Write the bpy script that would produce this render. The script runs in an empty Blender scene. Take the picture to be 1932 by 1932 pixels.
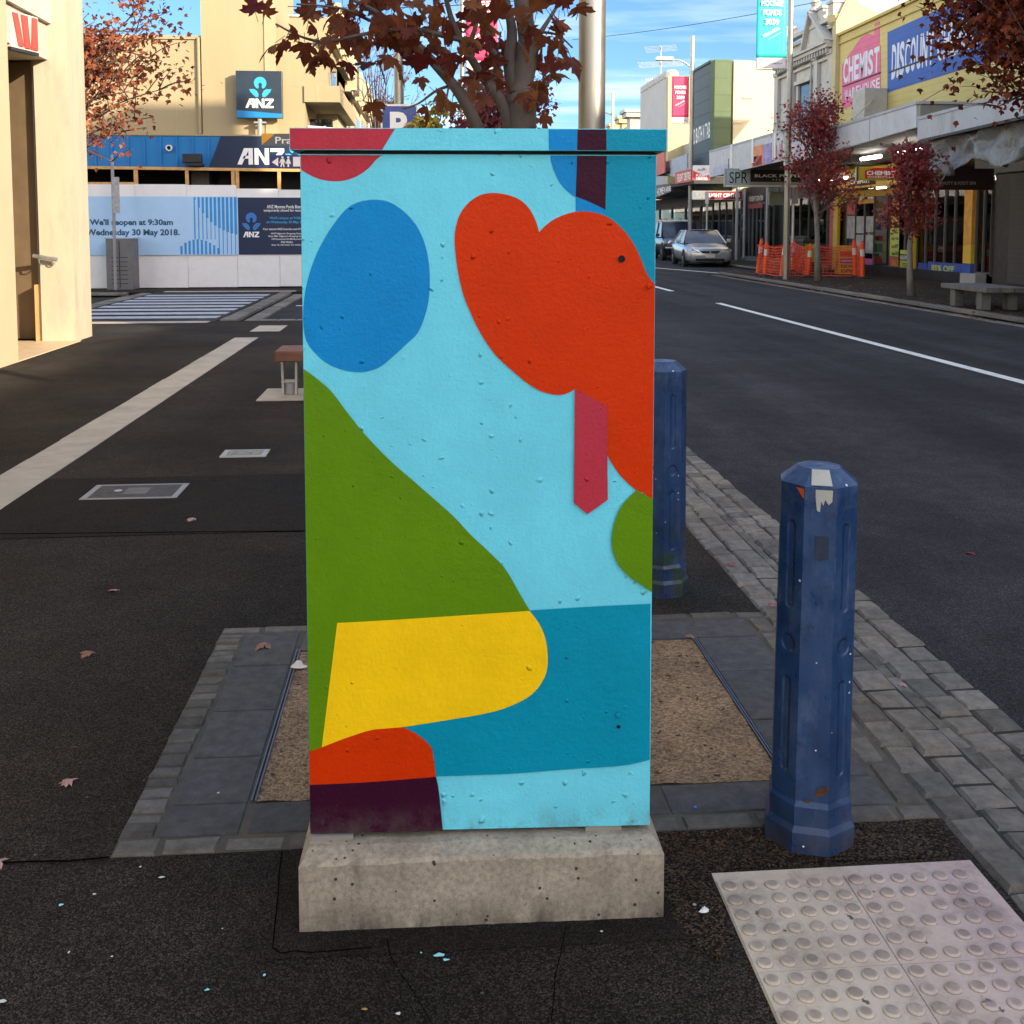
import bpy, math, random
from mathutils import Vector, Matrix
PI = math.pi
S = bpy.context.scene
COL = S.collection
R = math.radians
# ------------------------------------------------------------------ camera
F, PPX, PPY, PITCH, YAW, EYE = 2000.0, 966.0, 579.4, R(4.33), R(4.73), 1.5
cam = bpy.data.objects.new('camera', bpy.data.cameras.new('camera'))
COL.objects.link(cam)
cam.location = (0, 0, EYE)
cam.rotation_euler = (PI/2 - PITCH, 0, -YAW)
cam.data.sensor_width = 36
cam.data.lens = 36*F/1932
cam.data.shift_y = (PPY - 966)/1932
cam.data.clip_start = .05
cam.data.clip_end = 2000
S.camera = cam
# ------------------------------------------------------------------ sky and sun
SUN_EL, SUN_AZ = R(18), R(135)          # azimuth clockwise from +Y (down the street)
w = bpy.data.worlds.new('World'); S.world = w; w.use_nodes = True
wt = w.node_tree; wn = wt.nodes; wn.clear()
def wnode(t, **k):
    n = wn.new(t)
    for a, b in k.items(): setattr(n, a, b)
    return n
wout = wnode('ShaderNodeOutputWorld'); bg = wnode('ShaderNodeBackground')
sky = wnode('ShaderNodeTexSky', sky_type='NISHITA', sun_disc=False, sun_elevation=SUN_EL, sun_rotation=SUN_AZ)
sky.air_density = 1.0; sky.dust_density = .4; sky.ozone_density = 2.0
tc = wnode('ShaderNodeTexCoord')
sep = wnode('ShaderNodeSeparateXYZ'); wt.links.new(tc.outputs['Generated'], sep.inputs[0])
zc = wnode('ShaderNodeMath', operation='MAXIMUM'); zc.inputs[1].default_value = .03; wt.links.new(sep.outputs[2], zc.inputs[0])
dx = wnode('ShaderNodeMath', operation='DIVIDE'); wt.links.new(sep.outputs[0], dx.inputs[0]); wt.links.new(zc.outputs[0], dx.inputs[1])
dy = wnode('ShaderNodeMath', operation='DIVIDE'); wt.links.new(sep.outputs[1], dy.inputs[0]); wt.links.new(zc.outputs[0], dy.inputs[1])
cmb = wnode('ShaderNodeCombineXYZ'); wt.links.new(dx.outputs[0], cmb.inputs[0]); wt.links.new(dy.outputs[0], cmb.inputs[1])
mp = wnode('ShaderNodeMapping'); mp.inputs['Rotation'].default_value = (0, 0, .5); mp.inputs['Scale'].default_value = (.42, .75, 1)
mp.inputs['Location'].default_value = (3.1, 1.7, 0)
wt.links.new(cmb.outputs[0], mp.inputs[0])
cn = wnode('ShaderNodeTexNoise'); cn.inputs['Scale'].default_value = .8; cn.inputs['Detail'].default_value = 7; cn.inputs['Roughness'].default_value = .55
wt.links.new(mp.outputs[0], cn.inputs['Vector'])
cr = wnode('ShaderNodeMapRange'); cr.inputs[1].default_value = .5; cr.inputs[2].default_value = .74; cr.inputs[4].default_value = .62
wt.links.new(cn.outputs[0], cr.inputs[0])
mixc = wnode('ShaderNodeMix', data_type='RGBA'); wt.links.new(cr.outputs[0], mixc.inputs[0])
tint = wnode('ShaderNodeMix', data_type='RGBA', blend_type='MULTIPLY'); tint.inputs[0].default_value = 1
# the low sky away from the sun is deeper and bluer than the hazy side round the sun
away = wnode('ShaderNodeMapRange', interpolation_type='SMOOTHSTEP'); away.inputs[1].default_value = .55; away.inputs[2].default_value = .92
wt.links.new(sep.outputs[1], away.inputs[0])
tcol = wnode('ShaderNodeMix', data_type='RGBA'); wt.links.new(away.outputs[0], tcol.inputs[0])
tcol.inputs[6].default_value = (1.38, 1.0, .78, 1); tcol.inputs[7].default_value = (.17, .24, .33, 1)
wt.links.new(tcol.outputs[2], tint.inputs[7])
wt.links.new(sky.outputs[0], tint.inputs[6])
wt.links.new(tint.outputs[2], mixc.inputs[6]); mixc.inputs[7].default_value = (2.3, 2.5, 2.7, 1)
wt.links.new(mixc.outputs[2], bg.inputs[0]); bg.inputs[1].default_value = .15
wt.links.new(bg.outputs[0], wout.inputs[0])
sl = bpy.data.lights.new('sun', 'SUN'); sl.energy = 2.0; sl.angle = R(.5); sl.color = (1, .86, .66)
sun = bpy.data.objects.new('sun', sl); COL.objects.link(sun)
sdir = Vector((math.sin(SUN_AZ)*math.cos(SUN_EL), math.cos(SUN_AZ)*math.cos(SUN_EL), math.sin(SUN_EL)))
sun.rotation_euler = sdir.to_track_quat('Z', 'Y').to_euler(); sun.location = (30, -30, 30)
S.view_settings.view_transform = 'Standard'; S.view_settings.look = 'None'
S.view_settings.gamma = 1; S.view_settings.use_curve_mapping = False
S.view_settings.exposure = 2.25
# ------------------------------------------------------------------ pixel to place (photograph measured on a 1932 px square)
_r = Vector((math.cos(YAW), -math.sin(YAW), 0))
_f = Vector((math.sin(YAW)*math.cos(PITCH), math.cos(YAW)*math.cos(PITCH), -math.sin(PITCH)))
_u = Vector((math.sin(YAW)*math.sin(PITCH), math.cos(YAW)*math.sin(PITCH), math.cos(PITCH)))
def at(px, py, X=None, Y=None, Z=None, plane=None):
    d = _r*((px-PPX)/F) + _u*((PPY-py)/F) + _f
    o = Vector((0, 0, EYE))
    if X is not None: t = X/d.x
    elif Y is not None: t = Y/d.y
    elif plane is not None: t = (plane[0]-o).dot(plane[1])/d.dot(plane[1])
    else: t = ((Z or 0)-EYE)/d.z
    return o + d*t
# ------------------------------------------------------------------ materials
def lin(h):
    c = [int(h[i:i+2], 16)/255 for i in (0, 2, 4)]
    return tuple(x/12.92 if x <= .04045 else ((x+.055)/1.055)**2.4 for x in c)
def base_mat(name):
    m = bpy.data.materials.new(name); m.use_nodes = True
    nt = m.node_tree; return m, nt, nt.nodes['Principled BSDF']
def N(nt, t, **k):
    n = nt.nodes.new(t)
    for a, b in k.items():
        if a[0] == 'i' and a[1:].isdigit(): n.inputs[int(a[1:])].default_value = b
        else: setattr(n, a, b)
    return n
def coord(nt, scale=None, which='Object'):
    t = N(nt, 'ShaderNodeTexCoord')
    if scale is None: return t.outputs[which]
    mpn = N(nt, 'ShaderNodeMapping'); mpn.inputs['Scale'].default_value = scale
    nt.links.new(t.outputs[which], mpn.inputs[0]); return mpn.outputs[0]
def noise(nt, vec, scale, detail=5, rough=.6):
    n = N(nt, 'ShaderNodeTexNoise'); n.inputs['Scale'].default_value = scale
    n.inputs['Detail'].default_value = detail; n.inputs['Roughness'].default_value = rough
    nt.links.new(vec, n.inputs['Vector']); return n.outputs[0]
def rng_(nt, sock, a, b, c=0, d=1):
    n = N(nt, 'ShaderNodeMapRange', i1=a, i2=b, i3=c, i4=d); nt.links.new(sock, n.inputs[0]); return n.outputs[0]
def mth(nt, op, a, b=None, clamp=False):
    n = N(nt, 'ShaderNodeMath', operation=op, use_clamp=clamp)
    for i, v in enumerate((a, b)):
        if v is None: continue
        if isinstance(v, (int, float)): n.inputs[i].default_value = v
        else: nt.links.new(v, n.inputs[i])
    return n.outputs[0]
def mixrgb(nt, fac, a, b, bt='MIX'):
    n = N(nt, 'ShaderNodeMix', data_type='RGBA', blend_type=bt)
    for i, v in ((0, fac), (6, a), (7, b)):
        if isinstance(v, (int, float)): n.inputs[i].default_value = v
        elif isinstance(v, tuple): n.inputs[i].default_value = v if len(v) == 4 else (*v, 1)
        else: nt.links.new(v, n.inputs[i])
    return n.outputs[2]
def bump(nt, bs, h, strength=.3, dist=.01):
    n = N(nt, 'ShaderNodeBump'); n.inputs['Strength'].default_value = strength; n.inputs['Distance'].default_value = dist
    nt.links.new(h, n.inputs['Height']); nt.links.new(n.outputs[0], bs.inputs['Normal'])
_mc = {}
def shop_glass(name):
    """clear pane: sees through, mirrors the street more at a slant"""
    m = bpy.data.materials.new(name); m.use_nodes = True; nt = m.node_tree; nt.nodes.clear()
    o = N(nt, 'ShaderNodeOutputMaterial'); tr = N(nt, 'ShaderNodeBsdfTransparent'); tr.inputs[0].default_value = (.72, .76, .76, 1)
    gl = N(nt, 'ShaderNodeBsdfGlossy'); gl.inputs['Roughness'].default_value = .02; fr = N(nt, 'ShaderNodeFresnel'); fr.inputs[0].default_value = 1.6
    bn = N(nt, 'ShaderNodeBump'); bn.inputs['Strength'].default_value = .05; bn.inputs['Distance'].default_value = .05
    nt.links.new(noise(nt, coord(nt), .9, 2), bn.inputs['Height']); nt.links.new(bn.outputs[0], gl.inputs['Normal'])
    mx = N(nt, 'ShaderNodeMixShader'); nt.links.new(fr.outputs[0], mx.inputs[0]); nt.links.new(tr.outputs[0], mx.inputs[1]); nt.links.new(gl.outputs[0], mx.inputs[2]); nt.links.new(mx.outputs[0], o.inputs[0])
    return m
def mat(name, hx, rough=.6, metal=0., var=.12, vs=3., bmp=0., bs=60., spec=.5, dirt=0., dcol=(.05, .045, .04), emit=None, streak=None):
    """painted or plain surface: colour with uneven wear, optional dirt blotches and grain"""
    if name in _mc: return _mc[name]
    m, nt, b = base_mat(name)
    c = lin(hx) if isinstance(hx, str) else hx
    v = coord(nt); vv = v if streak is None else coord(nt, streak)
    k = rng_(nt, noise(nt, vv, vs), .3, .7, 1-var, 1+var)
    col = mixrgb(nt, 1., c, k, 'MULTIPLY')
    if dirt:
        d = rng_(nt, noise(nt, vv, vs*1.7+.3, 8, .7), .5, .72, 0, dirt)
        col = mixrgb(nt, d, col, dcol)
    nt.links.new(col, b.inputs['Base Color'])
    b.inputs['Metallic'].default_value = metal
    b.inputs['Specular IOR Level'].default_value = spec
    rr = rng_(nt, noise(nt, v, vs*2.3), .3, .7, max(.03, rough-.08), min(1, rough+.08)); nt.links.new(rr, b.inputs['Roughness'])
    if bmp: bump(nt, b, noise(nt, v, bs, 6), bmp, .004)
    if emit:
        b.inputs['Emission Color'].default_value = (*lin(hx), 1); b.inputs['Emission Strength'].default_value = emit
    _mc[name] = m
    return m
def asphalt(name, c, patch=.35, stone=.9, scale=300., seed=0., warm=(1.18, 1., .82), spots=.22, lane=0.):
    m, nt, b = base_mat(name)
    v = coord(nt)
    mpn = N(nt, 'ShaderNodeMapping'); mpn.inputs['Location'].default_value = (seed, seed*1.7, 0); nt.links.new(v, mpn.inputs[0]); v = mpn.outputs[0]
    big = rng_(nt, noise(nt, v, .55, 6), .3, .7, 1-patch, 1+patch)
    mid = rng_(nt, noise(nt, v, 5., 8, .7), .3, .7, .75, 1.25)
    vo = N(nt, 'ShaderNodeTexVoronoi'); vo.inputs['Scale'].default_value = scale; nt.links.new(v, vo.inputs['Vector'])
    sc = N(nt, 'ShaderNodeSeparateColor'); nt.links.new(vo.outputs['Color'], sc.inputs[0])
    st = rng_(nt, mth(nt, 'POWER', sc.outputs[0], 2.4), 0, 1, 1-stone*.8, 1+stone*2.2)
    k = mth(nt, 'MULTIPLY', mth(nt, 'MULTIPLY', big, mid), st)
    if lane: k = mth(nt, 'MULTIPLY', k, rng_(nt, noise(nt, coord(nt, (1.1, .035, 1)), 1.3, 4), .35, .65, 1-lane, 1+lane))
    wm = mixrgb(nt, rng_(nt, noise(nt, v, .9, 4), .35, .65), tuple(c), tuple(a*q for a, q in zip(c, warm)))
    col = mixrgb(nt, 1., wm, k, 'MULTIPLY')
    # sparse pale chips and specks of grit
    v2 = N(nt, 'ShaderNodeTexVoronoi'); v2.inputs['Scale'].default_value = 24; nt.links.new(v, v2.inputs['Vector'])
    s2 = N(nt, 'ShaderNodeSeparateColor'); nt.links.new(v2.outputs['Color'], s2.inputs[0])
    chip = mth(nt, 'MULTIPLY', mth(nt, 'LESS_THAN', v2.outputs['Distance'], mth(nt, 'MULTIPLY', s2.outputs[1], .11)), mth(nt, 'GREATER_THAN', s2.outputs[0], .86))
    col = mixrgb(nt, mth(nt, 'MULTIPLY', chip, spots), col, (.42, .40, .36))
    # darker gum and oil spots
    v3 = N(nt, 'ShaderNodeTexVoronoi'); v3.inputs['Scale'].default_value = 3.1; nt.links.new(v, v3.inputs['Vector'])
    s3 = N(nt, 'ShaderNodeSeparateColor'); nt.links.new(v3.outputs['Color'], s3.inputs[0])
    gum = mth(nt, 'MULTIPLY', mth(nt, 'LESS_THAN', v3.outputs['Distance'], .055), mth(nt, 'GREATER_THAN', s3.outputs[2], .5))
    col = mixrgb(nt, mth(nt, 'MULTIPLY', gum, .45), col, tuple(x*.35 for x in c))
    nt.links.new(col, b.inputs['Base Color'])
    b.inputs['Roughness'].default_value = .88; b.inputs['Specular IOR Level'].default_value = .16
    h = mth(nt, 'ADD', mth(nt, 'MULTIPLY', vo.outputs['Distance'], -1.), mth(nt, 'MULTIPLY', noise(nt, v, 40, 6), 1.2))
    bump(nt, b, h, .8, .005)
    return m
def glass_mat(name, c=(.012, .016, .02), rough=.03):
    if name in _mc: return _mc[name]
    m, nt, b = base_mat(name)
    v = coord(nt)
    col = mixrgb(nt, rng_(nt, noise(nt, v, 1.3, 4), .35, .7), tuple(c), tuple(x*3+.012 for x in c))
    nt.links.new(col, b.inputs['Base Color'])
    b.inputs['Roughness'].default_value = rough; b.inputs['Specular IOR Level'].default_value = .8
    bump(nt, b, noise(nt, v, .9, 2), .04, .05)
    _mc[name] = m
    return m
# ------------------------------------------------------------------ mesh helpers
WM = {}
def catmull(p, n=6, closed=False):
    p = [Vector(q) for q in p]; out = []; L = len(p)
    for i in range(L if closed else L-1):
        a, b_, c, d = (p[(i-1) % L] if closed or i else p[0], p[i], p[(i+1) % L], p[(i+2) % L] if closed or i+2 < L else p[-1])
        for k in range(n):
            t = k/n
            out.append(.5*((2*b_) + (c-a)*t + (2*a-5*b_+4*c-d)*t*t + (3*b_-a-3*c+d)*t**3))
    if not closed: out.append(p[-1])
    return out
class MB:
    def __init__(s): s.v = []; s.f = []; s.m = []; s.uv = None
    def face(s, pts, m=0):
        i = len(s.v); s.v += [tuple(p) for p in pts]; s.f.append(tuple(range(i, i+len(pts)))); s.m.append(m)
    def box(s, x0, x1, y0, y1, z0, z1, m=0):
        s.obox(Vector(((x0+x1)/2, (y0+y1)/2, (z0+z1)/2)), (abs(x1-x0), abs(y1-y0), abs(z1-z0)), None, m); return s
    def obox(s, c, size, mx=None, m=0):
        i = len(s.v); a, b_, d = size[0]/2, size[1]/2, size[2]/2
        for q in ((-a, -b_, -d), (a, -b_, -d), (a, b_, -d), (-a, b_, -d), (-a, -b_, d), (a, -b_, d), (a, b_, d), (-a, b_, d)):
            p = Vector(q)
            if mx is not None: p = mx @ p
            s.v.append(tuple(Vector(c)+p))
        for q in ((0, 3, 2, 1), (4, 5, 6, 7), (0, 1, 5, 4), (1, 2, 6, 5), (2, 3, 7, 6), (3, 0, 4, 7)):
            s.f.append(tuple(i+j for j in q)); s.m.append(m)
        return s
    def bar(s, p, q, w_, h, m=0, up=(0, 0, 1)):
        p = Vector(p); q = Vector(q); d = q-p; L = d.length; d.normalize(); u_ = Vector(up)
        x = d.cross(u_)
        if x.length < 1e-5: x = d.cross(Vector((1, 0, 0)))
        x.normalize(); z = x.cross(d)
        mx = Matrix((x, d, z)).transposed()
        return s.obox((p+q)/2, (w_, L, h), mx, m)
    def tube(s, pts, rads, n=8, m=0, cap=True):
        pts = [Vector(p) for p in pts]
        if not isinstance(rads, (list, tuple)): rads = [rads]*len(pts)
        i0 = len(s.v); ref = None
        for k, p in enumerate(pts):
            d = (pts[min(k+1, len(pts)-1)]-pts[max(k-1, 0)]).normalized()
            if ref is None: ref = d.orthogonal().normalized()
            ref = (ref - d*ref.dot(d)).normalized(); o = d.cross(ref)
            for j in range(n):
                a = 2*PI*j/n; s.v.append(tuple(p+(ref*math.cos(a)+o*math.sin(a))*rads[k]))
        for k in range(len(pts)-1):
            for j in range(n):
                a = i0+k*n+j; b_ = i0+k*n+(j+1) % n
                s.f.append((a, b_, b_+n, a+n)); s.m.append(m)
        if cap:
            s.f.append(tuple(i0+j for j in range(n-1, -1, -1))); s.m.append(m)
            e = i0+(len(pts)-1)*n; s.f.append(tuple(e+j for j in range(n))); s.m.append(m)
        return s
    def lathe(s, prof, c=(0, 0, 0), n=16, rot=0., m=0, mx=None):
        i0 = len(s.v); c = Vector(c)
        for r_, z in prof:
            for j in range(n):
                a = 2*PI*j/n+rot; p = Vector((r_*math.cos(a), r_*math.sin(a), z))
                if mx is not None: p = mx @ p
                s.v.append(tuple(c+p))
        for k in range(len(prof)-1):
            for j in range(n):
                a = i0+k*n+j; b_ = i0+k*n+(j+1) % n
                s.f.append((a, b_, b_+n, a+n)); s.m.append(m)
        s.f.append(tuple(i0+j for j in range(n-1, -1, -1))); s.m.append(m)
        e = i0+(len(prof)-1)*n; s.f.append(tuple(e+j for j in range(n))); s.m.append(m)
        return s
    def prism(s, pts, d, m=0):
        """closed outline (3D points, one plane) pushed along vector d"""
        d = Vector(d); pts = [Vector(p) for p in pts]; n = len(pts); i = len(s.v)
        s.v += [tuple(p) for p in pts] + [tuple(p+d) for p in pts]
        nr = Vector((0, 0, 0))
        for k in range(n): nr += pts[k].cross(pts[(k+1) % n])
        fl = nr.dot(d) > 0
        a = tuple(range(i, i+n)); b_ = tuple(range(i+n, i+2*n))
        s.f.append(a[::-1] if fl else a); s.m.append(m); s.f.append(b_ if fl else b_[::-1]); s.m.append(m)
        for k in range(n):
            q = (i+k, i+(k+1) % n, i+n+(k+1) % n, i+n+k)
            s.f.append(q if fl else q[::-1]); s.m.append(m)
        return s
    def grid(s, fn, nu, nv, m=0):
        i0 = len(s.v)
        for j in range(nv+1):
            for i in range(nu+1): s.v.append(tuple(fn(i/nu, j/nv)))
        for j in range(nv):
            for i in range(nu): q = i0+j*(nu+1)+i; s.f.append((q, q+1, q+nu+2, q+nu+1)); s.m.append(m)
        return s
    def build(s, name, mats, parent=None, smooth=False, bevel=0., seg=2, origin=None, local=False):
        if not isinstance(mats, (list, tuple)): mats = [mats]
        me = bpy.data.meshes.new(name)
        if parent is not None:
            M = WM[parent]; inv = M.inverted()
            vs = s.v if local else [tuple(inv @ Vector(p)) for p in s.v]
        else:
            if origin is None:
                xs, ys, zs = zip(*s.v); origin = ((min(xs)+max(xs))/2, (min(ys)+max(ys))/2, min(zs))
            M = Matrix.Translation(origin); o_ = Vector(origin)
            vs = [tuple(Vector(p)-o_) for p in s.v]
        me.from_pydata(vs, [], s.f); me.polygons.foreach_set('material_index', s.m)
        for q in mats: me.materials.append(q)
        if smooth: me.polygons.foreach_set('use_smooth', [True]*len(me.polygons))
        if s.uv:
            ul = me.uv_layers.new(name='UVMap')
            for pi, p in enumerate(me.polygons):
                for li, uvv in zip(p.loop_indices, s.uv[pi]): ul.data[li].uv = uvv
        me.update()
        ob = bpy.data.objects.new(name, me); COL.objects.link(ob)
        if parent is not None: ob.parent = parent; WM[ob] = M
        else: ob.location = origin; WM[ob] = M
        if smooth == 'auto':
            try: me.set_sharp_from_angle(angle=R(40))
            except Exception: pass
        if bevel:
            bm_ = ob.modifiers.new('bevel', 'BEVEL'); bm_.width = bevel; bm_.segments = seg; bm_.limit_method = 'ANGLE'; bm_.angle_limit = R(40)
        return ob
def tag(o, label, cat, group=None):
    o['label'] = label; o['category'] = cat
    if group: o['group'] = group
    return o
def thing(name, label, cat, loc, rotz=0., group=None):
    o = bpy.data.objects.new(name, None); COL.objects.link(o); o.empty_display_size = .1
    o.location = loc; o.rotation_euler = (0, 0, rotz)
    WM[o] = Matrix.Translation(loc) @ Matrix.Rotation(rotz, 4, 'Z')
    return tag(o, label, cat, group)
def struct(o, kind='structure'): o['kind'] = kind; return o
def copy_tree(o, parent=None):
    c = o.copy(); COL.objects.link(c); c.parent = parent; WM[c] = WM[o]
    for ch in o.children: copy_tree(ch, c)
    return c
def text(s, o, ux, uy, width, height, m, parent, name='lettering', bold=.0, shear=0., align=0.):
    """words laid on a plane: o = lower left corner, ux / uy = directions, fitted to width x height"""
    cu = bpy.data.curves.new('t', 'FONT'); cu.body = s; cu.size = 1; cu.offset = bold; cu.shear = shear; cu.resolution_u = 3
    ob = bpy.data.objects.new('t', cu); COL.objects.link(ob)
    me = bpy.data.meshes.new_from_object(ob); bpy.data.objects.remove(ob); bpy.data.curves.remove(cu)
    xs = [v.co.x for v in me.vertices]; ys = [v.co.y for v in me.vertices]
    x0, x1, y0, y1 = min(xs), max(xs), min(ys), max(ys)
    ux = Vector(ux).normalized(); uy = Vector(uy).normalized(); o = Vector(o)
    sy = height/(y1-y0); sx = width/(x1-x0) if width else sy
    o = o - ux*align*sx*(x1-x0)
    b_ = MB()
    b_.v = [tuple(o+ux*((v.co.x-x0)*sx)+uy*((v.co.y-y0)*sy)) for v in me.vertices]
    nrm = ux.cross(uy)
    for p in me.polygons:
        b_.f.append(tuple(p.vertices)); b_.m.append(0)
    bpy.data.meshes.remove(me)
    return b_.build(name, m, parent)
rnd = random.Random(7)
# common finishes
M_white = mat('white_paint', 'e4e2dc', .5, var=.05, dirt=.15, vs=1.5)
M_steel = mat('galvanised_steel', (.42, .42, .40), .42, .8, var=.12, vs=6)
M_dark = mat('dark_metal', (.03, .03, .032), .5, .3, var=.2, vs=4)
M_black = mat('matt_black', (.012, .012, .013), .8, var=.2)  # plain black for parts, and for gaps and interiors dark with shade
M_glass = glass_mat('window_glass')
M_grey = mat('grey_paint', (.28, .28, .28), .55, var=.1, vs=2, dirt=.2)
M_word = mat('white_lettering', 'ecebe6', .5, var=.04)
M_navy = mat('navy_panel', '0a1f45', .4, var=.08, vs=2)
M_skyblue = mat('sky_blue_print', '35a3dc', .45, var=.05)
M_timber = mat('pine_timber', 'c99a5c', .6, var=.2, vs=9, streak=(1, 8, 1))
# ================================================================== THE SETTING
ZR = -.1                                              # road level below the footpath
A_path = asphalt('footpath_asphalt', (.0265, .0228, .0190), seed=1., patch=.6)
A_new = asphalt('fresh_asphalt', (.014, .0125, .011), seed=5., patch=.25, stone=.7)
A_road = asphalt('road_asphalt', (.036, .0345, .036), seed=9., patch=.25, stone=.55, scale=240, warm=(1.04, 1, 1.0), spots=.3, lane=.28)
def slab(name, x0, x1, y0, y1, z0, z1, m):
    return struct(MB().box(x0, x1, y0, y1, z0, z1).build(name, m, origin=((x0+x1)/2, (y0+y1)/2, 0)))
slab('ground', -400, 400, -400, 700, -1.2, -.16, mat('bare_ground', (.07, .066, .06), .9, var=.3, vs=.1))
slab('road', 1.9, 13.2, -60, 260, -.15, ZR, A_road)
slab('side_road', -70, 1.9, 17.3, 24.9, -.15, ZR+.001, A_road)
slab('footpath', -12, 1.3, -60, 17.2, -.15, 0, A_path)
slab('far_footpath', -70, 1.3, 24.9, 260, -.15, 0, A_path)
A_rp = asphalt('opposite_footpath_asphalt', (.030, .027, .024), seed=14., patch=.3)  # separate asphalt tone for the footpaths across the road
slab('opposite_footpath', 9.95, 16.2, -60, 34.6, -.15, .0, A_rp)
slab('bay_footpath', 12.45, 16.2, 34.6, 260, -.15, .0, A_rp)
# bluestone kerb: five courses of pitchers, two level with the path, three a step down beside the road
def stone_mat(name, c, var=.35):
    m, nt, b = base_mat(name); v = coord(nt)
    g = N(nt, 'ShaderNodeNewGeometry')
    k = mth(nt, 'MULTIPLY', rng_(nt, g.outputs['Random Per Island'], 0, 1, 1-var, 1+var), rng_(nt, noise(nt, v, 22, 8, .7), .3, .7, .6, 1.4))
    col = mixrgb(nt, 1., mixrgb(nt, rng_(nt, noise(nt, v, 1.2), .4, .7), tuple(c), (c[0]*1.35, c[1]*1.25, c[2]*1.05)), k, 'MULTIPLY')
    nt.links.new(col, b.inputs['Base Color']); b.inputs['Roughness'].default_value = .8; b.inputs['Specular IOR Level'].default_value = .35
    bump(nt, b, mth(nt, 'ADD', noise(nt, v, 45, 8, .7), noise(nt, v, 160, 4)), .6, .006)
    return m
M_blue = stone_mat('bluestone', (.140, .128, .112))
M_pave = stone_mat('sawn_bluestone', (.062, .062, .066), .15)
M_joint = mat('joint_grit', (.022, .020, .018), .95, var=.3, vs=8, bmp=.5)
def sett(b, x0, x1, y0, y1, z, g=.005, j=.004, rg=rnd, tj=.003):
    """one hand-cut stone: rounded top, uneven corners"""
    e = min(x1-x0, y1-y0)*.09
    c = [(x0+g, y0+g), (x1-g, y0+g), (x1-g, y1-g), (x0+g, y1-g)]
    c = [(x+rg.uniform(-j, j), y+rg.uniform(-j, j)) for x, y in c]
    mx = (sum(p[0] for p in c)/4, sum(p[1] for p in c)/4)
    dz = rg.uniform(-.004, .004)
    i = len(b.v)
    for x, y in c: b.v.append((x, y, z-.06))
    for x, y in c: b.v.append((x, y, z-.012+dz))
    for x, y in c:
        b.v.append((x+(e if x < mx[0] else -e), y+(e if y < mx[1] else -e), z+dz+rg.uniform(-tj, tj)))
    for q in range(4):
        n_ = (q+1) % 4
        b.f += [(i+q, i+n_, i+4+n_, i+4+q), (i+4+q, i+4+n_, i+8+n_, i+8+q)]; b.m += [0, 0]
    b.f.append((i+8, i+9, i+10, i+11)); b.m.append(0)
kb = MB()
rk = random.Random(3)
wds = [.115, .125, .12, .125, .125]
for yb, ye, Lm in ((-1.5, 17.2, .125), (24.9, 60, .4)):
    x = 1.3
    for k, wd in enumerate(wds):
        y = yb + rk.uniform(-.1, 0)
        while y < ye:
            L = Lm*rk.uniform(.75, 1.3)
            zt = (0, -.008, -.082, -.09, -.098)[k]
            sett(kb, x, x+wd, y, min(y+L, ye), zt+.004, j=.006, rg=rk); y += L
        x += wd
struct(kb.build('kerb', M_blue, origin=(1.6, 0, 0)))
slab('kerb_bed', 1.3, 1.54, -60, 17.2, -.15, -.012, M_joint)
slab('gutter_bed', 1.54, 1.9, -60, 17.2, -.15, -.102, M_joint)
slab('far_kerb_bed', 1.3, 1.9, 24.9, 200, -.15, -.102, M_joint)
# opposite kerb and gutter
M_kc = stone_mat('worn_kerb_stone', (.13, .12, .108), .25)
ok = MB(); y = -10.
while y < 34.6:
    L = rk.uniform(.5, .9); sett(ok, 9.72, 9.95, y, min(34.6, y+L), .0, g=.004, rg=rk); y += L
y = -10.
while y < 34.6:
    L = rk.uniform(.3, .5); sett(ok, 9.5, 9.72, y, min(34.6, y+L), -.088, g=.004, rg=rk); y += L
y = 34.6
while y < 80:
    L = rk.uniform(.5, .9); sett(ok, 12.2, 12.45, y, y+L, .0, g=.004, rg=rk); y += L
x = 9.95
while x < 12.2:
    L = rk.uniform(.4, .7); sett(ok, x, min(x+L, 12.2), 34.6, 34.83, -.01, g=.004, rg=rk); x += L
struct(ok.build('opposite_kerb', M_kc, origin=(9.8, 0, 0)))
# kerbs of the side street and its raised crossing
sk = MB()
def run(x0, x1, y0, y1, z, L, along='x'):
    a = x0 if along == 'x' else y0; e = x1 if along == 'x' else y1
    while a < e-.02:
        l = L*rk.uniform(.8, 1.25); q = min(a+l, e)
        if e-q < .08: q = e
        if along == 'x': sett(sk, a, q, y0, y1, z, rg=rk)
        else: sett(sk, x0, x1, a, q, z, rg=rk)
        a = q
run(-2.75, 1.3, 17.2, 17.45, .004, .35)
run(-20, -6.75, 17.2, 17.45, .004, .4)
run(-20, -6.75, 24.7, 24.9, .004, .4); run(-2.75, 1.3, 24.7, 24.9, .004, .4)
for xa in (-3.32, -3.02): run(xa, xa+.28, 17.46, 24.68, .004 if xa < -3.2 else -.05, .4, 'y')
for xa in (-6.44, -6.74): run(xa, xa+.28, 17.46, 24.68, .004 if xa > -6.5 else -.05, .4, 'y')
struct(sk.build('side_kerb', M_blue, origin=(-3, 17.3, 0)))
slab('raised_crossing', -6.15, -3.33, 17.2, 24.9, -.15, .0, A_road)
M_mark = mat('worn_road_paint', 'a9adb6', .6, var=.18, vs=5, dirt=.55, dcol=(.12, .12, .12))
M_tact = mat('warm_paver', 'b0a294', .8, var=.15, vs=4, dirt=.3, bmp=.3)
zb = MB()
for k in range(8):
    y0 = 17.75 + k*.82
    zb.box(-6.05, -3.42, y0, y0+.42, -.01, .004)
struct(zb.build('crossing_stripe', M_mark, origin=(-4.8, 21, 0)))
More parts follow.
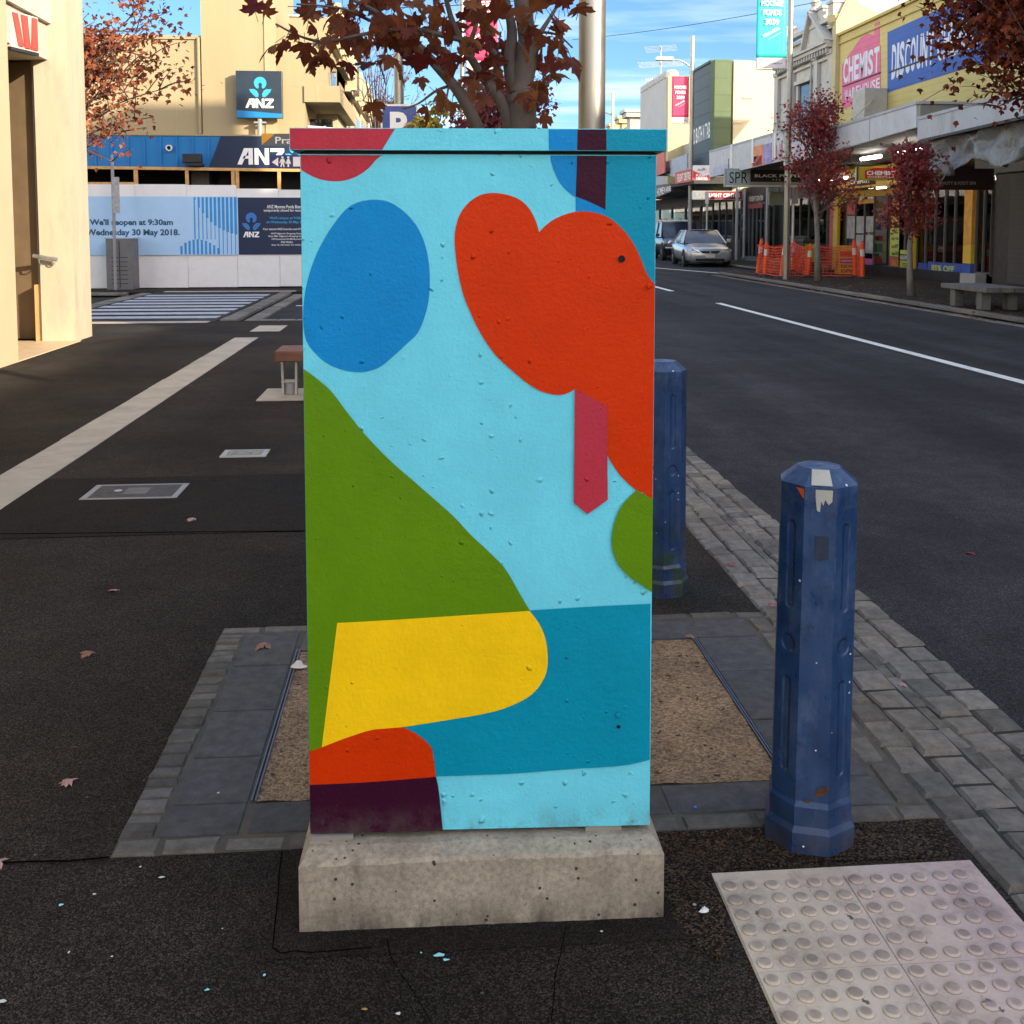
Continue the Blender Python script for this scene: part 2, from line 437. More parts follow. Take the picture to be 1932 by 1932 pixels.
st_ = MB(); st_.box(-6.6, -3.4, 16.88, 17.17, -.05, .005); st_.box(-6.0, -3.0, 24.95, 25.25, -.05, .005)
struct(st_.build('crossing_threshold', M_tact, origin=(-5, 17, 0)))
lm = MB()
def mark(x0, x1, y0, y1): lm.box(x0, x1, y0, y1, ZR-.01, ZR+.004)
mark(6.09, 6.22, 2.5, 21.8)
y = 26.0
while y < 120: mark(6.09, 6.22, y, y+2.6); y += 6.
for a, b_ in (((8.75, 41.5), (10.2, 35.6)),):
    lm.prism([(a[0], a[1], ZR), (b_[0], b_[1], ZR), (b_[0]+.14, b_[1]+.05, ZR), (a[0]+.14, a[1]+.05, ZR)], (0, 0, .004))
lm.box(-2.6, 1.5, 21.7, 21.82, ZR-.01, ZR+.005); lm.box(-30, -7.6, 21.0, 21.12, ZR-.01, ZR+.005)
struct(lm.build('road_marking', mat('road_marking_paint', 'e2e2de', .55, var=.12, vs=4, dirt=.35, dcol=(.1, .1, .1)), origin=(6, 10, 0)))
# pale concrete strip with saw cuts, running along the path to the corner
M_strip = mat('concrete_strip', (.45, .395, .315), .8, var=.16, vs=3, bmp=.3, bs=120, dirt=.35, dcol=(.17, .15, .13))
cs = MB(); y = -2.
while y < 14.55:
    L = .6; q = min(y+L, 14.55)
    cs.box(-2.56+.003*math.sin(y*3), -2.25, y+.002, q-.002, -.02, .005+.001*math.sin(y*7)); y += L
struct(cs.build('concrete_strip', M_strip, origin=(-2.4, 6, 0)))
pc = MB(); pc.box(-2.5, -2.08, 15.4, 16.3, -.02, .005); pc.box(-1.4, -1.0, 15.4, 16.3, -.02, .005)
struct(pc.build('concrete_patch', M_strip))
# asphalt repair: the dark trench across the path; a darker sheet around the plinth
tr = MB(); tr.prism([(-4.5, 5.16, 0), (.6, 5.22, 0), (.6, 6.44, 0), (-4.5, 6.4, 0)], (0, 0, .004))
struct(tr.build('trench_repair', A_new, origin=(-2, 5.8, 0)))
cu_ = MB(); cu_.prism([(-.335, 2.10, 0), (.58, 2.09, 0), (.57, 2.48, 0), (-.34, 2.48, 0)], (0, 0, .004))
struct(cu_.build('plinth_surround', A_new, origin=(.1, 2.3, 0)))
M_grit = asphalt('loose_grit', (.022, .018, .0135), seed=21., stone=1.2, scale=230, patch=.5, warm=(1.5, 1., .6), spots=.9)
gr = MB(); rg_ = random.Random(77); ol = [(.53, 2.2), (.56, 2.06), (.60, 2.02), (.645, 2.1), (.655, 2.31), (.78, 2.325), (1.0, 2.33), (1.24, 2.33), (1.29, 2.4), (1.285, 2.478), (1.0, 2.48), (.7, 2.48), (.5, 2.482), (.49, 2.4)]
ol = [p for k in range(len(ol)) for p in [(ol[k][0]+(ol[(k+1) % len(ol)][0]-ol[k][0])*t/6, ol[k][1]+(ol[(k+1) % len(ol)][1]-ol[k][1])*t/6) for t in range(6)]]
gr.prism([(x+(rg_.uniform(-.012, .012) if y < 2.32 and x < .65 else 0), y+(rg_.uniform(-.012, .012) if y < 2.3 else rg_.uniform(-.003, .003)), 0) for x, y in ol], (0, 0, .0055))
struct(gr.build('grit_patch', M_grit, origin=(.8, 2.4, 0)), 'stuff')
cr_ = MB()
def crack(p, wd=.006):
    p = [at(*q) for q in p]
    for a, b_ in zip(p, p[1:]):
        d = (b_-a).normalized(); n_ = Vector((-d.y, d.x, 0))*wd/2
        cr_.face([a-n_+Vector((0, 0, .005)), a+n_+Vector((0, 0, .005)), b_+n_+Vector((0, 0, .005)), b_-n_+Vector((0, 0, .005))])
crack([(0, 1632), (60, 1629), (130, 1628), (205, 1621)], .008)
crack([(812, 1932), (798, 1905), (770, 1860), (752, 1836), (735, 1805), (733, 1790), (730, 1775)], .002); crack([(1040, 1932), (1044, 1895), (1047, 1850), (1057, 1806), (1062, 1780), (1068, 1752)], .002)
crack([(700, 1792), (640, 1797), (585, 1801), (555, 1798), (530, 1803), (515, 1792)], .0035); crack([(515, 1792), (519, 1745), (525, 1690), (527, 1650), (532, 1610)], .003)
crack([(0, 1009), (200, 1007), (400, 1005), (574, 1003)], .012)
struct(cr_.build('asphalt_joint', mat('crack_black', (.005, .0045, .004), 1., var=.3, spec=0.), origin=(-.5, 2, 0)))
# splashes of mural paint on the path
sp = MB(); rs = random.Random(11)
def splash(px, py, r, m=0, st=1.):
    r *= .7; c = at(px, py); n_ = rs.randint(6, 9)
    sp.face([c+Vector((r*rs.uniform(.4, 1.2)*math.cos(2*PI*i/n_)*st, r*rs.uniform(.4, 1.2)*math.sin(2*PI*i/n_), .0065)) for i in range(n_)], m)
for x, y, r, m, s_ in ((115, 1712, .008, 1, 1), (795, 1803, .006, 1, .6), (828, 1808, .012, 1, 1.8), (842, 1816, .006, 1, 2.5), (499, 1845, .009, 1, .5), (390, 1873, .006, 1, 1.3),
                       (412, 1500, .006, 0, 1), (130, 1802, .007, 0, .8), (178, 1692, .006, 0, 1.5), (212, 1810, .005, 0, 1), (265, 1640, .005, 0, 1), (420, 1757, .004, 0, 1),
                       (1135, 1762, .006, 0, 1), (752, 1948-30, .008, 0, 1), (5, 1895, .011, 0, 1), (305, 1660, .006, 0, 2), (688, 1910, .006, 2, 1.6)):
    splash(x, y, r, m, s_)
struct(sp.build('paint_splatter', [mat('spilt_white', 'c9cdc6', .6), mat('spilt_cyan', '93e0e4', .6), mat('spilt_ochre', 'b08a48', .6)], origin=(-.5, 2, 0)))
# tree pit: setts, sawn paving, steel edging, gravel
P0, P1, PB0, PB1 = (-.755, 2.52), (1.3, 2.62), (-.765, 3.9), (1.3, 3.97)
tp = MB()
for yf, dpt in ((2.485, .07), (3.875, .07)):
    x = -.76
    while x < 1.29:
        L = rk.uniform(.11, .2); x2 = min(x+L, 1.3); sett(tp, x, x2, yf, yf+dpt, .006, rg=rk, tj=.0012); x = x2
y = 2.56
while y < 3.87:
    L = rk.uniform(.045, .075); y2 = min(y+L, 3.87); sett(tp, -.76, -.668, y, y2, .006, g=.003, rg=rk, tj=.0012); y = y2
y = 2.56
while y < 3.87:
    L = rk.uniform(.16, .22); y2 = min(y+L, 3.87); sett(tp, 1.215, 1.3, y, y2, .006, rg=rk, tj=.0012); y = y2
struct(tp.build('pit_edging', stone_mat('pit_bluestone', (.098, .092, .083)), origin=(.3, 3.2, 0)))
pv = MB()
def paver(x0, x1, y0, y1): pv.box(x0+.003, x1-.003, y0+.003, y1-.003, -.05, .006+rk.uniform(-.001, .001))
for a, b_ in ((2.56, 2.705), (2.705, 2.95), (2.95, 3.24), (3.24, 3.58), (3.58, 3.87)): paver(-.662, -.465, a, b_)
for a, b_ in ((-.45, -.05), (-.05, .3), (.3, .62), (.62, .95), (.95, 1.21)): paver(a, b_, 2.56, 2.70)
for a, b_ in ((-.45, .1), (.1, .6), (.6, 1.21)): paver(a, b_, 3.70, 3.87)
for a, b_ in ((2.705, 3.05), (3.05, 3.4), (3.4, 3.695)): paver(.98, 1.21, a, b_)
struct(pv.build('pit_paving', M_pave, origin=(.3, 3.2, 0), bevel=.003))
pj = MB(); pj.prism([(-.755, 2.49, 0), (1.3, 2.49, 0), (1.3, 3.94, 0), (-.755, 3.94, 0)], (0, 0, .0015))
struct(pj.build('pit_bed', mat('sandy_joint', (.075, .066, .05), .95, var=.3, vs=10, bmp=.5), origin=(.3, 3.2, 0)))
def gravel_mat(name, c):
    m, nt, b = base_mat(name); v = coord(nt)
    vo = N(nt, 'ShaderNodeTexVoronoi'); vo.inputs['Scale'].default_value = 150; nt.links.new(v, vo.inputs['Vector'])
    s_ = N(nt, 'ShaderNodeSeparateColor'); nt.links.new(vo.outputs['Color'], s_.inputs[0])
    c2 = mixrgb(nt, s_.outputs[0], tuple(q*.45 for q in c), tuple(q*1.6 for q in c))
    c2 = mixrgb(nt, rng_(nt, noise(nt, v, 14, 8, .75), .55, .75), c2, (.05, .028, .02))
    k = rng_(nt, noise(nt, v, 3, 6), .3, .7, .65, 1.3)
    nt.links.new(mixrgb(nt, 1., c2, k, 'MULTIPLY'), b.inputs['Base Color']); b.inputs['Roughness'].default_value = .9
    bump(nt, b, mth(nt, 'ADD', mth(nt, 'MULTIPLY', vo.outputs['Distance'], -1.), noise(nt, v, 30, 6)), .8, .006)
    return m
gv = MB()
gx0, gx1, gy0, gy1 = -.445, .965, 2.705, 3.69
def gsurf(u, v):
    X = gx0+(gx1-gx0)*u; Y = gy0+(gy1-gy0)*v
    Z = .002+.012*math.exp(-((X-.3)**2+(Y-3.35)**2)/.05)+.004*math.sin(X*13+Y*7)*math.sin(Y*17)+.003*math.sin(X*41)*math.cos(Y*37)
    return (X, Y, max(Z, .003))
gv.grid(gsurf, 60, 40)
struct(gv.build('pit_gravel', gravel_mat('decomposed_granite', (.235, .150, .080)), origin=(.3, 3.2, 0)), 'stuff')
db = MB(); rd_ = random.Random(8)
for _ in range(140):
    u, v_ = rd_.random(), rd_.random(); p = Vector(gsurf(u, v_))+Vector((0, 0, .002)); a = rd_.uniform(0, 6.28); L = rd_.uniform(.006, .02); d_ = Vector((math.cos(a), math.sin(a), 0))
    db.bar(p-d_*L/2, p+d_*L/2, rd_.uniform(.002, .006), .002)
struct(db.build('bark_flakes', mat('bark_flake', (.07, .035, .02), .9, var=.5, vs=30), origin=(.3, 3.2, 0)), 'stuff')
ed = MB()
for x in (-.459, -.449): ed.box(x, x+.004, 2.705, 3.70, -.03, .010)
for x in (.966, .974): ed.box(x, x+.004, 2.705, 3.70, -.03, .010)
ed.box(-.44, .96, 3.690, 3.694, -.03, .010)
struct(ed.build('pit_edge_strip', mat('blue_grey_steel', (.12, .13, .16), .4, .7), origin=(.3, 3.2, 0)))

# ================================================================== PAINTED CABINET
q0 = at(583, 1573, Z=.178); q1 = at(1228, 1558, Z=.178)
cu = (q1-q0); CW = cu.length; cu.normalize(); cn_ = Vector((cu.y, -cu.x, 0))      # cn_ points at the viewer
PL = (q0, cn_)
ang = math.atan2(cu.y, cu.x)
def onbox(px, py):
    p = at(px, py, plane=PL); return ((p-q0).dot(cu), p.z)
ctop = onbox(900, 286)[1]; ltop = onbox(900, 243.5)[1]
cab = thing('painted_cabinet', 'tall street utility cabinet painted with an abstract mural of cyan, orange, green and yellow shapes', 'cabinet', q0, ang)
Dp = .42
def paint(name, hx, rough=.42):
    m, nt, b = base_mat(name); v = coord(nt)
    c = lin(hx) if isinstance(hx, str) else hx
    k = rng_(nt, noise(nt, v, 4, 8, .7), .3, .7, .90, 1.08)
    k2 = rng_(nt, noise(nt, coord(nt, (60, 1, 9)), 3, 3), .3, .7, .975, 1.025)
    sg_ = N(nt, 'ShaderNodeSeparateXYZ'); nt.links.new(v, sg_.inputs[0])
    cc_ = mixrgb(nt, 1., c, mth(nt, 'MULTIPLY', k, k2), 'MULTIPLY')
    cc_ = mixrgb(nt, mth(nt, 'MULTIPLY', rng_(nt, sg_.outputs[2], 0, .07, .5, 0), rng_(nt, noise(nt, v, 16, 8, .75), .42, .62)), cc_, (.10, .09, .075))
    cc_ = mixrgb(nt, rng_(nt, noise(nt, coord(nt, (3, 1, .5)), 17, 9, .8), .64, .72, 0, .16), cc_, (.45, .46, .44))
    nt.links.new(cc_, b.inputs['Base Color'])
    nt.links.new(rng_(nt, noise(nt, v, 9), .3, .7, rough-.06, rough+.1), b.inputs['Roughness'])
    b.inputs['Specular IOR Level'].default_value = .12
    # lumps of old paint under the new coat, denser in the middle of the door, and brush grain
    vo = N(nt, 'ShaderNodeTexVoronoi'); vo.inputs['Scale'].default_value = 48
    wp = N(nt, 'ShaderNodeVectorMath', operation='ADD'); nt.links.new(v, wp.inputs[0])
    wn_ = N(nt, 'ShaderNodeTexNoise'); wn_.inputs['Scale'].default_value = 25; nt.links.new(v, wn_.inputs['Vector'])
    ws = N(nt, 'ShaderNodeVectorMath', operation='SCALE'); ws.inputs['Scale'].default_value = .03; nt.links.new(wn_.outputs['Color'], ws.inputs[0]); nt.links.new(ws.outputs[0], wp.inputs[1])
    nt.links.new(wp.outputs[0], vo.inputs['Vector'])
    s_ = N(nt, 'ShaderNodeSeparateColor'); nt.links.new(vo.outputs['Color'], s_.inputs[0])
    dens = rng_(nt, noise(nt, v, 3.2, 3), .40, .60, .95, .62)
    on = mth(nt, 'GREATER_THAN', s_.outputs[0], dens)
    rr = mth(nt, 'MULTIPLY', mth(nt, 'POWER', s_.outputs[1], 2.), .34)
    sm_ = N(nt, 'ShaderNodeMapRange', interpolation_type='SMOOTHERSTEP', i1=0., i2=.34, i3=0., i4=1.); nt.links.new(mth(nt, 'SUBTRACT', mth(nt, 'ADD', rr, .10), vo.outputs['Distance']), sm_.inputs[0]); lump = mth(nt, 'MULTIPLY', on, sm_.outputs[0])
    h = mth(nt, 'ADD', mth(nt, 'MULTIPLY', lump, 1.), mth(nt, 'MULTIPLY', noise(nt, v, 130, 4), .22))
    h = mth(nt, 'ADD', h, mth(nt, 'MULTIPLY', noise(nt, v, 26, 6, .7), .35))
    bump(nt, b, h, .8, .0065)
    return m
PC = {k: paint('mural_'+k, v) for k, v in dict(cyan=(.158, .68, .82), blue=(.004, .25, .60), orange=(.62, .036, .0005), teal=(.001, .28, .42), maroon=(.040, .004, .020),
      red=(.47, .036, .060), green=(.112, .255, .004), yellow=(.97, .62, .006), dark=(.01, .01, .012), edge=(.012, .02, .02)).items()}
order = ['cyan', 'blue', 'orange', 'teal', 'maroon', 'red', 'green', 'yellow', 'dark', 'edge']
PM = [PC[k] for k in order]; ix = {k: i for i, k in enumerate(order)}
def za(x, y): return onbox(532.5+x*.38758, 224.6+y*.38758)      # first enlarged crop of the photo
def zbm(x, y): return onbox(532.5+x*.47363, 915.2+y*.47363)     # second crop
W0 = CW
body = MB()
body.box(0, W0, .012, Dp, 0, ctop-q0.z, ix['edge'])
body.build('body', PM, cab, local=True, bevel=.004)
door = MB()
door.box(.003, W0-.003, 0, .0118, .002, ctop-q0.z-.006, ix['cyan'])
lay = [0]
def shape(colr, *segs, top=None, bot=0.):
    """painted patch: each segment is smoothed on its own, so segment ends stay corners"""
    pts = []
    for sg in segs:
        pts += (catmull([(*p, 0) for p in sg], 5) if len(sg) > 2 else [Vector((*p, 0)) for p in sg])
    out = []
    for p in pts:
        q = (min(max(p.x, .004), W0-.004), min(max(p.y, .003+.0), (top or ctop-.007)))
        if not out or (Vector(q)-Vector(out[-1])).length > 1e-5: out.append(q)
    lay[0] += 1
    i = len(door.v); door.v += [(x, -.0004*lay[0], z-q0.z) for x, z in out]
    ar = sum(out[k][0]*out[(k+1) % len(out)][1]-out[(k+1) % len(out)][0]*out[k][1] for k in range(len(out)))
    f = tuple(range(i, i+len(out))); door.f.append(f if ar > 0 else f[::-1]); door.m.append(ix[colr])
ctop_abs = ctop; ctop = ctop_abs-q0.z           # local heights from here on
def A(*p): return [za(*q) for q in p]
def B(*p): return [zbm(*q) for q in p]
_clampz = ctop_abs-.008
def shp(colr, *segs): shape(colr, *[[(u, min(max(z, q0.z+.003), _clampz)) for u, z in sg] for sg in segs], top=_clampz)
shp('red', A((60, 120), (60, 228), (78, 236)), A((78, 236), (120, 265), (180, 292), (245, 303), (310, 298), (370, 275), (420, 240), (460, 195), (490, 150)))
shp('blue', A((440, 392), (510, 400), (580, 440), (640, 500), (680, 570), (705, 650), (717, 740), (716, 850), (700, 940), (660, 1040), (600, 1100), (540, 1155), (470, 1210),
    (385, 1232), (300, 1222), (220, 1190), (160, 1140), (118, 1080), (103, 1000), (105, 900), (120, 800), (150, 700), (190, 610), (245, 520), (310, 440), (370, 405), (440, 392)))
shp('blue', A((1306, 150), (1312, 220), (1345, 300), (1385, 348), (1428, 380)), A((1428, 380), (1428, 455)), A((1428, 455), (1573, 480)), A((1573, 480), (1573, 150)))
shp('teal', A((1576, 140), (1860, 140)), A((1860, 140), (1822, 560)), A((1822, 560), (1815, 815)), A((1815, 815), (1700, 620)), A((1700, 620), (1573, 480)))
shp('maroon', A((1435, 140), (1579, 140)), A((1579, 140), (1573, 440)), A((1573, 440), (1500, 405), (1428, 376)))
shp('orange', A((1250, 550), (1235, 500), (1205, 440), (1160, 395), (1100, 370), (1030, 360), (960, 372), (900, 415), (860, 475), (840, 560), (842, 640), (855, 740), (880, 850),
    (920, 950), (970, 1050), (1040, 1150), (1120, 1225), (1200, 1290), (1270, 1328), (1350, 1342), (1400, 1328), (1423, 1312)), A((1423, 1312), (1580, 1395)),
    A((1580, 1395), (1580, 1630)), A((1580, 1630), (1610, 1685), (1650, 1740), (1720, 1803), (1765, 1825), (1812, 1885)), A((1830, 1885), (1830, 820)), A((1816, 808), (1775, 755), (1745, 680),
    (1705, 600), (1650, 530), (1580, 475), (1500, 452), (1440, 450), (1380, 463), (1320, 490), (1280, 520), (1250, 550)))
shp('cyan', A((1812, 555), (1840, 555)), A((1840, 555), (1840, 808)), A((1840, 808), (1814, 808)))
shp('maroon', A((1812, 812), (1840, 812)), A((1840, 812), (1840, 1305)), A((1840, 1305), (1808, 1305)))
shp('teal', B((500, 480), (985, 497)), B((985, 497), (1230, 482), (1500, 469)), B((1500, 469), (1480, 1088)), B((1467, 1090), (1350, 1115), (1150, 1128), (900, 1147), (613, 1157)), B((613, 1157), (480, 960)), B((480, 960), (450, 700)))
shp('cyan', B((1466, 470), (1500, 470)), B((1500, 470), (1500, 1380)), B((1500, 1380), (1463, 1380)))
ae = [za(*p) for p in ((97, 1210), (160, 1255), (240, 1325), (320, 1430), (400, 1530), (520, 1655), (640, 1760), (760, 1865))]
be = [zbm(*p) for p in ((690, 130), (750, 195), (830, 270), (890, 335), (940, 420), (987, 500))]
shp('green', ae+be, B((987, 500), (600, 560)), B((600, 560), (300, 1010)), B((300, 1010), (107, 1060)), B((60, 1060), (60, 200)))
shp('yellow', B((220, 546), (500, 530), (985, 498)), B((985, 498), (1020, 545), (1045, 600), (1057, 670), (1052, 740), (1025, 795), (980, 840), (900, 880), (800, 908), (640, 935), (480, 960), (350, 973), (250, 1010), (158, 1045)))
shp('orange', B((60, 1060), (107, 1056), (158, 1040), (250, 1005), (350, 973), (420, 965), (483, 960)), B((483, 960), (540, 990), (590, 1035), (602, 1075), (613, 1159)), B((613, 1159), (330, 1180), (60, 1192)))
shp('maroon', B((60, 1191), (330, 1179), (613, 1157)), B((613, 1157), (625, 1220), (640, 1400)), B((640, 1400), (60, 1400)))
shp('red', A((1423, 1312), (1580, 1395)), A((1580, 1395), (1583, 1850)), A((1583, 1850), (1485, 1920)), A((1485, 1920), (1418, 1865)))
shp('green', B((1408, 18), (1350, 80), (1318, 160), (1312, 240), (1335, 310), (1380, 360), (1430, 395), (1474, 425)), B((1474, 425), (1500, 425)), B((1500, 425), (1500, 60)), B((1484, 52), (1408, 18)))
def disc(u, z, r, colr, n=14):
    shp(colr, [(u+r*math.cos(2*PI*i/n), z+r*math.sin(2*PI*i/n)) for i in range(n)])
for p, r in ((za(1650, 680), .0075), (zbm(1338, 957), .004)): disc(*p, r, 'dark')
door.build('mural_door', PM, cab, local=True, bevel=0)
for p, colr in ((za(1783, 812), 'orange'), (zbm(1336, 910), 'teal')):
    sc_ = MB(); sc_.lathe([(.006, 0), (.006, .002), (.004, .004), (.0, .0042)], (p[0], -.008, p[1]-q0.z), 10, mx=Matrix.Rotation(PI/2, 3, 'X'))
    sc_.build('screw', PC[colr], cab, local=True)
lid = MB()
lz0, lz1, ov = ctop+.0015, ltop-q0.z, .016
lid.box(-ov, W0+ov, -ov, Dp+ov, lz0, lz1, ix['cyan'])
def lz(colr, *pts):
    lay[0] += 1; i = len(lid.v)
    for x, y in pts:
        p = at(532.5+x*.38758, 224.6+y*.38758, plane=(q0+cn_*ov, cn_))
        u = min(max((p-q0).dot(cu), -ov+.001), W0+ov-.001); z = min(max(p.z-q0.z, lz0+.001), lz1-.0015)
        lid.v.append((u, -ov-.0004-.00003*lay[0], z))
    lid.f.append(tuple(range(i, i+len(pts)))[::-1]); lid.m.append(ix[colr])
lz('red', (30, 20), (548, 20), (487, 160), (30, 160)); lz('blue', (1297, 20), (1437, 20), (1435, 160), (1298, 160))
lz('maroon', (1437, 20), (1578, 20), (1578, 160), (1435, 160)); lz('teal', (1578, 20), (1900, 20), (1900, 160), (1578, 160))
lid.build('lid', PM, cab, local=True, bevel=0)
gap = MB(); gap.box(.01, W0-.01, .004, Dp-.01, ctop-.0055, ctop+.0012, 0); gap.build('lid_seal', M_black, cab, local=True)  # black strip filling the gap between door and lid
ft = MB(); ft.box(.02, W0-.02, .02, Dp-.02, -.012, -.001, 0); ft.build('base_gap', M_black, cab, local=True)  # black strip painted in where the gap under the cabinet lies in shade
# concrete plinth
def plinth_mat():
    m, nt, b = base_mat('plinth_concrete'); v = coord(nt)
    c = mixrgb(nt, rng_(nt, noise(nt, v, 6, 8, .65), .3, .7), (.27, .228, .165), (.48, .415, .315))
    c = mixrgb(nt, rng_(nt, noise(nt, v, 75, 6, .7), .42, .62, 0, .6), c, (.17, .145, .11)); c = mixrgb(nt, rng_(nt, noise(nt, v, 180, 3), .5, .75, 0, .5), c, (.42, .37, .29))
    vo = N(nt, 'ShaderNodeTexVoronoi'); vo.inputs['Scale'].default_value = 62; nt.links.new(v, vo.inputs['Vector'])
    s_ = N(nt, 'ShaderNodeSeparateColor'); nt.links.new(vo.outputs['Color'], s_.inputs[0])
    pit = mth(nt, 'MULTIPLY', mth(nt, 'LESS_THAN', vo.outputs['Distance'], mth(nt, 'MULTIPLY', s_.outputs[1], .24)), mth(nt, 'GREATER_THAN', s_.outputs[0], .62))
    sp_ = N(nt, 'ShaderNodeSeparateXYZ'); nt.links.new(v, sp_.inputs[0])
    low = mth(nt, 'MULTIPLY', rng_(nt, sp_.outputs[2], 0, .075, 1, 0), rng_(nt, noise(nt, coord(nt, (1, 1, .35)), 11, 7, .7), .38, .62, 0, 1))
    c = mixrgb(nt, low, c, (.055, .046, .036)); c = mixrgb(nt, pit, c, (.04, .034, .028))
    st = rng_(nt, noise(nt, coord(nt, (1, 1, .12)), 13, 4), .62, .72, 0, .45); c = mixrgb(nt, st, c, (.09, .078, .062))
    nt.links.new(c, b.inputs['Base Color']); b.inputs['Roughness'].default_value = .88
    bump(nt, b, mth(nt, 'SUBTRACT', noise(nt, v, 55, 8, .7), mth(nt, 'MULTIPLY', pit, 1.2)), .6, .006)
    return m
g0 = at(565, 1762); g1 = at(1252, 1733); gu = (g1-g0); GL = gu.length; gu.normalize(); gang = math.atan2(gu.y, gu.x)
pl = thing('concrete_plinth', 'rough concrete plinth with a sloped top edge under the painted cabinet', 'plinth', g0, gang)
pb = MB(); nx = 40
def prow(i): 
    r_ = random.Random(i); j = lambda s: r_.uniform(-s, s)
    return [(0+j(.001), .0), (0+j(.0025), .147+j(.002)), (.007+j(.003), .156+j(.002)), (.045+j(.003), .1665+j(.001)), (.50, .1665), (.55, .152), (.55, 0)]
for i in range(nx+1):
    t = i/nx; x = GL*t
    for y, z in prow(i):
        e = (.018 if z > .16 else (.007 if z > .1515 else 0))
        xx = x + (e if i == 0 else (-e if i == nx else 0))
        pb.v.append((xx, y, z))
for i in range(nx):
    for k in range(6): a = i*7+k; pb.f.append((a, a+7, a+8, a+1)); pb.m.append(0)
pb.f.append(tuple(range(6, -1, -1))[::-1]); pb.m.append(0); pb.f.append(tuple(nx*7+k for k in range(6, -1, -1))); pb.m.append(0)
pb.build('plinth_block', plinth_mat(), pl, local=True)
for x0_, x1_ in ((.02, .11), (.62, .70)):
    ch = MB(); ch.box(x0_, x1_, .062, .1, .1668, .1775); ch.build('packer', mat('weathered_packer', (.25, .23, .2), .8), pl, local=True)

# ================================================================== BOLLARDS
def bollard_mat(name, moss):
    m, nt, b = base_mat(name); v = coord(nt)
    uvn = N(nt, 'ShaderNodeTexCoord'); su = N(nt, 'ShaderNodeSeparateXYZ'); nt.links.new(uvn.outputs['UV'], su.inputs[0])
    U, V = su.outputs[0], su.outputs[1]
    def capsule(z0, z1, r):
        zz = mth(nt, 'MINIMUM', mth(nt, 'MAXIMUM', V, z0), z1)
        dv = mth(nt, 'SUBTRACT', V, zz); d = mth(nt, 'SQRT', mth(nt, 'ADD', mth(nt, 'MULTIPLY', U, U), mth(nt, 'MULTIPLY', dv, dv)))
        return rng_(nt, d, r-.004, r+.003, 1, 0)
    slot = mth(nt, 'ADD', mth(nt, 'ADD', capsule(.60, .79, .011), capsule(.20, .41, .011)), capsule(.503, .505, .019), clamp=True)
    c = mixrgb(nt, rng_(nt, noise(nt, v, 5, 7, .7), .3, .72), (.007, .026, .082), (.020, .064, .165))
    c = mixrgb(nt, rng_(nt, noise(nt, coord(nt, (1, 1, .25)), 14, 7, .7), .52, .75, 0, .5), c, (.05, .10, .21))
    c = mixrgb(nt, rng_(nt, noise(nt, coord(nt, (1, 1, .6)), 9, 10, .78), .50, .66, 0, .55), c, (.085, .125, .21))
    c = mixrgb(nt, rng_(nt, noise(nt, coord(nt, (1, 1, .12)), 38, 6, .7), .60, .68, 0, .4), c, (.11, .15, .22))
    c = mixrgb(nt, rng_(nt, noise(nt, v, 21, 9, .8), .60, .66, 0, .65), c, (.006, .012, .03))
    szd = N(nt, 'ShaderNodeSeparateXYZ'); nt.links.new(v, szd.inputs[0])
    c = mixrgb(nt, mth(nt, 'MULTIPLY', rng_(nt, szd.outputs[2], 0, .13, .8, 0), rng_(nt, noise(nt, v, 24, 7, .7), .35, .6)), c, (.05, .042, .033))
    vo = N(nt, 'ShaderNodeTexVoronoi'); vo.inputs['Scale'].default_value = 36; nt.links.new(v, vo.inputs['Vector'])
    s_ = N(nt, 'ShaderNodeSeparateColor'); nt.links.new(vo.outputs['Color'], s_.inputs[0])
    fl = mth(nt, 'MULTIPLY', mth(nt, 'LESS_THAN', vo.outputs['Distance'], mth(nt, 'MULTIPLY', s_.outputs[1], .13)), mth(nt, 'GREATER_THAN', s_.outputs[0], .8))
    c = mixrgb(nt, fl, c, (.62, .66, .66))
    sz = N(nt, 'ShaderNodeSeparateXYZ'); nt.links.new(v, sz.inputs[0])
    rust = mth(nt, 'MULTIPLY', rng_(nt, noise(nt, v, 16, 8, .75), .60, .66), mth(nt, 'LESS_THAN', sz.outputs[2], .16))
    c = mixrgb(nt, rust, c, (.05, .022, .012))
    if moss:
        ms = mth(nt, 'MULTIPLY', rng_(nt, noise(nt, v, 13, 8, .75), .47, .6), rng_(nt, sz.outputs[2], .1, .42, 1, 0))
        c = mixrgb(nt, ms, c, (.022, .045, .018))
    nt.links.new(c, b.inputs['Base Color']); b.inputs['Specular IOR Level'].default_value = .45
    nt.links.new(rng_(nt, noise(nt, v, 12, 7, .7), .35, .65, .22, .62), b.inputs['Roughness'])
    h = mth(nt, 'ADD', mth(nt, 'MULTIPLY', slot, -1.), mth(nt, 'MULTIPLY', noise(nt, v, 30, 6), .12))
    bump(nt, b, h, .8, .007)
    return m
M_cream = mat('old_cream_paint', (.42, .42, .36), .7, var=.15, vs=12, bmp=.3)
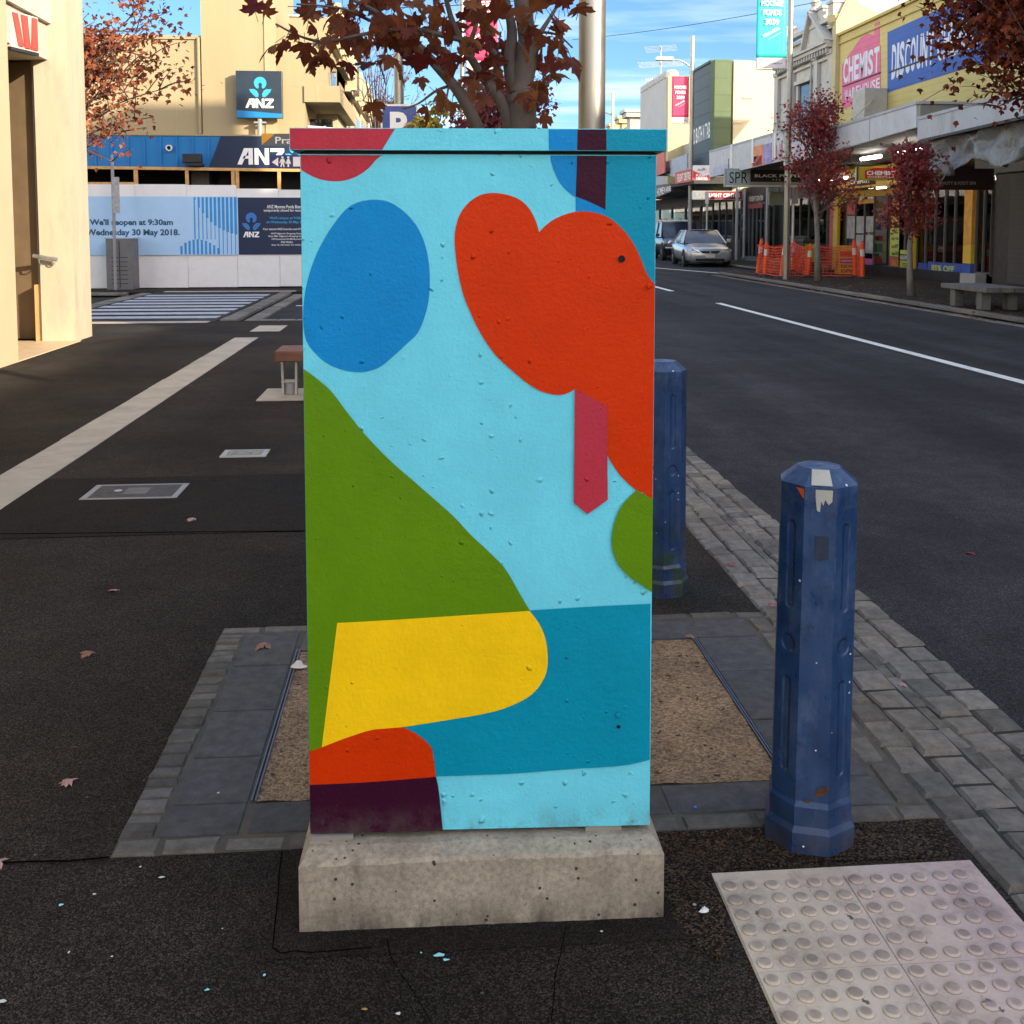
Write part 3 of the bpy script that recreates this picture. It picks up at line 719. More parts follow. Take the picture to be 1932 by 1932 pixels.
def bollard(c, rot, lean, label, moss, chips):
    t = thing('bollard', label, 'bollard', c, 0, 'blue octagonal bollards along the kerb')
    t.rotation_euler = (lean[1], lean[0], rot)
    m = bollard_mat('blue_bollard_paint'+('_mossy' if moss else ''), moss)
    b = MB(); n = 8
    prof = [(.118, 0), (.118, .055), (.108, .068), (.108, .115), (.1, .128), (.1035, .13), (.099, .875), (.1, .89), (.055, .925), (.0, .927)]
    prof = [(r_/math.cos(PI/8)*.885, z) for r_, z in prof]
    b.uv = []
    hole = None
    for k in range(len(prof)-1):
        (r0, z0), (r1, z1) = prof[k], prof[k+1]
        for j in range(n):
            a0, a1 = 2*PI*j/n+PI/8, 2*PI*(j+1)/n+PI/8
            q = [(r0*math.cos(a0), r0*math.sin(a0), z0), (r0*math.cos(a1), r0*math.sin(a1), z0), (r1*math.cos(a1), r1*math.sin(a1), z1), (r1*math.cos(a0), r1*math.sin(a0), z1)]
            w0, w1 = r0*math.sin(PI/8), r1*math.sin(PI/8)
            du = 5 if j % 2 == 0 else 0; uvq = [(-w0+du, z0), (w0+du, z0), (w1+du, z1), (-w1+du, z1)]
            if r1 < 1e-6: q = q[:3]; uvq = uvq[:3]
            b.face(q); b.uv.append(uvq)
    b.build('post', m, t, local=True, bevel=.0025)
    if chips:
        CM = [M_cream, mat('orange_chip', (.62, .1, .01), .5), mat('sticker_dark', (.012, .026, .055), .55, var=.3, vs=30)]  # last one is the dark sticker patch
        def onface(j, pts, mm, r=.0905):
            cb = MB()
            a = 2*PI*j/n+PI/4; nn = Vector((math.cos(a), math.sin(a), 0)); tt = Vector((-math.sin(a), math.cos(a), 0))
            cb.face([nn*r+tt*u+Vector((0, 0, z)) for u, z in pts]); cb.build('paint_chip' if mm < 2 else 'sticker_patch', CM[mm], t, local=True)
        f = chips
        onface(f, [(-.012, .885), (-.012, .868), (-.008, .835), (-.001, .832), (.001, .858), (.006, .848), (.010, .862), (.018, .850), (.026, .858), (.027, .885)], 0)
        onface(f-1, [(.012, .885), (.036, .885), (.037, .862), (.030, .866)], 1, .0907)
        a = 2*PI*f/n+PI/4
        nn = Vector((math.cos(a), math.sin(a), 0)); tt = Vector((-math.sin(a), math.cos(a), 0))
        cb = MB(); cb.face([nn*r_+tt*u+Vector((0, 0, z)) for r_, u, z in ((.0880, -.022, .8945), (.0880, .026, .8945), (.0535, .020, .9255), (.0535, -.020, .9255))], 0)
        onface(f, [(-.010, .775), (.020, .775), (.021, .720), (-.009, .718)], 2, .0909)
        cb.build('paint_chip', M_cream, t, local=True)
        rb = MB(); r_ = random.Random(9)
        for u0, z0, s_ in ((.022, .158, .014), (.034, .166, .008), (.012, .150, .009), (-.01, .132, .008)):
            a = 2*PI*f/n+PI/4; nn = Vector((math.cos(a), math.sin(a), 0)); tt = Vector((-math.sin(a), math.cos(a), 0))
            rb.face([nn*.0941+tt*(u0+s_*r_.uniform(.5, 1.1)*math.cos(q*PI/4))+Vector((0, 0, z0+s_*r_.uniform(.5, 1.1)*math.sin(q*PI/4))) for q in range(8)])
        rb.build('rust_patch', mat('rust', (.09, .035, .012), .9, var=.5, vs=60), t, local=True)
    return t
bp = Vector((.940, 2.455, 0))
bollard(bp, R(27.5), (R(.7), 0), 'blue octagonal bollard with a cream paint chip on its cap, beside the dotted tactile pad', False, 4)
bp2 = at(1254, 1124)+Vector((0, .07, 0))
b2_ = bollard(bp2, R(15), (0, 0), 'mossy-footed blue octagonal bollard half hidden behind the painted cabinet, beside the bluestone kerb', True, 0)
b2_.scale = (1, 1, 1.035)
# ================================================================== TACTILE PAD
def tgsi_mat():
    m, nt, b = base_mat('tactile_concrete'); v = coord(nt)
    sx_ = N(nt, 'ShaderNodeSeparateXYZ'); nt.links.new(v, sx_.inputs[0])
    warm = rng_(nt, mth(nt, 'ADD', sx_.outputs[0], mth(nt, 'MULTIPLY', noise(nt, v, 4, 4), .3)), -.05, .4, 0, 1)
    c = mixrgb(nt, warm, (.60, .50, .375), (.52, .395, .355))
    c = mixrgb(nt, 1., c, rng_(nt, noise(nt, v, 12, 8, .7), .3, .7, .78, 1.18), 'MULTIPLY')
    d = rng_(nt, noise(nt, v, 6, 10, .75), .48, .62, 0, .62); c = mixrgb(nt, d, c, (.16, .12, .1))
    d2 = rng_(nt, noise(nt, v, 13, 6, .6), .645, .665, 0, .85); c = mixrgb(nt, d2, c, (.045, .026, .022))
    top = rng_(nt, sx_.outputs[2], .0118, .0130); c = mixrgb(nt, mth(nt, 'MULTIPLY', top, rng_(nt, noise(nt, v, 9, 5), .3, .6, .2, .75)), c, (.20, .155, .13)); edge_ = mth(nt, 'MULTIPLY', rng_(nt, sx_.outputs[2], .0072, .0078, 0, 1), rng_(nt, sx_.outputs[2], .0095, .0085, 0, 1)); c = mixrgb(nt, mth(nt, 'MULTIPLY', edge_, .55), c, (.13, .10, .08))
    nt.links.new(c, b.inputs['Base Color']); b.inputs['Roughness'].default_value = .8; b.inputs['Specular IOR Level'].default_value = .3
    bump(nt, b, noise(nt, v, 90, 7, .7), .35, .003)
    return m
tg = MB(); tx0, tx1, ty1 = .655, 1.28, 2.308
tg.box(tx0, tx1, .7, ty1, -.03, .004, 0)
for ti in range(6):
    for tj in range(2): tg.box(tx0+.003+tj*.298, tx0+.2985+tj*.298, ty1-.035-.3*(ti+1)+.0015, ty1-.035-.3*ti, .0035, .007+rnd.uniform(-.0004, .0004), 0)
rt = random.Random(5)
for j in range(35):
    for i in range(12):
        x = tx0+.026+i*.0495; y = ty1-.06-j*.05
        if rt.random() < .02: continue
        wr = rt.uniform(.75, 1.05)
        tg.lathe([(.0176, .0068), (.0168, .0094), (.0148, .0068+.0056*wr), (.0110, .0068+.0074*wr), (.0060, .0068+.0080*wr)], (x+rt.uniform(-.001, .001), y+rt.uniform(-.001, .001), 0), 14, rt.random())
tag(tg.build('tactile_pad', tgsi_mat(), smooth=False, origin=((tx0+tx1)/2, 1.6, 0)), 'cream and pinkish tactile pad of raised dots in front of the blue bollard', 'tactile pad')
# ================================================================== UTILITY COVERS
def cover(px, label, name, m_in, detail):
    P4 = [at(*p) for p in px]; c = sum(P4, Vector())/4
    x0 = min(P4[0].x, P4[1].x); x1 = max(P4[2].x, P4[3].x); 
    y0 = (P4[0].y+P4[3].y)/2; y1 = (P4[1].y+P4[2].y)/2
    t = thing(name, label, 'pit cover', (c.x, (y0+y1)/2, 0))
    xa, xb = (P4[0].x+P4[1].x)/2, (P4[2].x+P4[3].x)/2
    f = MB(); e = .035
    for a in ((xa, xa+e, y0, y1), (xb-e, xb, y0, y1), (xa+e, xb-e, y0, y0+.02), (xa+e, xb-e, y1-.02, y1)): f.box(*a, -.02, .008)
    f.build('frame', M_grey if detail else mat('pale_cover_frame', (.38, .39, .35), .6, var=.2), t)
    l = MB(); l.box(xa+e+.004, xb-e-.004, y0+.024, y1-.024, -.02, .0075); l.build('lid', m_in, t)
    if detail:
        d = MB(); d.lathe([(.022, .0075), (.022, .0085)], (xa+.16, (y0+y1)/2+.02, 0), 16); d.build('lift_key_plug', mat('pale_plug', (.5, .5, .48), .5), t)
        d = MB(); xm = (xa+xb)/2; d.box(xm-.06, xm+.07, (y0+y1)/2-.07, (y0+y1)/2+.08, .0074, .0083); d.build('badge_plate', mat('worn_badge', (.13, .12, .11), .6, var=.3, vs=20), t)
    return t
cover([(155, 941.6), (186, 913.4), (355, 918), (330, 944)], 'large dark pit cover with steel frame set in asphalt beside the pale strip', 'pit_cover',
      mat('cast_cover', (.045, .045, .046), .6, .2, var=.3, vs=14, bmp=.6, bs=150), True)
cover([(412.5, 863), (428, 849.7), (510, 850.6), (500, 863)], 'small pale speckled pit cover in the asphalt left of the painted cabinet', 'pit_cover',
      mat('speckled_cover', (.26, .27, .22), .7, var=.3, vs=20, dirt=1., dcol=(.03, .03, .028)), False)
# ================================================================== FALLEN LEAVES AND LITTER
MAPLE_H = [(0, 0), (.14, -.09), (.35, -.12), (.27, .04), (.47, .10), (.66, .35), (.50, .36), (.46, .50), (.28, .40), (.21, .43), (.30, .67), (.19, .70), (.13, .85), (0, 1.06)]
MAPLE = MAPLE_H + [(-x, y) for x, y in MAPLE_H[-2:0:-1]]
def maple(b, p, mx, size, curl, m=0, rg=rnd):
    """one lobed leaf: fan of faces, folded along its midrib and curled"""
    i = len(b.v)
    def bend(x, y): return Vector((x, y, -curl*(x*x*1.3+(y-.3)**2*.7)+.10*abs(x)))
    b.v.append(tuple(Vector(p)+mx @ (bend(0, .30)*size)))
    for x, y in MAPLE:
        x += rg.uniform(-.03, .03); y += rg.uniform(-.03, .03)
        b.v.append(tuple(Vector(p)+mx @ (bend(x, y)*size)))
    n = len(MAPLE)
    for k in range(n): b.f.append((i, i+1+k, i+1+(k+1) % n)); b.m.append(m)
    return i
def leaf_mat(name, cols, trans=.35):
    m, nt, b = base_mat(name); g = N(nt, 'ShaderNodeNewGeometry')
    rp = N(nt, 'ShaderNodeValToRGB'); el = rp.color_ramp.elements
    for k, c in enumerate(cols):
        e = el[k] if k < 2 else el.new(0); e.position = k/(len(cols)-1); e.color = (*c, 1)
    nt.links.new(g.outputs['Random Per Island'], rp.inputs[0])
    c = mixrgb(nt, 1., rp.outputs[0], rng_(nt, noise(nt, coord(nt), 30, 4), .3, .7, .75, 1.25), 'MULTIPLY')
    nt.links.new(c, b.inputs['Base Color']); b.inputs['Roughness'].default_value = .5; b.inputs['Specular IOR Level'].default_value = .3
    if trans:
        tr_ = N(nt, 'ShaderNodeBsdfTranslucent'); nt.links.new(c, tr_.inputs[0])
        ms = N(nt, 'ShaderNodeMixShader', i0=trans); nt.links.new(b.outputs[0], ms.inputs[1]); nt.links.new(tr_.outputs[0], ms.inputs[2])
        nt.links.new(ms.outputs[0], nt.nodes['Material Output'].inputs[0])
    return m
M_fl_p = leaf_mat('dry_pink_leaf', [(.36, .19, .17), (.42, .25, .21)], 0); M_fl_b = leaf_mat('dry_brown_leaf', [(.20, .10, .07), (.25, .13, .08)], 0); M_fl_r = leaf_mat('red_leaf', [(.33, .03, .04), (.38, .05, .05)], 0)
rl = random.Random(31)
for px, py, s_, m, z, lab in (
    (213, 1117, .07, M_fl_p, .0, 'pale dry leaf on dark asphalt, below the dark trench repair'), (172, 1237, .075, M_fl_b, .0, 'brown dry leaf lying on asphalt well left of the tree pit'),
    (137, 1477, .085, M_fl_p, .0, 'pink curled maple leaf on asphalt left of the pit corner'), (363, 979, .085, M_fl_p, .004, 'small orange-pink leaf on the dark trench repair'),
    (503, 1217, .085, M_fl_b, .006, 'brown leaf on the sawn paving of the tree pit'), (4, 1630, .09, M_fl_p, .0, 'pale leaf cut by the left edge of the photo'),
    (1381, 1066, .045, M_fl_r, .004, 'small red leaf on the bluestone kerb, farthest of the kerb leaves'), (1453, 1142, .05, M_fl_r, .004, 'red leaf on the bluestone kerb behind the front bollard'),
    (1699, 1294, .04, M_fl_p, -.08, 'tiny pink leaf in the bluestone gutter right of the front bollard'), (1829, 1046, .06, M_fl_r, -.1, 'lone red leaf on the road asphalt'), (1306, 1203, .05, M_fl_b, .012, 'brown leaf on the far corner of the tree pit gravel')):
    b = MB(); c = at(px, py, Z=z)
    mx = Matrix.Rotation(rl.uniform(0, 6.28), 3, 'Z') @ Matrix.Rotation(rl.uniform(-.25, .25), 3, 'X')
    maple(b, c+Vector((0, 0, .010)), mx, s_*.68, rl.uniform(.3, .8), rg=rl)
    tag(b.build('fallen_leaf', m), lab, 'leaf', 'leaves fallen on the ground')
def litter(px, py, z, name, label, cat, hx, sz, seed):
    r_ = random.Random(seed); c = at(px, py, Z=z); b = MB(); n = 9
    top = []
    for ring in range(3):
        for j in range(n):
            rr = sz*(1-.32*ring)*r_.uniform(.65, 1.1); a = 2*PI*j/n
            b.v.append((c.x+rr*math.cos(a), c.y+rr*.6*math.sin(a), c.z+.001+sz*.28*ring*r_.uniform(.6, 1.2)))
    for ring in range(2):
        for j in range(n): b.f.append((ring*n+j, ring*n+(j+1) % n, ring*n+n+(j+1) % n, ring*n+n+j)); b.m.append(0)
    b.f.append(tuple(2*n+j for j in range(n))); b.m.append(0)
    tag(b.build(name, mat(name+'_'+hx, hx, .6, var=.1)), label, cat)
litter(1329, 1719, .006, 'crumpled_paper', 'scrap of crumpled white paper on the grit beside the tactile pad', 'litter', 'd9dcd8', .014, 1)
litter(563, 1258, .01, 'paper_scrap', 'white paper scrap at the edge of the gravel left of the cabinet', 'litter', 'd9d5cc', .03, 2)
litter(1312, 1523, .006, 'bottle_cap', 'tiny bright blue bottle cap on the pit paving', 'litter', '2a6fe0', .006, 3)
# ================================================================== LEFT SIDE
M_creamw = mat('cream_render', (.345, .275, .155), .8, var=.07, vs=1.2, bmp=.15, bs=40, dirt=.14, dcol=(.22, .18, .12), streak=(1, 1, .22))
M_pier = mat('pale_cream_pier', (.44, .37, .235), .75, var=.05, vs=1., bmp=.1, bs=40)
M_pierm = mat('marked_cream_pier', (.43, .38, .27), .75, var=.07, vs=1.2, dirt=.55, dcol=(.25, .24, .21), streak=(2, 2, .5))
M_jamb = mat('cool_cream_jamb', (.36, .32, .235), .75, var=.05)
M_tile = mat('buff_entry_tile', (.62, .45, .27), .5, var=.1, vs=6)
BX = -4.5
lb = thing('bank_building', 'cream rendered bank building with a recessed entry on the left edge', 'building', (-6.5, 8, 0))
p_edge = at(35, 683).y; c_y = at(142.7, 644.5).y; e_y = at(175, 631).y
XF = at(35, 683).x; XC = at(142.7, 644.5).x; e_y = at(174, 632, X=XC).y
b = MB(); b.box(-12, XF, 2.5, p_edge, 0, 9.); b.build('front_pier', M_pier, lb)
lo_ = thing('unseen_low_annexe', 'unseen cream shop front kept low for skylight beside the bank, left of the viewpoint', 'shop', (-8, -15, 0)); b = MB(); b.box(-12, XF-.05, -40, 2.49, 0, 4.4); b.build('front_wall', M_pier, lo_); b = MB(); b.box(XF-.05, XF+.01, -14, 1.5, .6, 2.6); b.build('shop_window', M_glass, lo_)  # unseen; split off and kept low so more skylight reaches the cabinet
b = MB(); b.box(XC-.42, XC, c_y, e_y, 0, 9.); b.build('corner_pier', M_pierm, lb)
b = MB(); xj1 = at(99, 400, Y=c_y).x; xj2 = at(68, 400, Y=c_y+.05).x; b.box(xj1, XC-.42, c_y+.003, e_y, 0, 9.); b.build('cream_jamb', M_creamw, lb)
b = MB(); b.box(xj2, xj1, c_y+.05, e_y-.02, 0, 9.); b.build('inner_jamb', M_jamb, lb)
b = MB(); b.box(-12, xj2, e_y-.35, e_y-.03, 0, 9.); b.box(-12, -6.4, p_edge, e_y-.35, 0, 9.); b.build('recess_wall', mat('brown_recess', (.20, .15, .095), .8, var=.15), lb)
b = MB(); b.box(-6.4, XF, p_edge, c_y+.05, -.05, .012); b.build('entry_floor', M_tile, lb)
zl0 = at(110, 122, X=-4.8).z; zl1 = at(108, 56, X=-4.8).z
b = MB(); b.box(-6.4, -4.8, p_edge, c_y+.05, zl0, zl1); b.build('lintel', mat('lintel_cream', (.46, .41, .33), .8, var=.06), lb)  # lintel has an even cream tone of its own
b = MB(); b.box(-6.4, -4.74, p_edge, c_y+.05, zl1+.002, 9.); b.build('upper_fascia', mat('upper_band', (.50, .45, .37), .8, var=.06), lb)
d = MB(); a_ = Vector((-5.36, c_y+.3, 0)); e_ = Vector((-6.38, c_y-.3, 0)) 
d.prism([(xj2-.01, c_y+.12, .02), (-6.39, c_y+.75, .02), (-6.39, c_y+.75, zl0), (xj2-.01, c_y+.12, zl0)], (-.03, .05, 0))
dr = d.build('entry_door', mat('brown_entry_door', (.22, .155, .09), .6, var=.15), lb)  # door leaf in one even brown
d = MB(); d.tube([(-5.6, c_y+.2, .95), (-5.6, c_y+.2, 1.25)], .012); d.build('handle', M_dark, dr)
b = MB(); b.box(xj2-.02, xj2-.001, c_y-.05, c_y+.1, .013, .75); b.build('kick_plate', mat('tan_kick', (.55, .30, .12), .6), lb)
vb = MB(); vb.box(XF, -2.25, 2.5, 8.45, 3.3, 3.62); tag(vb.build('veranda', mat('dark_veranda', (.05, .045, .045), .7)), 'dark flat veranda roof at the top left edge above the bank footpath', 'veranda')
# angled sign with three red strokes
s0 = thing('bank_sign', 'small projecting bank sign with three red strokes forming a W', 'sign', (-4.7, 13.0, 3.9))
ux = Vector((.30, .95, 0)).normalized(); so = Vector((-4.79, 13.0, 3.60)); nv = Vector((ux.y, -ux.x, 0))
b = MB(); b.prism([so, so+ux*.5, so+ux*.5+Vector((0, 0, .42)), so+Vector((0, 0, .42))], -nv*.07); b.build('sign_box', mat('sign_cream', (.55, .48, .38), .6), s0)
b = MB(); b.prism([so+Vector((0, 0, -.035)), so+ux*.5+Vector((0, 0, -.035)), so+ux*.5-Vector((0, 0, .003)), so-Vector((0, 0, .003))], -nv*.075); b.build('sign_base', M_dark, s0)  # dark strip painted in for the shaded underside of the sign
for k, pts in enumerate(([(.06, 1), (.24, 1), (.42, .02), (.24, .02)], [(.36, 1), (.58, 1), (.66, .0), (.47, .0)], [(.76, 1), (.93, 1), (.93, .0), (.70, .0)])):
    b = MB(); b.prism([so+ux*.5*u+Vector((0, 0, .02+.38*v))+nv*.002 for u, v in pts], nv*.018); b.build('red_stroke', mat('sign_red', (.70, .06, .045), .4), s0)
# small wall rail on the jamb
rl_ = thing('wall_rail', 'short steel rail on two curved brackets fixed to the bank entry jamb', 'rail', (-4.85, c_y-.08, 1.1))
pz = at(115, 487, Y=c_y-.1).z
b = MB(); b.tube([(-5.02, c_y-.12, pz+.03), (-4.72, c_y-.12, pz-.02)], .028, 10); b.build('rail', M_steel, rl_)
for x in (-4.95, -4.79):
    b = MB(); b.tube(catmull([(x, c_y-.12, pz), (x, c_y-.11, pz-.06), (x, c_y-.06, pz-.09), (x, c_y+.002, pz-.06)], 4), .008, 6); b.build('bracket', M_steel, rl_)
# ------------------------------------------------------------------ bank under renovation across the side street
HY, WY = 26.5, 27.3
def hz(px, py, Y=HY): return at(px, py, Y=Y)
ab = thing('corner_bank', 'cream two-storey corner building with a ribbed blue fascia behind white hoarding', 'building', (-7, WY, 0))
X = lambda px, Y=WY: at(px, 300, Y=Y).x
Z = lambda py, Y=WY, px=400: at(px, py, Y=Y).z
zf0, zf1 = Z(318), Z(257.5)
b = MB(); b.box(-25, X(386), WY, WY+8, zf0, Z(70)); b.build('side_wall', M_creamw, ab)
b = MB(); b.box(-25, X(386)-.002, WY-.04, WY, Z(75), Z(68)); b.box(-25, X(386)-.002, WY, WY+.5, Z(70)+.002, Z(68)); b.build('parapet_cap', M_creamw, ab)
b = MB(); b.box(X(386), X(522), WY-.12, WY+4, zf0, 10.5); b.build('tower', M_creamw, ab)
b = MB(); b.box(X(504), X(522)+.05, WY-.15, WY-.121, zf1, 10.5); b.build('tower_pilaster', mat('paler_cream', (.38, .31, .18), .8, var=.05), ab)
b = MB(); b.box(X(522), X(551), WY, WY+8, zf0, Z(50)); b.box(X(551), X(620), WY, WY+8, Z(161), Z(29)); b.box(X(551), X(577), WY+.002, WY+8, zf0, Z(161)-.002); b.build('corner_wall', M_creamw, ab)
b = MB(); b.box(X(549), X(588), WY-.05, WY+3, Z(29)+.002, Z(26)); b.build('coping', M_white, ab)
b = MB(); b.box(X(605), X(626), WY-.16, WY-.002, Z(78), Z(67)); b.box(X(607), X(623), WY-.10, WY-.002, Z(84), Z(78)-.002); b.build('corner_cornice', M_creamw, ab)
jt = MB()
for px in (215, 275, 335): jt.box(X(px)-.008, X(px)+.008, WY-.004, WY-.001, zf1+.06, Z(76))
for py in (120, 180): jt.box(-20, X(386)-.01, WY-.004, WY-.001, Z(py)-.006, Z(py)+.006)
jt.build('render_joint', mat('joint_tan', (.4, .33, .2), .8), ab)
b = MB(); b.tube([(X(380), WY-.06, zf1+.06), (X(380), WY-.06, Z(72))], .045, 8); b.build('downpipe', M_creamw, ab)
for x, z in ((310, 64), (432, 64)):
    b = MB(); xx = X(x, WY+3); b.box(xx-.5, xx+.6, WY+2.6, WY+4.2, Z(74), Z(z)-.0); b.build('roof_box', mat('tan_roof_box', (.35, .28, .17), .8, var=.1), ab)
# street face with cornices stepping away
Mo = mat('bright_ornament', (.46, .39, .25), .8, var=.08, vs=3)
XS = X(620); y0 = WY
for k, (y1, zt) in enumerate(((30.2, 6.7), (33.2, 6.5), (36.5, 6.2), (41., 6.3), (46., 6.5))):
    b = MB(); b.box(XS-6, XS, y0+.003+(8 if k == 0 else 0)*0, y1, 0 if k else Z(161), zt) if k else b.box(XS-.5, XS-.002, WY+.01, y1, Z(161), zt)
    b.build('street_wall', Mo, ab)
    f = MB()
    for z, pr, h in ((zt-.18, .30, .16), (zt-.55, .18, .12), (zt+.1, .12, .25)): f.box(XS, XS+pr, y0+.05+z*.001, y1-.05-z*.001, z, z+h)
    for yy in (y0+.3, (y0+y1)/2, y1-.3): f.box(XS, XS+.34, yy-.16, yy+.16, zt-.5, zt+.42)
    f.build('cornice', Mo, ab)
    wn0 = MB(); wn0.box(XS-.01, XS+.03, y0+.7, y1-.6, 4.9, zt-.9); wf = wn0.build('window', mat('brown_window_frame', (.24, .2, .16), .6), ab)
    pn = MB()
    for q in range(2):
        ya = y0+.78+q*(y1-y0-1.4)/2; pn.box(XS+.031, XS+.036, ya, ya+(y1-y0-1.4)/2-.12, 4.98, zt-.98)
    pn.build('pane', M_glass, wf)
    y0 = y1
lr = thing('added_left_shops', 'row of shops added up the left side of the street for windows opposite to mirror', 'shop', (-5, 80, 0))  # added so the glass opposite mirrors walls instead of bright horizon
for k in range(9):
    ya = 46.3+k*9; b = MB(); b.box(-12, XS-.1-.1*(k % 2), ya, ya+8.95, 0, (6.2, 7.4, 5.6)[k % 3]); b.build('front_wall', mat(('row_cream', 'row_grey', 'row_brick')[k % 3], ((.6, .52, .36), (.4, .4, .38), (.3, .18, .12))[k % 3], .8, var=.1), lr)
    b = MB(); b.box(XS-.05, XS+2.2, ya+.1, ya+8.8, 3.2, 3.6); b.build('veranda', M_white, lr)
    for q in range(3):
        f = MB(); f.box(XS-.06, XS-.02, ya+.9+q*2.7, ya+2.1+q*2.7, 4.2, 5.3); wf = f.build('window', M_dark, lr)
    b = MB(); b.box(XS-.09, XS-.03, ya+.4, ya+8.4, .4, 2.8); b.build('shop_window', M_black, lr)
# boxed street awning
xa, xb = X(576), at(641, 175, Y=WY).x
za0, za1 = Z(191), Z(160)
b = MB(); b.box(xa, xb, WY-.05, 33.6, za0, za1); aw = b.build('awning', M_creamw, ab)
b = MB(); b.box(xa+.05, xb-.06, WY+.1, 33.5, za0-.004, za0-.0005); b.build('soffit', mat('drab_soffit', (.26, .24, .19), .8), aw)
b = MB(); b.box(X(602)-.012, X(602)+.012, WY-.053, WY-.0505, za0, za1); b.build('panel_joint', mat('joint_tan', (.4, .33, .2), .8), aw)
b = MB(); b.tube([(xa+.05, WY+.2, Z(236)), (xb, WY+.5, Z(239))], .03); b.tube([(xa+.1, WY+.2, Z(246)), (xa+.5, WY+.25, Z(236))], .03); b.build('stay_bar', M_white, ab)
b = MB(); b.box(xa-2.2, xa+.0, WY+.3, WY+1, .4, zf0-.004); b.box(xa, XS, WY+1.2, WY+1.4, 0, za0-.3); b.box(-25, -3.2, WY+2.4, WY+2.6, 0, zf0-.006); b.build('dark_interior', M_black, ab)
b = MB(); b.box(X(365, 27.9), X(398, 27.9), 27.6, 28.2, 0, zf0-.01); b.build('interior_column', mat('grey_column', (.2, .2, .18), .8), ab)
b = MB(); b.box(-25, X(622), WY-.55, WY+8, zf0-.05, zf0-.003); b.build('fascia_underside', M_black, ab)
# blue ribbed fascia with navy panel
FY = WY-.6
xn0 = at(394, 300, Y=FY).x; xn1 = at(419, 300, Y=FY).x; xr = at(640, 300, Y=FY).x
zt_, zb_ = at(400, 257.5, Y=FY).z, at(400, 318, Y=FY).z
M_fas = mat('blue_fascia', (.008, .165, .42), .45, var=.06, vs=2)
b = MB(); b.box(-25, xr, FY, WY-.003, zb_, zt_); fa = b.build('fascia', M_fas, ab)
b = MB(); xx = -24.9
while xx < xn1-.1: b.box(xx, xx+.05, FY-.035, FY-.001, zb_+.02, zt_-.01); xx += .385
b.build('fascia_rib', M_fas, fa)
b = MB(); b.prism([(xn0, FY-.04, zb_-.01), (xr, FY-.04, zb_-.01), (xr, FY-.04, zt_+.01), (xn1, FY-.04, zt_+.01)], (0, -.03, 0)); b.build('navy_panel', mat('navy_fascia', (.008, .022, .055), .4, var=.1), fa)
b = MB(); b.box(-25, xr, FY-.02, WY, zt_+.012, zt_+.05); b.build('fascia_cap', M_creamw, fa)
LET = [[(0, 0), (.25, 0), (.62, .86), (.62, 1), (.38, 1)], [(.62, 0), (.86, 0), (.86, 1), (.62, 1)], [(.30, .36), (.62, .36), (.62, .54), (.38, .54)],
       [(.95, 0), (1.17, 0), (1.17, 1), (.95, 1)], [(1.17, 1), (1.17, .66), (1.53, 0), (1.53, .34)], [(1.53, 0), (1.75, 0), (1.75, 1), (1.53, 1)],
       [(1.84, .79), (1.84, 1), (2.6, 1), (2.6, .79)], [(2.30, .788), (2.6, .788), (2.16, .212), (1.84, .212)], [(1.84, 0), (2.6, 0), (2.6, .21), (1.84, .21)]]
def bank_letters(o, ux, uz, wd, h, out, m, parent, depth=.012):
    b = MB(); ux = Vector(ux); uz = Vector(uz); out = Vector(out)
    for P_ in LET:
        b.prism([Vector(o)+ux*(u/2.6*wd)+uz*(v*h) for u, v in P_], out*depth)
    return b.build('lettering', m, parent)
def lotus(c, s_, ux, uz, out, parent, m_l=None, back=None):
    ux = Vector(ux); uz = Vector(uz); out = Vector(out); c = Vector(c)
    m_l = m_l or mat('sign_cyan', (.035, .36, .68), .4)
    b = MB(); key = []
    for k in range(33):
        a = R(-90+24) + R(312)*k/32; key.append(c+ux*(s_*.36*math.cos(a))+uz*(s_*(.28+.36*math.sin(a))))
    for k in range(13):
        a = R(-90-40) - R(280)*k/12; key.append(c+ux*(s_*.11*math.cos(a))+uz*(s_*(.17+.13*math.sin(a))))
    b.prism(key, out*.01)
    for sg in (-1, 1):
        pts = [(.12, -.52), (.10, -.36), (.20, -.16), (.36, -.06), (.56, -.08), (.64, -.05), (.58, -.22), (.44, -.38), (.26, -.54)]
        b.prism([c+ux*(sg*s_*u)+uz*(s_*v) for u, v in pts], out*.01)
    b.build('emblem', m_l, parent)
a0 = at(448, 310.5, Y=FY-.07); a1 = at(536, 280, Y=FY-.07)
bank_letters(a0, (1, 0, 0), (0, 0, 1), a1.x-a0.x, a1.z-a0.z, (0, -1, 0), M_word, fa)
lotus(at(556, 288, Y=FY-.07), .36, (1, 0, 0), (0, 0, 1), (0, -1, 0), fa)
vn = thing('wall_vent', 'round white vent pipe poking out of the blue fascia', 'vent', at(320, 279.5, Y=FY-.04))
c = at(320, 279.5, Y=FY-.04); RX = Matrix.Rotation(PI/2, 3, 'X')
b = MB(); b.lathe([(.075, 0), (.075, .1), (.052, .1), (.05, .02)], c, 16, mx=RX); b.build('flange', M_white, vn)
b = MB(); b.lathe([(.05, .03), (.02, .031)], c, 16, mx=RX); b.build('bore', M_black, vn)
fl = thing('flood_light', 'dark box-shaped floodlight mounted low on the blue fascia', 'light', at(361, 300, Y=FY-.3))
p0, p1 = at(344, 307, Y=FY-.3), at(379, 290, Y=FY-.3)
b = MB(); b.box(p0.x, p1.x, FY-.32, FY-.1, p0.z, p1.z); b.build('housing', M_dark, fl, bevel=.02)
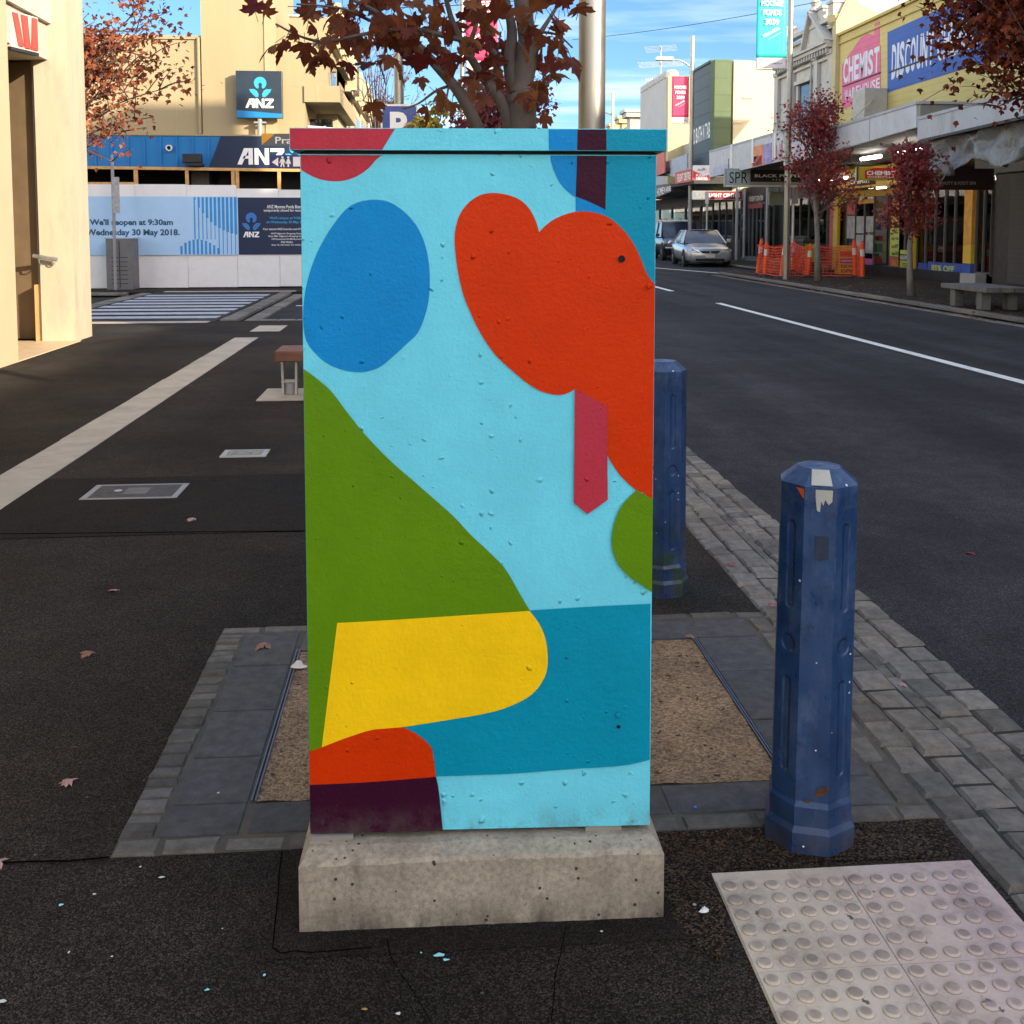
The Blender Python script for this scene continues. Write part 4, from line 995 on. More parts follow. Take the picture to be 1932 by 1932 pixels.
b = MB(); b.box((p0.x+p1.x)/2-.15, (p0.x+p1.x)/2+.25, FY-.34, FY, p0.z-.07, p0.z-.01); b.build('mount', M_dark, fl)
# pole sign
ps = thing('bank_pole_sign', 'square navy bank sign with a blue flower emblem on a short pole above the fascia', 'sign', at(490, 257, Y=WY-.2))
sy = WY-.35
q0_, q1_ = at(446, 222.5, Y=sy-.09), at(531.5, 134, Y=sy-.09)
b = MB(); b.box(q0_.x, q1_.x, sy-.09, sy+.09, q0_.z, q1_.z); b.build('sign_box', [mat('slate_navy', (.018, .032, .05), .35, var=.1)], ps, bevel=.01)
b = MB(); b.prism([(q0_.x+.01, sy-.092, q0_.z+.01), (q1_.x-.01, sy-.092, q0_.z+.01), (q1_.x-.01, sy-.092, q0_.z+.11), (q0_.x+.01, sy-.092, q0_.z+.19)], (0, -.004, 0)); b.build('blue_band', mat('band_blue', (.01, .2, .47), .4), ps)
lotus(at(491, 166, Y=sy-.092), .42, (1, 0, 0), (0, 0, 1), (0, -1, 0), ps)
a0 = at(463, 203.5, Y=sy-.092); a1 = at(516, 186.5, Y=sy-.092)
bank_letters(a0, (1, 0, 0), (0, 0, 1), a1.x-a0.x, a1.z-a0.z, (0, -1, 0), M_word, ps)
b = MB(); c = at(490, 222, Y=sy); b.tube([(c.x, sy, zt_+.04), (c.x, sy, c.z)], .06, 12); b.build('pole', M_grey, ps)
b = MB(); b.box(c.x-.14, c.x+.16, sy-.05, sy+.05, c.z-.14, c.z-.10); b.build('cross_plate', M_grey, ps)
# hoarding
ho = thing('hoarding', 'white site hoarding with a pale blue printed banner and a timber top rail', 'hoarding', (-5, HY, 0))
edges = [(60, 352), (256, 352.), (353, 351), (447, 351), (527, 356), (640, 358)]
for k in range(len(edges)-1):
    pa, pb_ = edges[k][0], edges[k+1][0]; xA, xB = hz(pa, 400).x, hz(pb_, 400).x
    zt = hz(pa, (347.5, 347.5, 349, 356, 358)[k]).z
    b = MB(); b.box(xA+.004, xB-.004, HY-.03+.004*(k % 2)-(0.02 if k > 2 else 0), HY+.02, .01+.008*k, zt); b.build('panel', mat('hoarding_white', (.78, .76, .73), .55, var=.03, dirt=.08), ho)
zr0, zr1 = hz(170, 315).z, hz(562, 322).z
xl, xr_ = hz(60, 315).x, hz(640, 320).x
b = MB(); b.bar((xl, HY+.02, zr0), (xr_, HY+.02, zr1), .09, .07); b.build('top_rail', M_timber, ho)
for px, wd in ((256, 7), (352.5, 6), (439.5, 6), (447.5, 6), (526.5, 6)):
    xx = hz(px, 330).x; b = MB(); b.box(xx-wd*.0066, xx+wd*.0066, HY-.01, HY+.05, 2.3, hz(px, 317).z-.03); b.build('stud', M_timber, ho)
b = MB(); b.bar((xl, HY+.03, hz(170, 346).z), (hz(256, 346).x, HY+.03, hz(256, 346).z), .05, .06); b.build('lower_rail', M_timber, ho)
xb0, xb1, xb2 = hz(60, 400).x, hz(450, 400).x, hz(640, 400).x
zb0, zb1 = hz(400, 481).z, hz(400, 371).z
YB = HY-.06
b = MB(); b.box(xb0, xb1-.003, YB, YB+.009, zb0, zb1); bn = b.build('pale_banner', mat('pale_blue_print', (.40, .60, .82), .5, var=.03), ho)
b = MB(); b.box(xb1+.003, xb2, YB-.01, YB+.004, zb0+.01, zb1-.02); bn2 = b.build('navy_banner', mat('navy_print', (.006, .018, .06), .45, var=.05), ho)
Mtx = mat('slate_blue_print', (.015, .07, .14), .5)
def zz(x, y, Y=YB-.003): return at(x/3.3173, y/3.3173, Y=Y)       # enlarged crop of the top left of the photo
stp = MB()
tops = [1250, 1300, 1335, 1365, 1390, 1412, 1427, 1441, 1452, 1461, 1468]
for k, bt in enumerate(tops):
    x = 1212+k*25.6; a = zz(x, bt); c2 = zz(x+12, 1234); stp.box(a.x, c2.x, YB-.004, YB-.001, a.z, c2.z)
for k, tp_ in enumerate([1540, 1518, 1507, 1500, 1498, 1501, 1508, 1520, 1535, 1553]):
    x = 1130+k*25.6; a = zz(x, 1592); c2 = zz(x+12, tp_); stp.box(a.x, c2.x, YB-.004, YB-.001, a.z, c2.z)
for k in range(11):
    x = 1217+k*25.6; a = zz(x, 1498 if k < 6 else 1592); c2 = zz(x+2.4, tops[k]); stp.box(a.x, c2.x, YB-.004, YB-.001, a.z, c2.z-.001)
stp.build('stripe_print', mat('stripe_blue', (.02, .27, .62), .5), bn)
def ztext(s_, x0, x1, yb, yt, m, par, bold=.02, Y=YB-.003):
    a = zz(x0, yb, Y); c2 = zz(x1, yt, Y); text(s_, a, (1, 0, 0), (0, 0, 1), c2.x-a.x, c2.z-a.z, m, par, bold=bold)
ztext("We'll reopen at 9:30am", 562, 1082, 1420, 1371, Mtx, bn, .035)
ztext('Wednesday 30 May 2018.', 540, 1124, 1485, 1434, Mtx, bn, .035)
Yn = YB-.014
lotus(zz(1573, 1390, Yn), .36, (1, 0, 0), (0, 0, 1), (0, -1, 0), bn2, mat('print_blue', (.03, .17, .50), .5))
a0 = zz(1522, 1485, Yn); a1 = zz(1622, 1450, Yn); bank_letters(a0, (1, 0, 0), (0, 0, 1), a1.x-a0.x, a1.z-a0.z, (0, -1, 0), M_word, bn2, .003)
for s_, yb, h, wd, m in (('ANZ Moonee Ponds Branch is', 1304, 21, 250, M_word), ('temporarily closed for renovation.', 1329, 20, 290, M_word), ("We'll reopen at 9:30am", 1376, 20, 215, M_skyblue), ('on Wednesday 30 May 2018.', 1402, 20, 255, M_skyblue),
        ('Your nearest ANZ branches and ATMs are at:', 1440, 13, 300, M_word), ('ANZ Highpoint Shopping Centre', 1469, 13, 200, M_word), ('Shop 2041 Highpoint Shopping Centre', 1486, 13, 230, M_word),
        ('120 Rosamond Rd Maribyrnong', 1504, 13, 190, M_word), ('ANZ Niddrie', 1521, 12, 75, M_word), ('Shop 10, 323 Keilor Rd, Niddrie', 1540, 12, 190, M_word)):
    ztext(s_, 1795-wd/2, 1795+wd/2, yb, yb-h, m, bn2, .01, Yn)
# street name blade and toilet blade on one hidden pole
sb = thing('street_sign', 'grey street name blade with an orange corner, partly behind the cabinet', 'sign', (-1.55, 16.4, 0))
SY = 16.4
a, c2 = at(494, 274.5, Y=SY), at(640, 253, Y=SY)
b = MB(); b.box(a.x, c2.x, SY-.015, SY+.015, a.z, c2.z); bl = b.build('name_blade', mat('blade_grey', (.10, .10, .105), .4), sb)
b = MB(); b.prism([(a.x+.003, SY-.018, a.z+.004), (a.x+.003, SY-.018, c2.z-.004), (a.x+.20, SY-.018, c2.z-.004)], (0, -.002, 0)); b.build('orange_corner', mat('blade_orange', (.70, .30, .015), .4), bl)
t0 = at(519.5, 271, Y=SY-.02); t1 = at(519.5, 258, Y=SY-.02)
text('Pratt St', t0, (1, 0, 0), (0, 0, 1), .58, t1.z-t0.z, M_word, bl, bold=.01)
b = MB(); b.tube([(-1.55, SY+.05, 0), (-1.55, SY+.05, c2.z+.06)], .03, 10); b.build('pole', M_steel, sb)
tb = thing('toilet_sign', 'navy toilet direction blade with an arrow and white figures', 'sign', at(560, 318, Y=SY-.06))
a, c2 = at(508.5, 317.5, Y=SY-.05), at(640, 293, Y=SY-.05)
b = MB(); b.box(a.x, c2.x, SY-.055, SY-.035, a.z, c2.z); bl = b.build('blade', mat('blade_blue', (.015, .018, .16), .4), tb)
def u_(px, py): return at(px, py, Y=SY-.06)
def glyph(pts, name='symbol'): b = MB(); b.prism([u_(*p) for p in pts], (0, -.003, 0)); return b
b = glyph([(513, 306), (525, 297), (525, 314)]); b.build('arrow', M_word, bl)
def fig(cx, dress):
    b = MB(); hc = u_(cx, 297.2); b.lathe([(.018, 0), (.018, .003)], hc, 12, mx=RX)
    if dress: b.prism([u_(cx-2, 300), u_(cx+2, 300), u_(cx+5, 309), u_(cx+1.6, 309), u_(cx+1.6, 315), u_(cx-1.6, 315), u_(cx-1.6, 309), u_(cx-5, 309)][::-1], (0, -.003, 0))
    else: b.prism([u_(cx-3, 300), u_(cx+3, 300), u_(cx+6, 307), u_(cx+4.4, 308), u_(cx+2.6, 304), u_(cx+2.6, 307), u_(cx+4, 315), u_(cx+1.8, 315), u_(cx, 309), u_(cx-1.8, 315), u_(cx-4, 315), u_(cx-2.6, 307), u_(cx-2.6, 304), u_(cx-4.4, 308), u_(cx-6, 307)][::-1], (0, -.003, 0))
    b.build('figure', M_word, bl)
fig(533, False); fig(544, True)
b = MB(); a, c2 = u_(553, 314), u_(570, 296); b.box(a.x, c2.x, SY-.0585, SY-.0556, a.z, c2.z); b.build('access_panel', M_word, bl)
# ------------------------------------------------------------------ furniture on the corner
def vcyl(b, x, y, z0, z1, r0, r1=None, n=12): b.tube([(x, y, z0), (x, y, z1)], [r0, r1 or r0], n)
c = at(218.6, 547)
pp = thing('parking_sign_post', 'thin grey post with a narrow timetable panel standing before the pale blue banner', 'sign post', c)
b = MB(); vcyl(b, c.x-.0, c.y, 0, at(215, 291, Y=c.y).z, .038); b.build('post', M_grey, pp)
b = MB(); a, c2 = at(214.5, 402, Y=c.y-.05), at(223, 334, Y=c.y-.05); b.box(a.x-.02, c2.x+.02, c.y-.05, c.y-.042, a.z, c2.z); b.build('panel', mat('faded_panel', (.36, .36, .36), .5, var=.25, vs=14), pp, bevel=.0)
c = at(228, 547)
gc = thing('grey_cabinet', 'dark grey slotted service cabinet standing against the hoarding', 'cabinet', (c.x, c.y, 0))
x0, x1 = at(201.5, 546, Y=c.y).x, at(252, 546, Y=c.y).x; zt = at(226, 451, Y=c.y).z
b = MB(); b.box(x0, x1, c.y, c.y+.55, .0, zt); b.build('casing', mat('grey_casing', (.16, .155, .15), .5, .2, var=.12, dirt=.25), gc, bevel=.012)
b = MB(); b.box(x0-.012, x1+.012, c.y-.012, c.y+.56, zt, zt+.03); b.build('top', mat('casing_top', (.33, .36, .38), .5), gc)
for k in range(7):
    zk = zt*(.12+.085*k); b = MB()
    for s_ in (0, 1): xx = x0+(x1-x0)*(.2+.33*s_); b.box(xx, xx+(x1-x0)*.28, c.y-.004, c.y-.001, zk, zk+.014)
    b.build('slot', M_black, gc) if k == 0 else b.build('slot', M_black, gc)
b = MB(); b.box(x0+(x1-x0)*.49, x0+(x1-x0)*.52, c.y-.004, c.y-.001, .06, zt-.04); b.build('door_seam', M_black, gc)
# bench behind the cabinet
bc = at(545, 752)
bn = thing('timber_bench', 'timber slab bench on a light steel frame, partly hidden by the painted cabinet', 'bench', (-.55, bc.y+.25, 0), 0)
zs1 = at(527, 664, Y=bc.y).z; zs0 = at(519, 683, Y=bc.y).z
xl = at(519, 683, Y=bc.y).x
M_bw = mat('reddish_hardwood', (.16, .062, .035), .55, var=.25, vs=5, streak=(1, 9, 6))
for k in range(3):
    b = MB(); b.box(xl, xl+1.9, bc.y-.02+k*.155, bc.y-.02+k*.155+.148, zs0, zs1+.01); b.build('seat_board', M_bw, bn, bevel=.012)
for xx in (at(542, 750, Y=bc.y).x, xl+1.6):
    b = MB()
    for s_ in (-.055, .055): b.bar((xx+s_, bc.y+.2, .01), (xx+s_*1.15, bc.y+.2, zs0), .02, .09, up=(0, 1, 0))
    b.box(xx-.07, xx+.07, bc.y+.15, bc.y+.25, .12, .135); b.build('leg', M_steel, bn)
    b = MB(); vcyl(b, xx, bc.y+.2, .01, .115, .05, .045, 14); b.build('foot', M_grey, bn)
b = MB(); b.box(xl-.15, xl+2.05, bc.y-.12, bc.y+.55, -.02, .008); struct(b.build('bench_pad', M_strip))
# ------------------------------------------------------------------ poles behind the cabinet
M_pole = mat('satin_pole', (.30, .285, .25), .38, .75, var=.1, vs=2.5, streak=(1, 1, .15))
lp = thing('light_pole', 'thick smooth grey metal light pole rising right behind the cabinet', 'pole', (at(1117, 240, Y=6.).x, 6., 0))
xx = at(1117, 120, Y=6.).x
b = MB(); b.tube([(xx, 6, 0), (xx, 6, 9)], [.077, .072], 32); b.build('shaft', M_pole, lp, smooth='auto')
b = MB(); vcyl(b, xx, 6, 0, .03, .17, .17, 20); b.build('base_plate', M_grey, lp)
pk = thing('parking_sign_pole', 'blue parking sign with a white P on a grey pole beyond the tree', 'sign', (at(752, 240, Y=16.).x, 16.1, 0))
xx = at(752, 100, Y=16.1).x
b = MB(); b.tube([(xx, 16.1, 0), (xx, 16.1, 4.62)], [.078, .072], 20); b.build('pole', M_pole, pk, smooth='auto')
a, c2 = at(719, 262, Y=16.), at(789, 197, Y=16.)
b = MB(); b.box(a.x, c2.x, 15.985, 16.0, a.z-.25, c2.z); pb_ = b.build('plate', M_white, pk, bevel=.0)
b = MB(); b.box(a.x+.025, c2.x-.03, 15.979, 15.984, a.z-.22, c2.z-.03); b.build('blue_field', mat('parking_blue', (.012, .045, .26), .4), pb_)
t0, t1 = at(736, 262, Y=15.97), at(768, 211, Y=15.97); text('P', (t0.x, 15.977, t0.z), (1, 0, 0), (0, 0, 1), t1.x-t0.x, t1.z-t0.z, M_word, pb_, bold=.04)
def banner_pole(name, label, x, y, top, r, side, w_, zb, zt, m_f, lam=None):
    t = thing(name, label, 'banner pole', (x, y, 0), 0, 'banner poles along the street')
    b = MB(); b.tube([(x, y, 0), (x, y, top)], [r, r*.9], 16); b.build('pole', M_pole, t, smooth='auto')
    xa, xb_ = (x-side*(r+.03), x-side*(r+.03+w_)) ; xa, xb_ = min(xa, xb_), max(xa, xb_)
    for z in (zt+.02, zb-.03):
        b = MB(); b.tube([(x, y, z), (xa if side > 0 else xb_, y, z)], .015, 6); b.build('banner_arm', M_steel, t)
    h = zt-zb; n = 8
    def cloth(z0, z1, m, nm, par, off=0.):
        b = MB()
        def sf(u, v):
            q = (z0+(z1-z0)*v-zb)/h
            return (xa+(xb_-xa)*u, y-.02+off+.014*math.sin(q*4.)*math.sin(u*4+1), z0+(z1-z0)*v)
        b.grid(sf, n, 16)
        o = b.build(nm, m, par, smooth=True); s_ = o.modifiers.new('cloth', 'SOLIDIFY'); s_.thickness = .006; return o
    f = cloth(zb+h*.125, zt, m_f, 'banner', t)
    cloth(zb, zb+h*.124, mat('banner_foot', (.62, .58, .60), .6), 'banner_foot', t)
    wd = xb_-xa
    for s_, zc, hh, ww in (('MOONEE', .735, .072, .72), ('PONDS', .625, .072, .60), ('3039', .513, .074, .46)):
        text(s_, (xa+wd*(.5-ww/2), y-.058, zb+h*zc), (1, 0, 0), (0, 0, 1), wd*ww, h*hh, M_word, f, bold=.025)
    text('YOUR LOCAL', (xa+wd*.22, y-.058, zb+h*.355), (1, 0, .55*1), (-.48, 0, 1), wd*.62, h*.036, M_word, f, bold=.02)
    text('www.mooneeponds.com.au', (xa+wd*.38, y-.058, zb+h*.33), (1, 0, .55), (-.48, 0, 1), wd*.5, h*.016, M_word, f)
    text('Moonee Ponds', (xa+wd*.45, y-.058, zb+h*.05), (1, 0, 0), (0, 0, 1), wd*.42, h*.02, M_dark, f)
    if lam:
        b = MB(); b.tube(catmull([(x, y, lam-.35), (x-.5, y, lam-.05), (x-.95, y, lam)], 4), .035, 8); b.build('lamp_arm', M_steel, t)
        b = MB(); b.box(x-1.75, x-.9, y-.16, y+.16, lam-.05, lam+.12); b.build('lamp_head', mat('lamp_head_grey', (.62, .60, .55), .5), t, bevel=.05)
    return t
M_pink = mat('pink_banner', (.62, .035, .12), .6, var=.05); M_teal = mat('teal_banner', (.02, .50, .47), .6, var=.05)
Yp = 31.; banner_pole('banner_pole', 'pole with a pink street banner seen behind the red maple leaves', at(872, 100, Y=Yp).x, Yp, 9.5, .07, -1, .92, at(905, 122, Y=Yp).z-.2, at(905, -30, Y=Yp).z, M_pink)
c = at(1484, 527); Yp = c.y
banner_pole('banner_pole', 'grey pole with a teal street banner beside the orange plastic mesh', at(1491, 80, Y=Yp).x, Yp, 9.6, .085, 1, at(1484, 60, Y=Yp).x-at(1427, 60, Y=Yp).x, at(1455, 129, Y=Yp).z, at(1455, -30, Y=Yp).z, M_teal)
Yp = 49.4
banner_pole('banner_pole', 'far grey lamp pole with a pink street banner above the parked cars', at(1306, 120, Y=Yp).x, Yp, at(1306, 68, Y=Yp).z, .11, 1, .82, at(1285, 232, Y=Yp).z, at(1285, 145, Y=Yp).z, M_pink, at(1280, 113, Y=Yp).z)
fp = thing('lamp_pole', 'distant plain lamp pole just right of the cabinet top', 'pole', (at(1156, 240, Y=75).x, 75, 0))
b = MB(); b.tube([(at(1156, 200, Y=75).x, 75, 0), (at(1156, 200, Y=75).x, 75, at(1156, 175, Y=75).z)], .12, 10); b.build('shaft', M_pole, fp)
b = MB(); xx = at(1156, 200, Y=75).x; b.tube([(xx, 75, at(1156, 217, Y=75).z), (xx-.6, 75, at(1156, 212, Y=75).z)], .05, 6); b.build('lamp_arm', M_steel, fp)
# overhead wires
def wire(p, q, sag, label, r=.012):
    p = Vector(p); q = Vector(q); pts = [p.lerp(q, k/12)-Vector((0, 0, sag*4*(k/12)*(1-k/12))) for k in range(13)]
    b = MB(); b.tube(pts, r, 5); tag(b.build('overhead_wire', M_dark), label, 'wire')
wire(at(1080, 75, Y=46), at(1577, -4, Y=36.4), .15, 'thin overhead wire crossing the sky right of the light pole')
wire(at(500, 10, Y=30), at(1095, -12, Y=30), .2, 'thin overhead wire passing behind the maple leaves')
# ================================================================== RIGHT SIDE: SHOPS
XA, XV, XW = 14.5, 11.2, 12.2
def gy(px, X=XA): return at(px, 428, X=X).y
def gz(px, py, X=XA): return at(px, py, X=X).z
def plate(b, px0, px1, py0, py1, X, th=.02, m=0, off=0.):
    """upright panel in the plane X, between two photo columns; heights read at its middle"""
    y0, y1 = gy(px1, X), gy(px0, X); pm = (px0+px1)/2
    z0, z1 = gz(pm, py1, X), gz(pm, py0, X); b.box(X-th-off, X-off, y0, y1, z0, z1, m); return y0, y1, z0, z1
def plateq(b, pts, X, th=.02, m=0):
    b.prism([at(*p, X=X) for p in pts], (-th, 0, 0), m)
def xtext(s_, px0, px1, pyb, pyt, X, m, par, bold=.02, name='lettering'):
    """words on a street front: left end px0, right end px1 of the photo"""
    a, c2 = at(px0, pyb, X=X), at(px1, pyb, X=X); zt = at(px0, pyt, X=X).z
    text(s_, (X, a.y, a.z), (0, -1, 0), (0, 0, 1), abs(a.y-c2.y), zt-a.z, m, par, name=name, bold=bold)
def ytext(s_, px0, px1, pyb, pyt, Y, m, par, bold=.02):
    a, c2 = at(px0, pyb, Y=Y), at(px1, pyt, Y=Y); text(s_, a, (1, 0, 0), (0, 0, 1), c2.x-a.x, c2.z-a.z, m, par, bold=bold)
def lined(name, c, step, dark=.6, axis=2, var=.08, rough=.7):
    m, nt, b = base_mat(name); v = coord(nt); sx_ = N(nt, 'ShaderNodeSeparateXYZ'); nt.links.new(v, sx_.inputs[0])
    fr = mth(nt, 'FRACT', mth(nt, 'DIVIDE', sx_.outputs[axis], step)); ln = mth(nt, 'LESS_THAN', fr, .09)
    col = mixrgb(nt, 1., tuple(c), rng_(nt, noise(nt, v, 1.5, 6), .3, .7, 1-var, 1+var), 'MULTIPLY')
    nt.links.new(mixrgb(nt, mth(nt, 'MULTIPLY', ln, dark), col, tuple(q*.25 for q in c)), b.inputs['Base Color']); b.inputs['Roughness'].default_value = rough
    bump(nt, b, fr, .5, .02); return m
M_yel = lined('yellow_boards', (.52, .42, .15), .205, .25)
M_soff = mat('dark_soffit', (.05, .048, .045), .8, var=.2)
M_gl2 = shop_glass('shop_pane')
M_fasc = mat('pale_fascia', (.50, .50, .52), .55, var=.08, dirt=.25, vs=1.5)
M_frame = mat('window_frame_grey', (.11, .11, .11), .5, .2, var=.1)
# ---- chemist
zt = gz(1580, 70.3); y0c, y1c = 21.5, gy(1577)
cb = thing('chemist_shop', 'yellow painted shop with a pink and a blue painted wall sign, shopfront under the veranda', 'shop', (XA+3, 30, 0))
b = MB(); b.box(XA, XA+.4, y0c, y1c, 3.3, zt); b.box(XA+.4, XA+8, y0c, y1c-.05, 3.3, 5.6); b.build('upper_wall', M_yel, cb)
b = MB(); b.box(XA-.10, XA+.45, y0c, y1c, zt, zt+.09); b.box(XA-.05, XA-.001, y0c, y1c, zt-.3, zt-.24); b.build('coping', mat('yellow_coping', (.46, .36, .11), .7), cb)
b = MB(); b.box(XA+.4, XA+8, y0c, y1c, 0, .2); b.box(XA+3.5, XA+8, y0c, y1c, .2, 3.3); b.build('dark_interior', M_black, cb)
M_pk = lined('pink_wall_paint', (.60, .13, .24), .205, .35); M_bl = lined('blue_wall_paint', (.035, .10, .36), .205, .3); M_pl = mat('pale_lettering', (.56, .58, .66), .6, var=.05)
b = MB(); plateq(b, [(1589, 206), (1662, 181), (1662, 85), (1589, 121)], XA, .012); plateq(b, [(1592, 118.6), (1659.5, 85), (1660, 40), (1650.5, 45), (1650, 66), (1637, 63.5), (1624, 72)], XA, .012)
pk = b.build('pink_sign', M_pk, cb)
b = MB(); plateq(b, [(1589, 165), (1662, 137.5), (1662, 135), (1589, 162)], XA-.013, .004); b.build('sign_rule', mat('deep_pink', (.35, .03, .07), .6), pk)
def skew_text(s_, L, Rr, m, par, bold=.03, X=XA-.016):
    """each letter fitted between slanting guide lines measured on the photo: L, Rr = (px, bottom, top)"""
    n = len(s_); aL, aR = at(L[0], L[1], X=X), at(Rr[0], Rr[1], X=X); zL, zR = at(L[0], L[2], X=X).z, at(Rr[0], Rr[2], X=X).z
    wts = [.45 if q in 'I ' else 1. for q in s_]; T_ = sum(wts); acc = 0
    for q, wt_ in zip(s_, wts):
        if q != ' ':
            t0 = (acc+.06*wt_)/T_; t1 = (acc+.94*wt_)/T_; tm = (t0+t1)/2
            zb = aL.z+(aR.z-aL.z)*tm; zt__ = zL+(zR-zL)*tm
            ya, yb = aL.y+(aR.y-aL.y)*t0, aL.y+(aR.y-aL.y)*t1
            text(q, (X, ya, zb), (0, -1, 0), (0, 0, 1), abs(ya-yb), zt__-zb, m, par, bold=bold)
        acc += wt_
skew_text('CHEMIST', (1590, 159, 113), (1659, 135, 87), M_pl, pk)
skew_text('WAREHOUSE', (1593, 190, 171), (1660, 166, 146), M_pl, pk, .02)
b = MB(); plateq(b, [(1675, 174), (1895, 107), (1895, -38), (1675, 61)], XA, .012); bsn = b.build('blue_sign', M_bl, cb)
skew_text('DISCOUNT CHEMIST', (1681, 151, 86), (1850, 85, 20), M_pl, bsn)
b = MB(); a, c2 = at(1678, 136, X=XA-.03), at(1770, 103, X=XA-.03); b.tube([a, c2], .025, 6); a, c2 = at(1591, 163, X=XA-.03), at(1660, 137, X=XA-.03); b.tube([a, c2], .02, 6); b.build('conduit', mat('conduit_dark', (.04, .05, .1), .6), cb)
b = MB(); p = at(1640, 215, X=XA-.4); b.box(XA-.75, XA-.02, p.y-.45, p.y+.5, 3.95, p.z+.75); b.build('air_conditioner', mat('aircon_beige', (.40, .37, .32), .6, dirt=.2), cb)
for (pa, pb_) in (((1725, 199), (1815, 148)), ((1828, 193), (1900, 152)), ((1590, 243), (1655, 180))):
    b = MB(); q = at(*pa, X=XV+.1); e_ = at(*pb_, X=XA-.02); b.tube([q, e_], .022, 6); b.build('stay_rod', mat('rod_yellow', (.5, .43, .22), .5), cb)
# chemist shopfront
zs = .2
def win(par, px0, px1, n, z0=.32, z1=2.75, X=XA, name='window', g=M_gl2):
    ya, yb = gy(px1, X), gy(px0, X); f = MB(); e = .034
    f.box(X-.05, X+.03, ya, yb, z0-e, z0); f.box(X-.05, X+.03, ya, yb, z1, z1+e)
    for k in range(n+1): yy = ya+(yb-ya)*k/n; f.box(X-.05, X+.03, max(ya, yy-e/2), min(yb, yy+e/2), z0+.001, z1-.001)
    o = f.build(name, M_frame, par); p = MB()
    p.box(X, X+.008, ya+.01, yb-.01, z0+.004, z1-.004); p.build('pane', g, o); return o, ya, yb
b = MB(); b.box(XA-.08, XA+.4, gy(1842), y1c, -.02, .27); b.build('stall_riser', M_dark, cb)
def goods(par, px0, px1, z0=.34, z1=2.5, X=XA, seed=1, cols=None):
    r_ = random.Random(seed); ya, yb = gy(px1, X), gy(px0, X); mt_ = [mat('goods_%s' % k, c, .5) for k, c in (('red', (.28, .04, .03)), ('white', (.4, .4, .38)), ('blue', (.03, .08, .22)), ('green', (.06, .18, .06)), ('tan', (.3, .2, .1)), ('violet', (.16, .05, .2)))]
    for r0 in range(6):
        z = z0+(z1-z0)*r0/6; b = MB(); b.box(X+.06, X+.36, ya, yb, z-.02, z); y = ya+.03
        while y < yb-.1:
            w_ = r_.uniform(.06, .22); h = r_.uniform(.1, .30)
            if r_.random() < .8: b.box(X+.08+r_.uniform(0, .1), X+.3, y, min(y+w_-.01, yb), z+.001, z+h, 1+r_.randint(0, 5))
            y += w_
        b.build('display_shelf', [M_frame]+mt_, par)
goods(cb, 1733, 1822, seed=3); goods(cb, 1584, 1650, seed=4); goods(cb, 1845, 1872, seed=6); goods(cb, 1700, 1725, seed=8)
w1, *_ = win(cb, 1583, 1650, 4); w2, *_ = win(cb, 1680, 1726, 3); w3, *_ = win(cb, 1732, 1823, 5); w4, *_ = win(cb, 1844, 1873, 2)
b = MB(); b.box(XA+.4, XA+.5, gy(1679), gy(1651), .2, 2.75); b.build('door_recess', mat('dark_doorway', (.012, .012, .02), .6), cb)
M_lime = mat('lime_poster', (.42, .48, .06), .6); M_redp = mat('red_poster', (.45, .08, .06), .6, var=.2, vs=8); M_greyp = mat('pale_poster', (.34, .33, .34), .6, var=.35, vs=5); M_orp = mat('orange_poster', (.55, .26, .03), .6, var=.2, vs=6); M_bluep = mat('blue_poster', (.03, .07, .32), .5, var=.3, vs=4); M_yelp = mat('yellow_panel', (.58, .38, .02), .5, var=.12)
def poster(par, px0, px1, py0, py1, m, X=XA-.052, words=None, mw=None):
    b = MB(); plate(b, px0, px1, py0, py1, X, .006); o = b.build('poster', m, par)
    if words:
        n = len(words); h = (py1-py0)/n
        for k, s_ in enumerate(words):
            xtext(s_, px0+(px1-px0)*.12, px1-(px1-px0)*.12, py0+h*(k+.8), py0+h*(k+.25), X-.009, mw or M_dark, o, .02)
    return o
poster(w1, 1598, 1613, 378, 405, M_redp); poster(w1, 1598, 1613, 407, 450, M_greyp); poster(w1, 1616, 1630, 408, 440, M_greyp); poster(w1, 1634, 1648, 408, 438, M_greyp)
poster(w1, 1616, 1630, 443, 476, M_greyp); poster(w1, 1634, 1648, 443, 478, M_greyp); poster(w1, 1584, 1596, 376, 384, M_lime); poster(w1, 1618, 1648, 376, 384, M_orp); poster(w1, 1632, 1648, 488, 500, mat('pink_poster', (.5, .12, .3), .6))
poster(w2, 1680, 1697, 430, 484, M_lime, words=['%', 'up to', 'off', 'all']); poster(w2, 1680, 1697, 485, 505, M_redp, words=['SALE'], mw=M_yelp); poster(w2, 1700, 1716, 472, 480, M_lime); poster(w2, 1700, 1716, 482, 490, M_greyp); poster(w2, 1700, 1716, 492, 506, M_lime, words=['TOP']); poster(w2, 1700, 1716, 376, 400, M_greyp); poster(w2, 1681, 1696, 378, 428, M_orp)
poster(w3, 1735, 1752, 496, 509, M_bluep); o = poster(w3, 1753, 1822, 496, 512, M_bluep)
xtext('85% OFF', 1757, 1800, 510.5, 499, XA-.06, M_lime, o, .03)
b = MB(); plate(b, 1825, 1840, 356, 462, XA-.06, .1); b.build('pillar_poster', M_orp, cb)
b = MB(); plate(b, 1825, 1840, 462.5, 497, XA-.06, .1); b.build('yellow_pillar', M_yelp, cb)
b = MB(); plate(b, 1825, 1840, 497.5, 521, XA-.06, .1); b.build('blue_pillar', M_bluep, cb)
for px in (1577, 1722): b = MB(); plate(b, px, px+8, 372, 508, XA-.055, .1); b.build('yellow_pillar', M_yelp, cb)
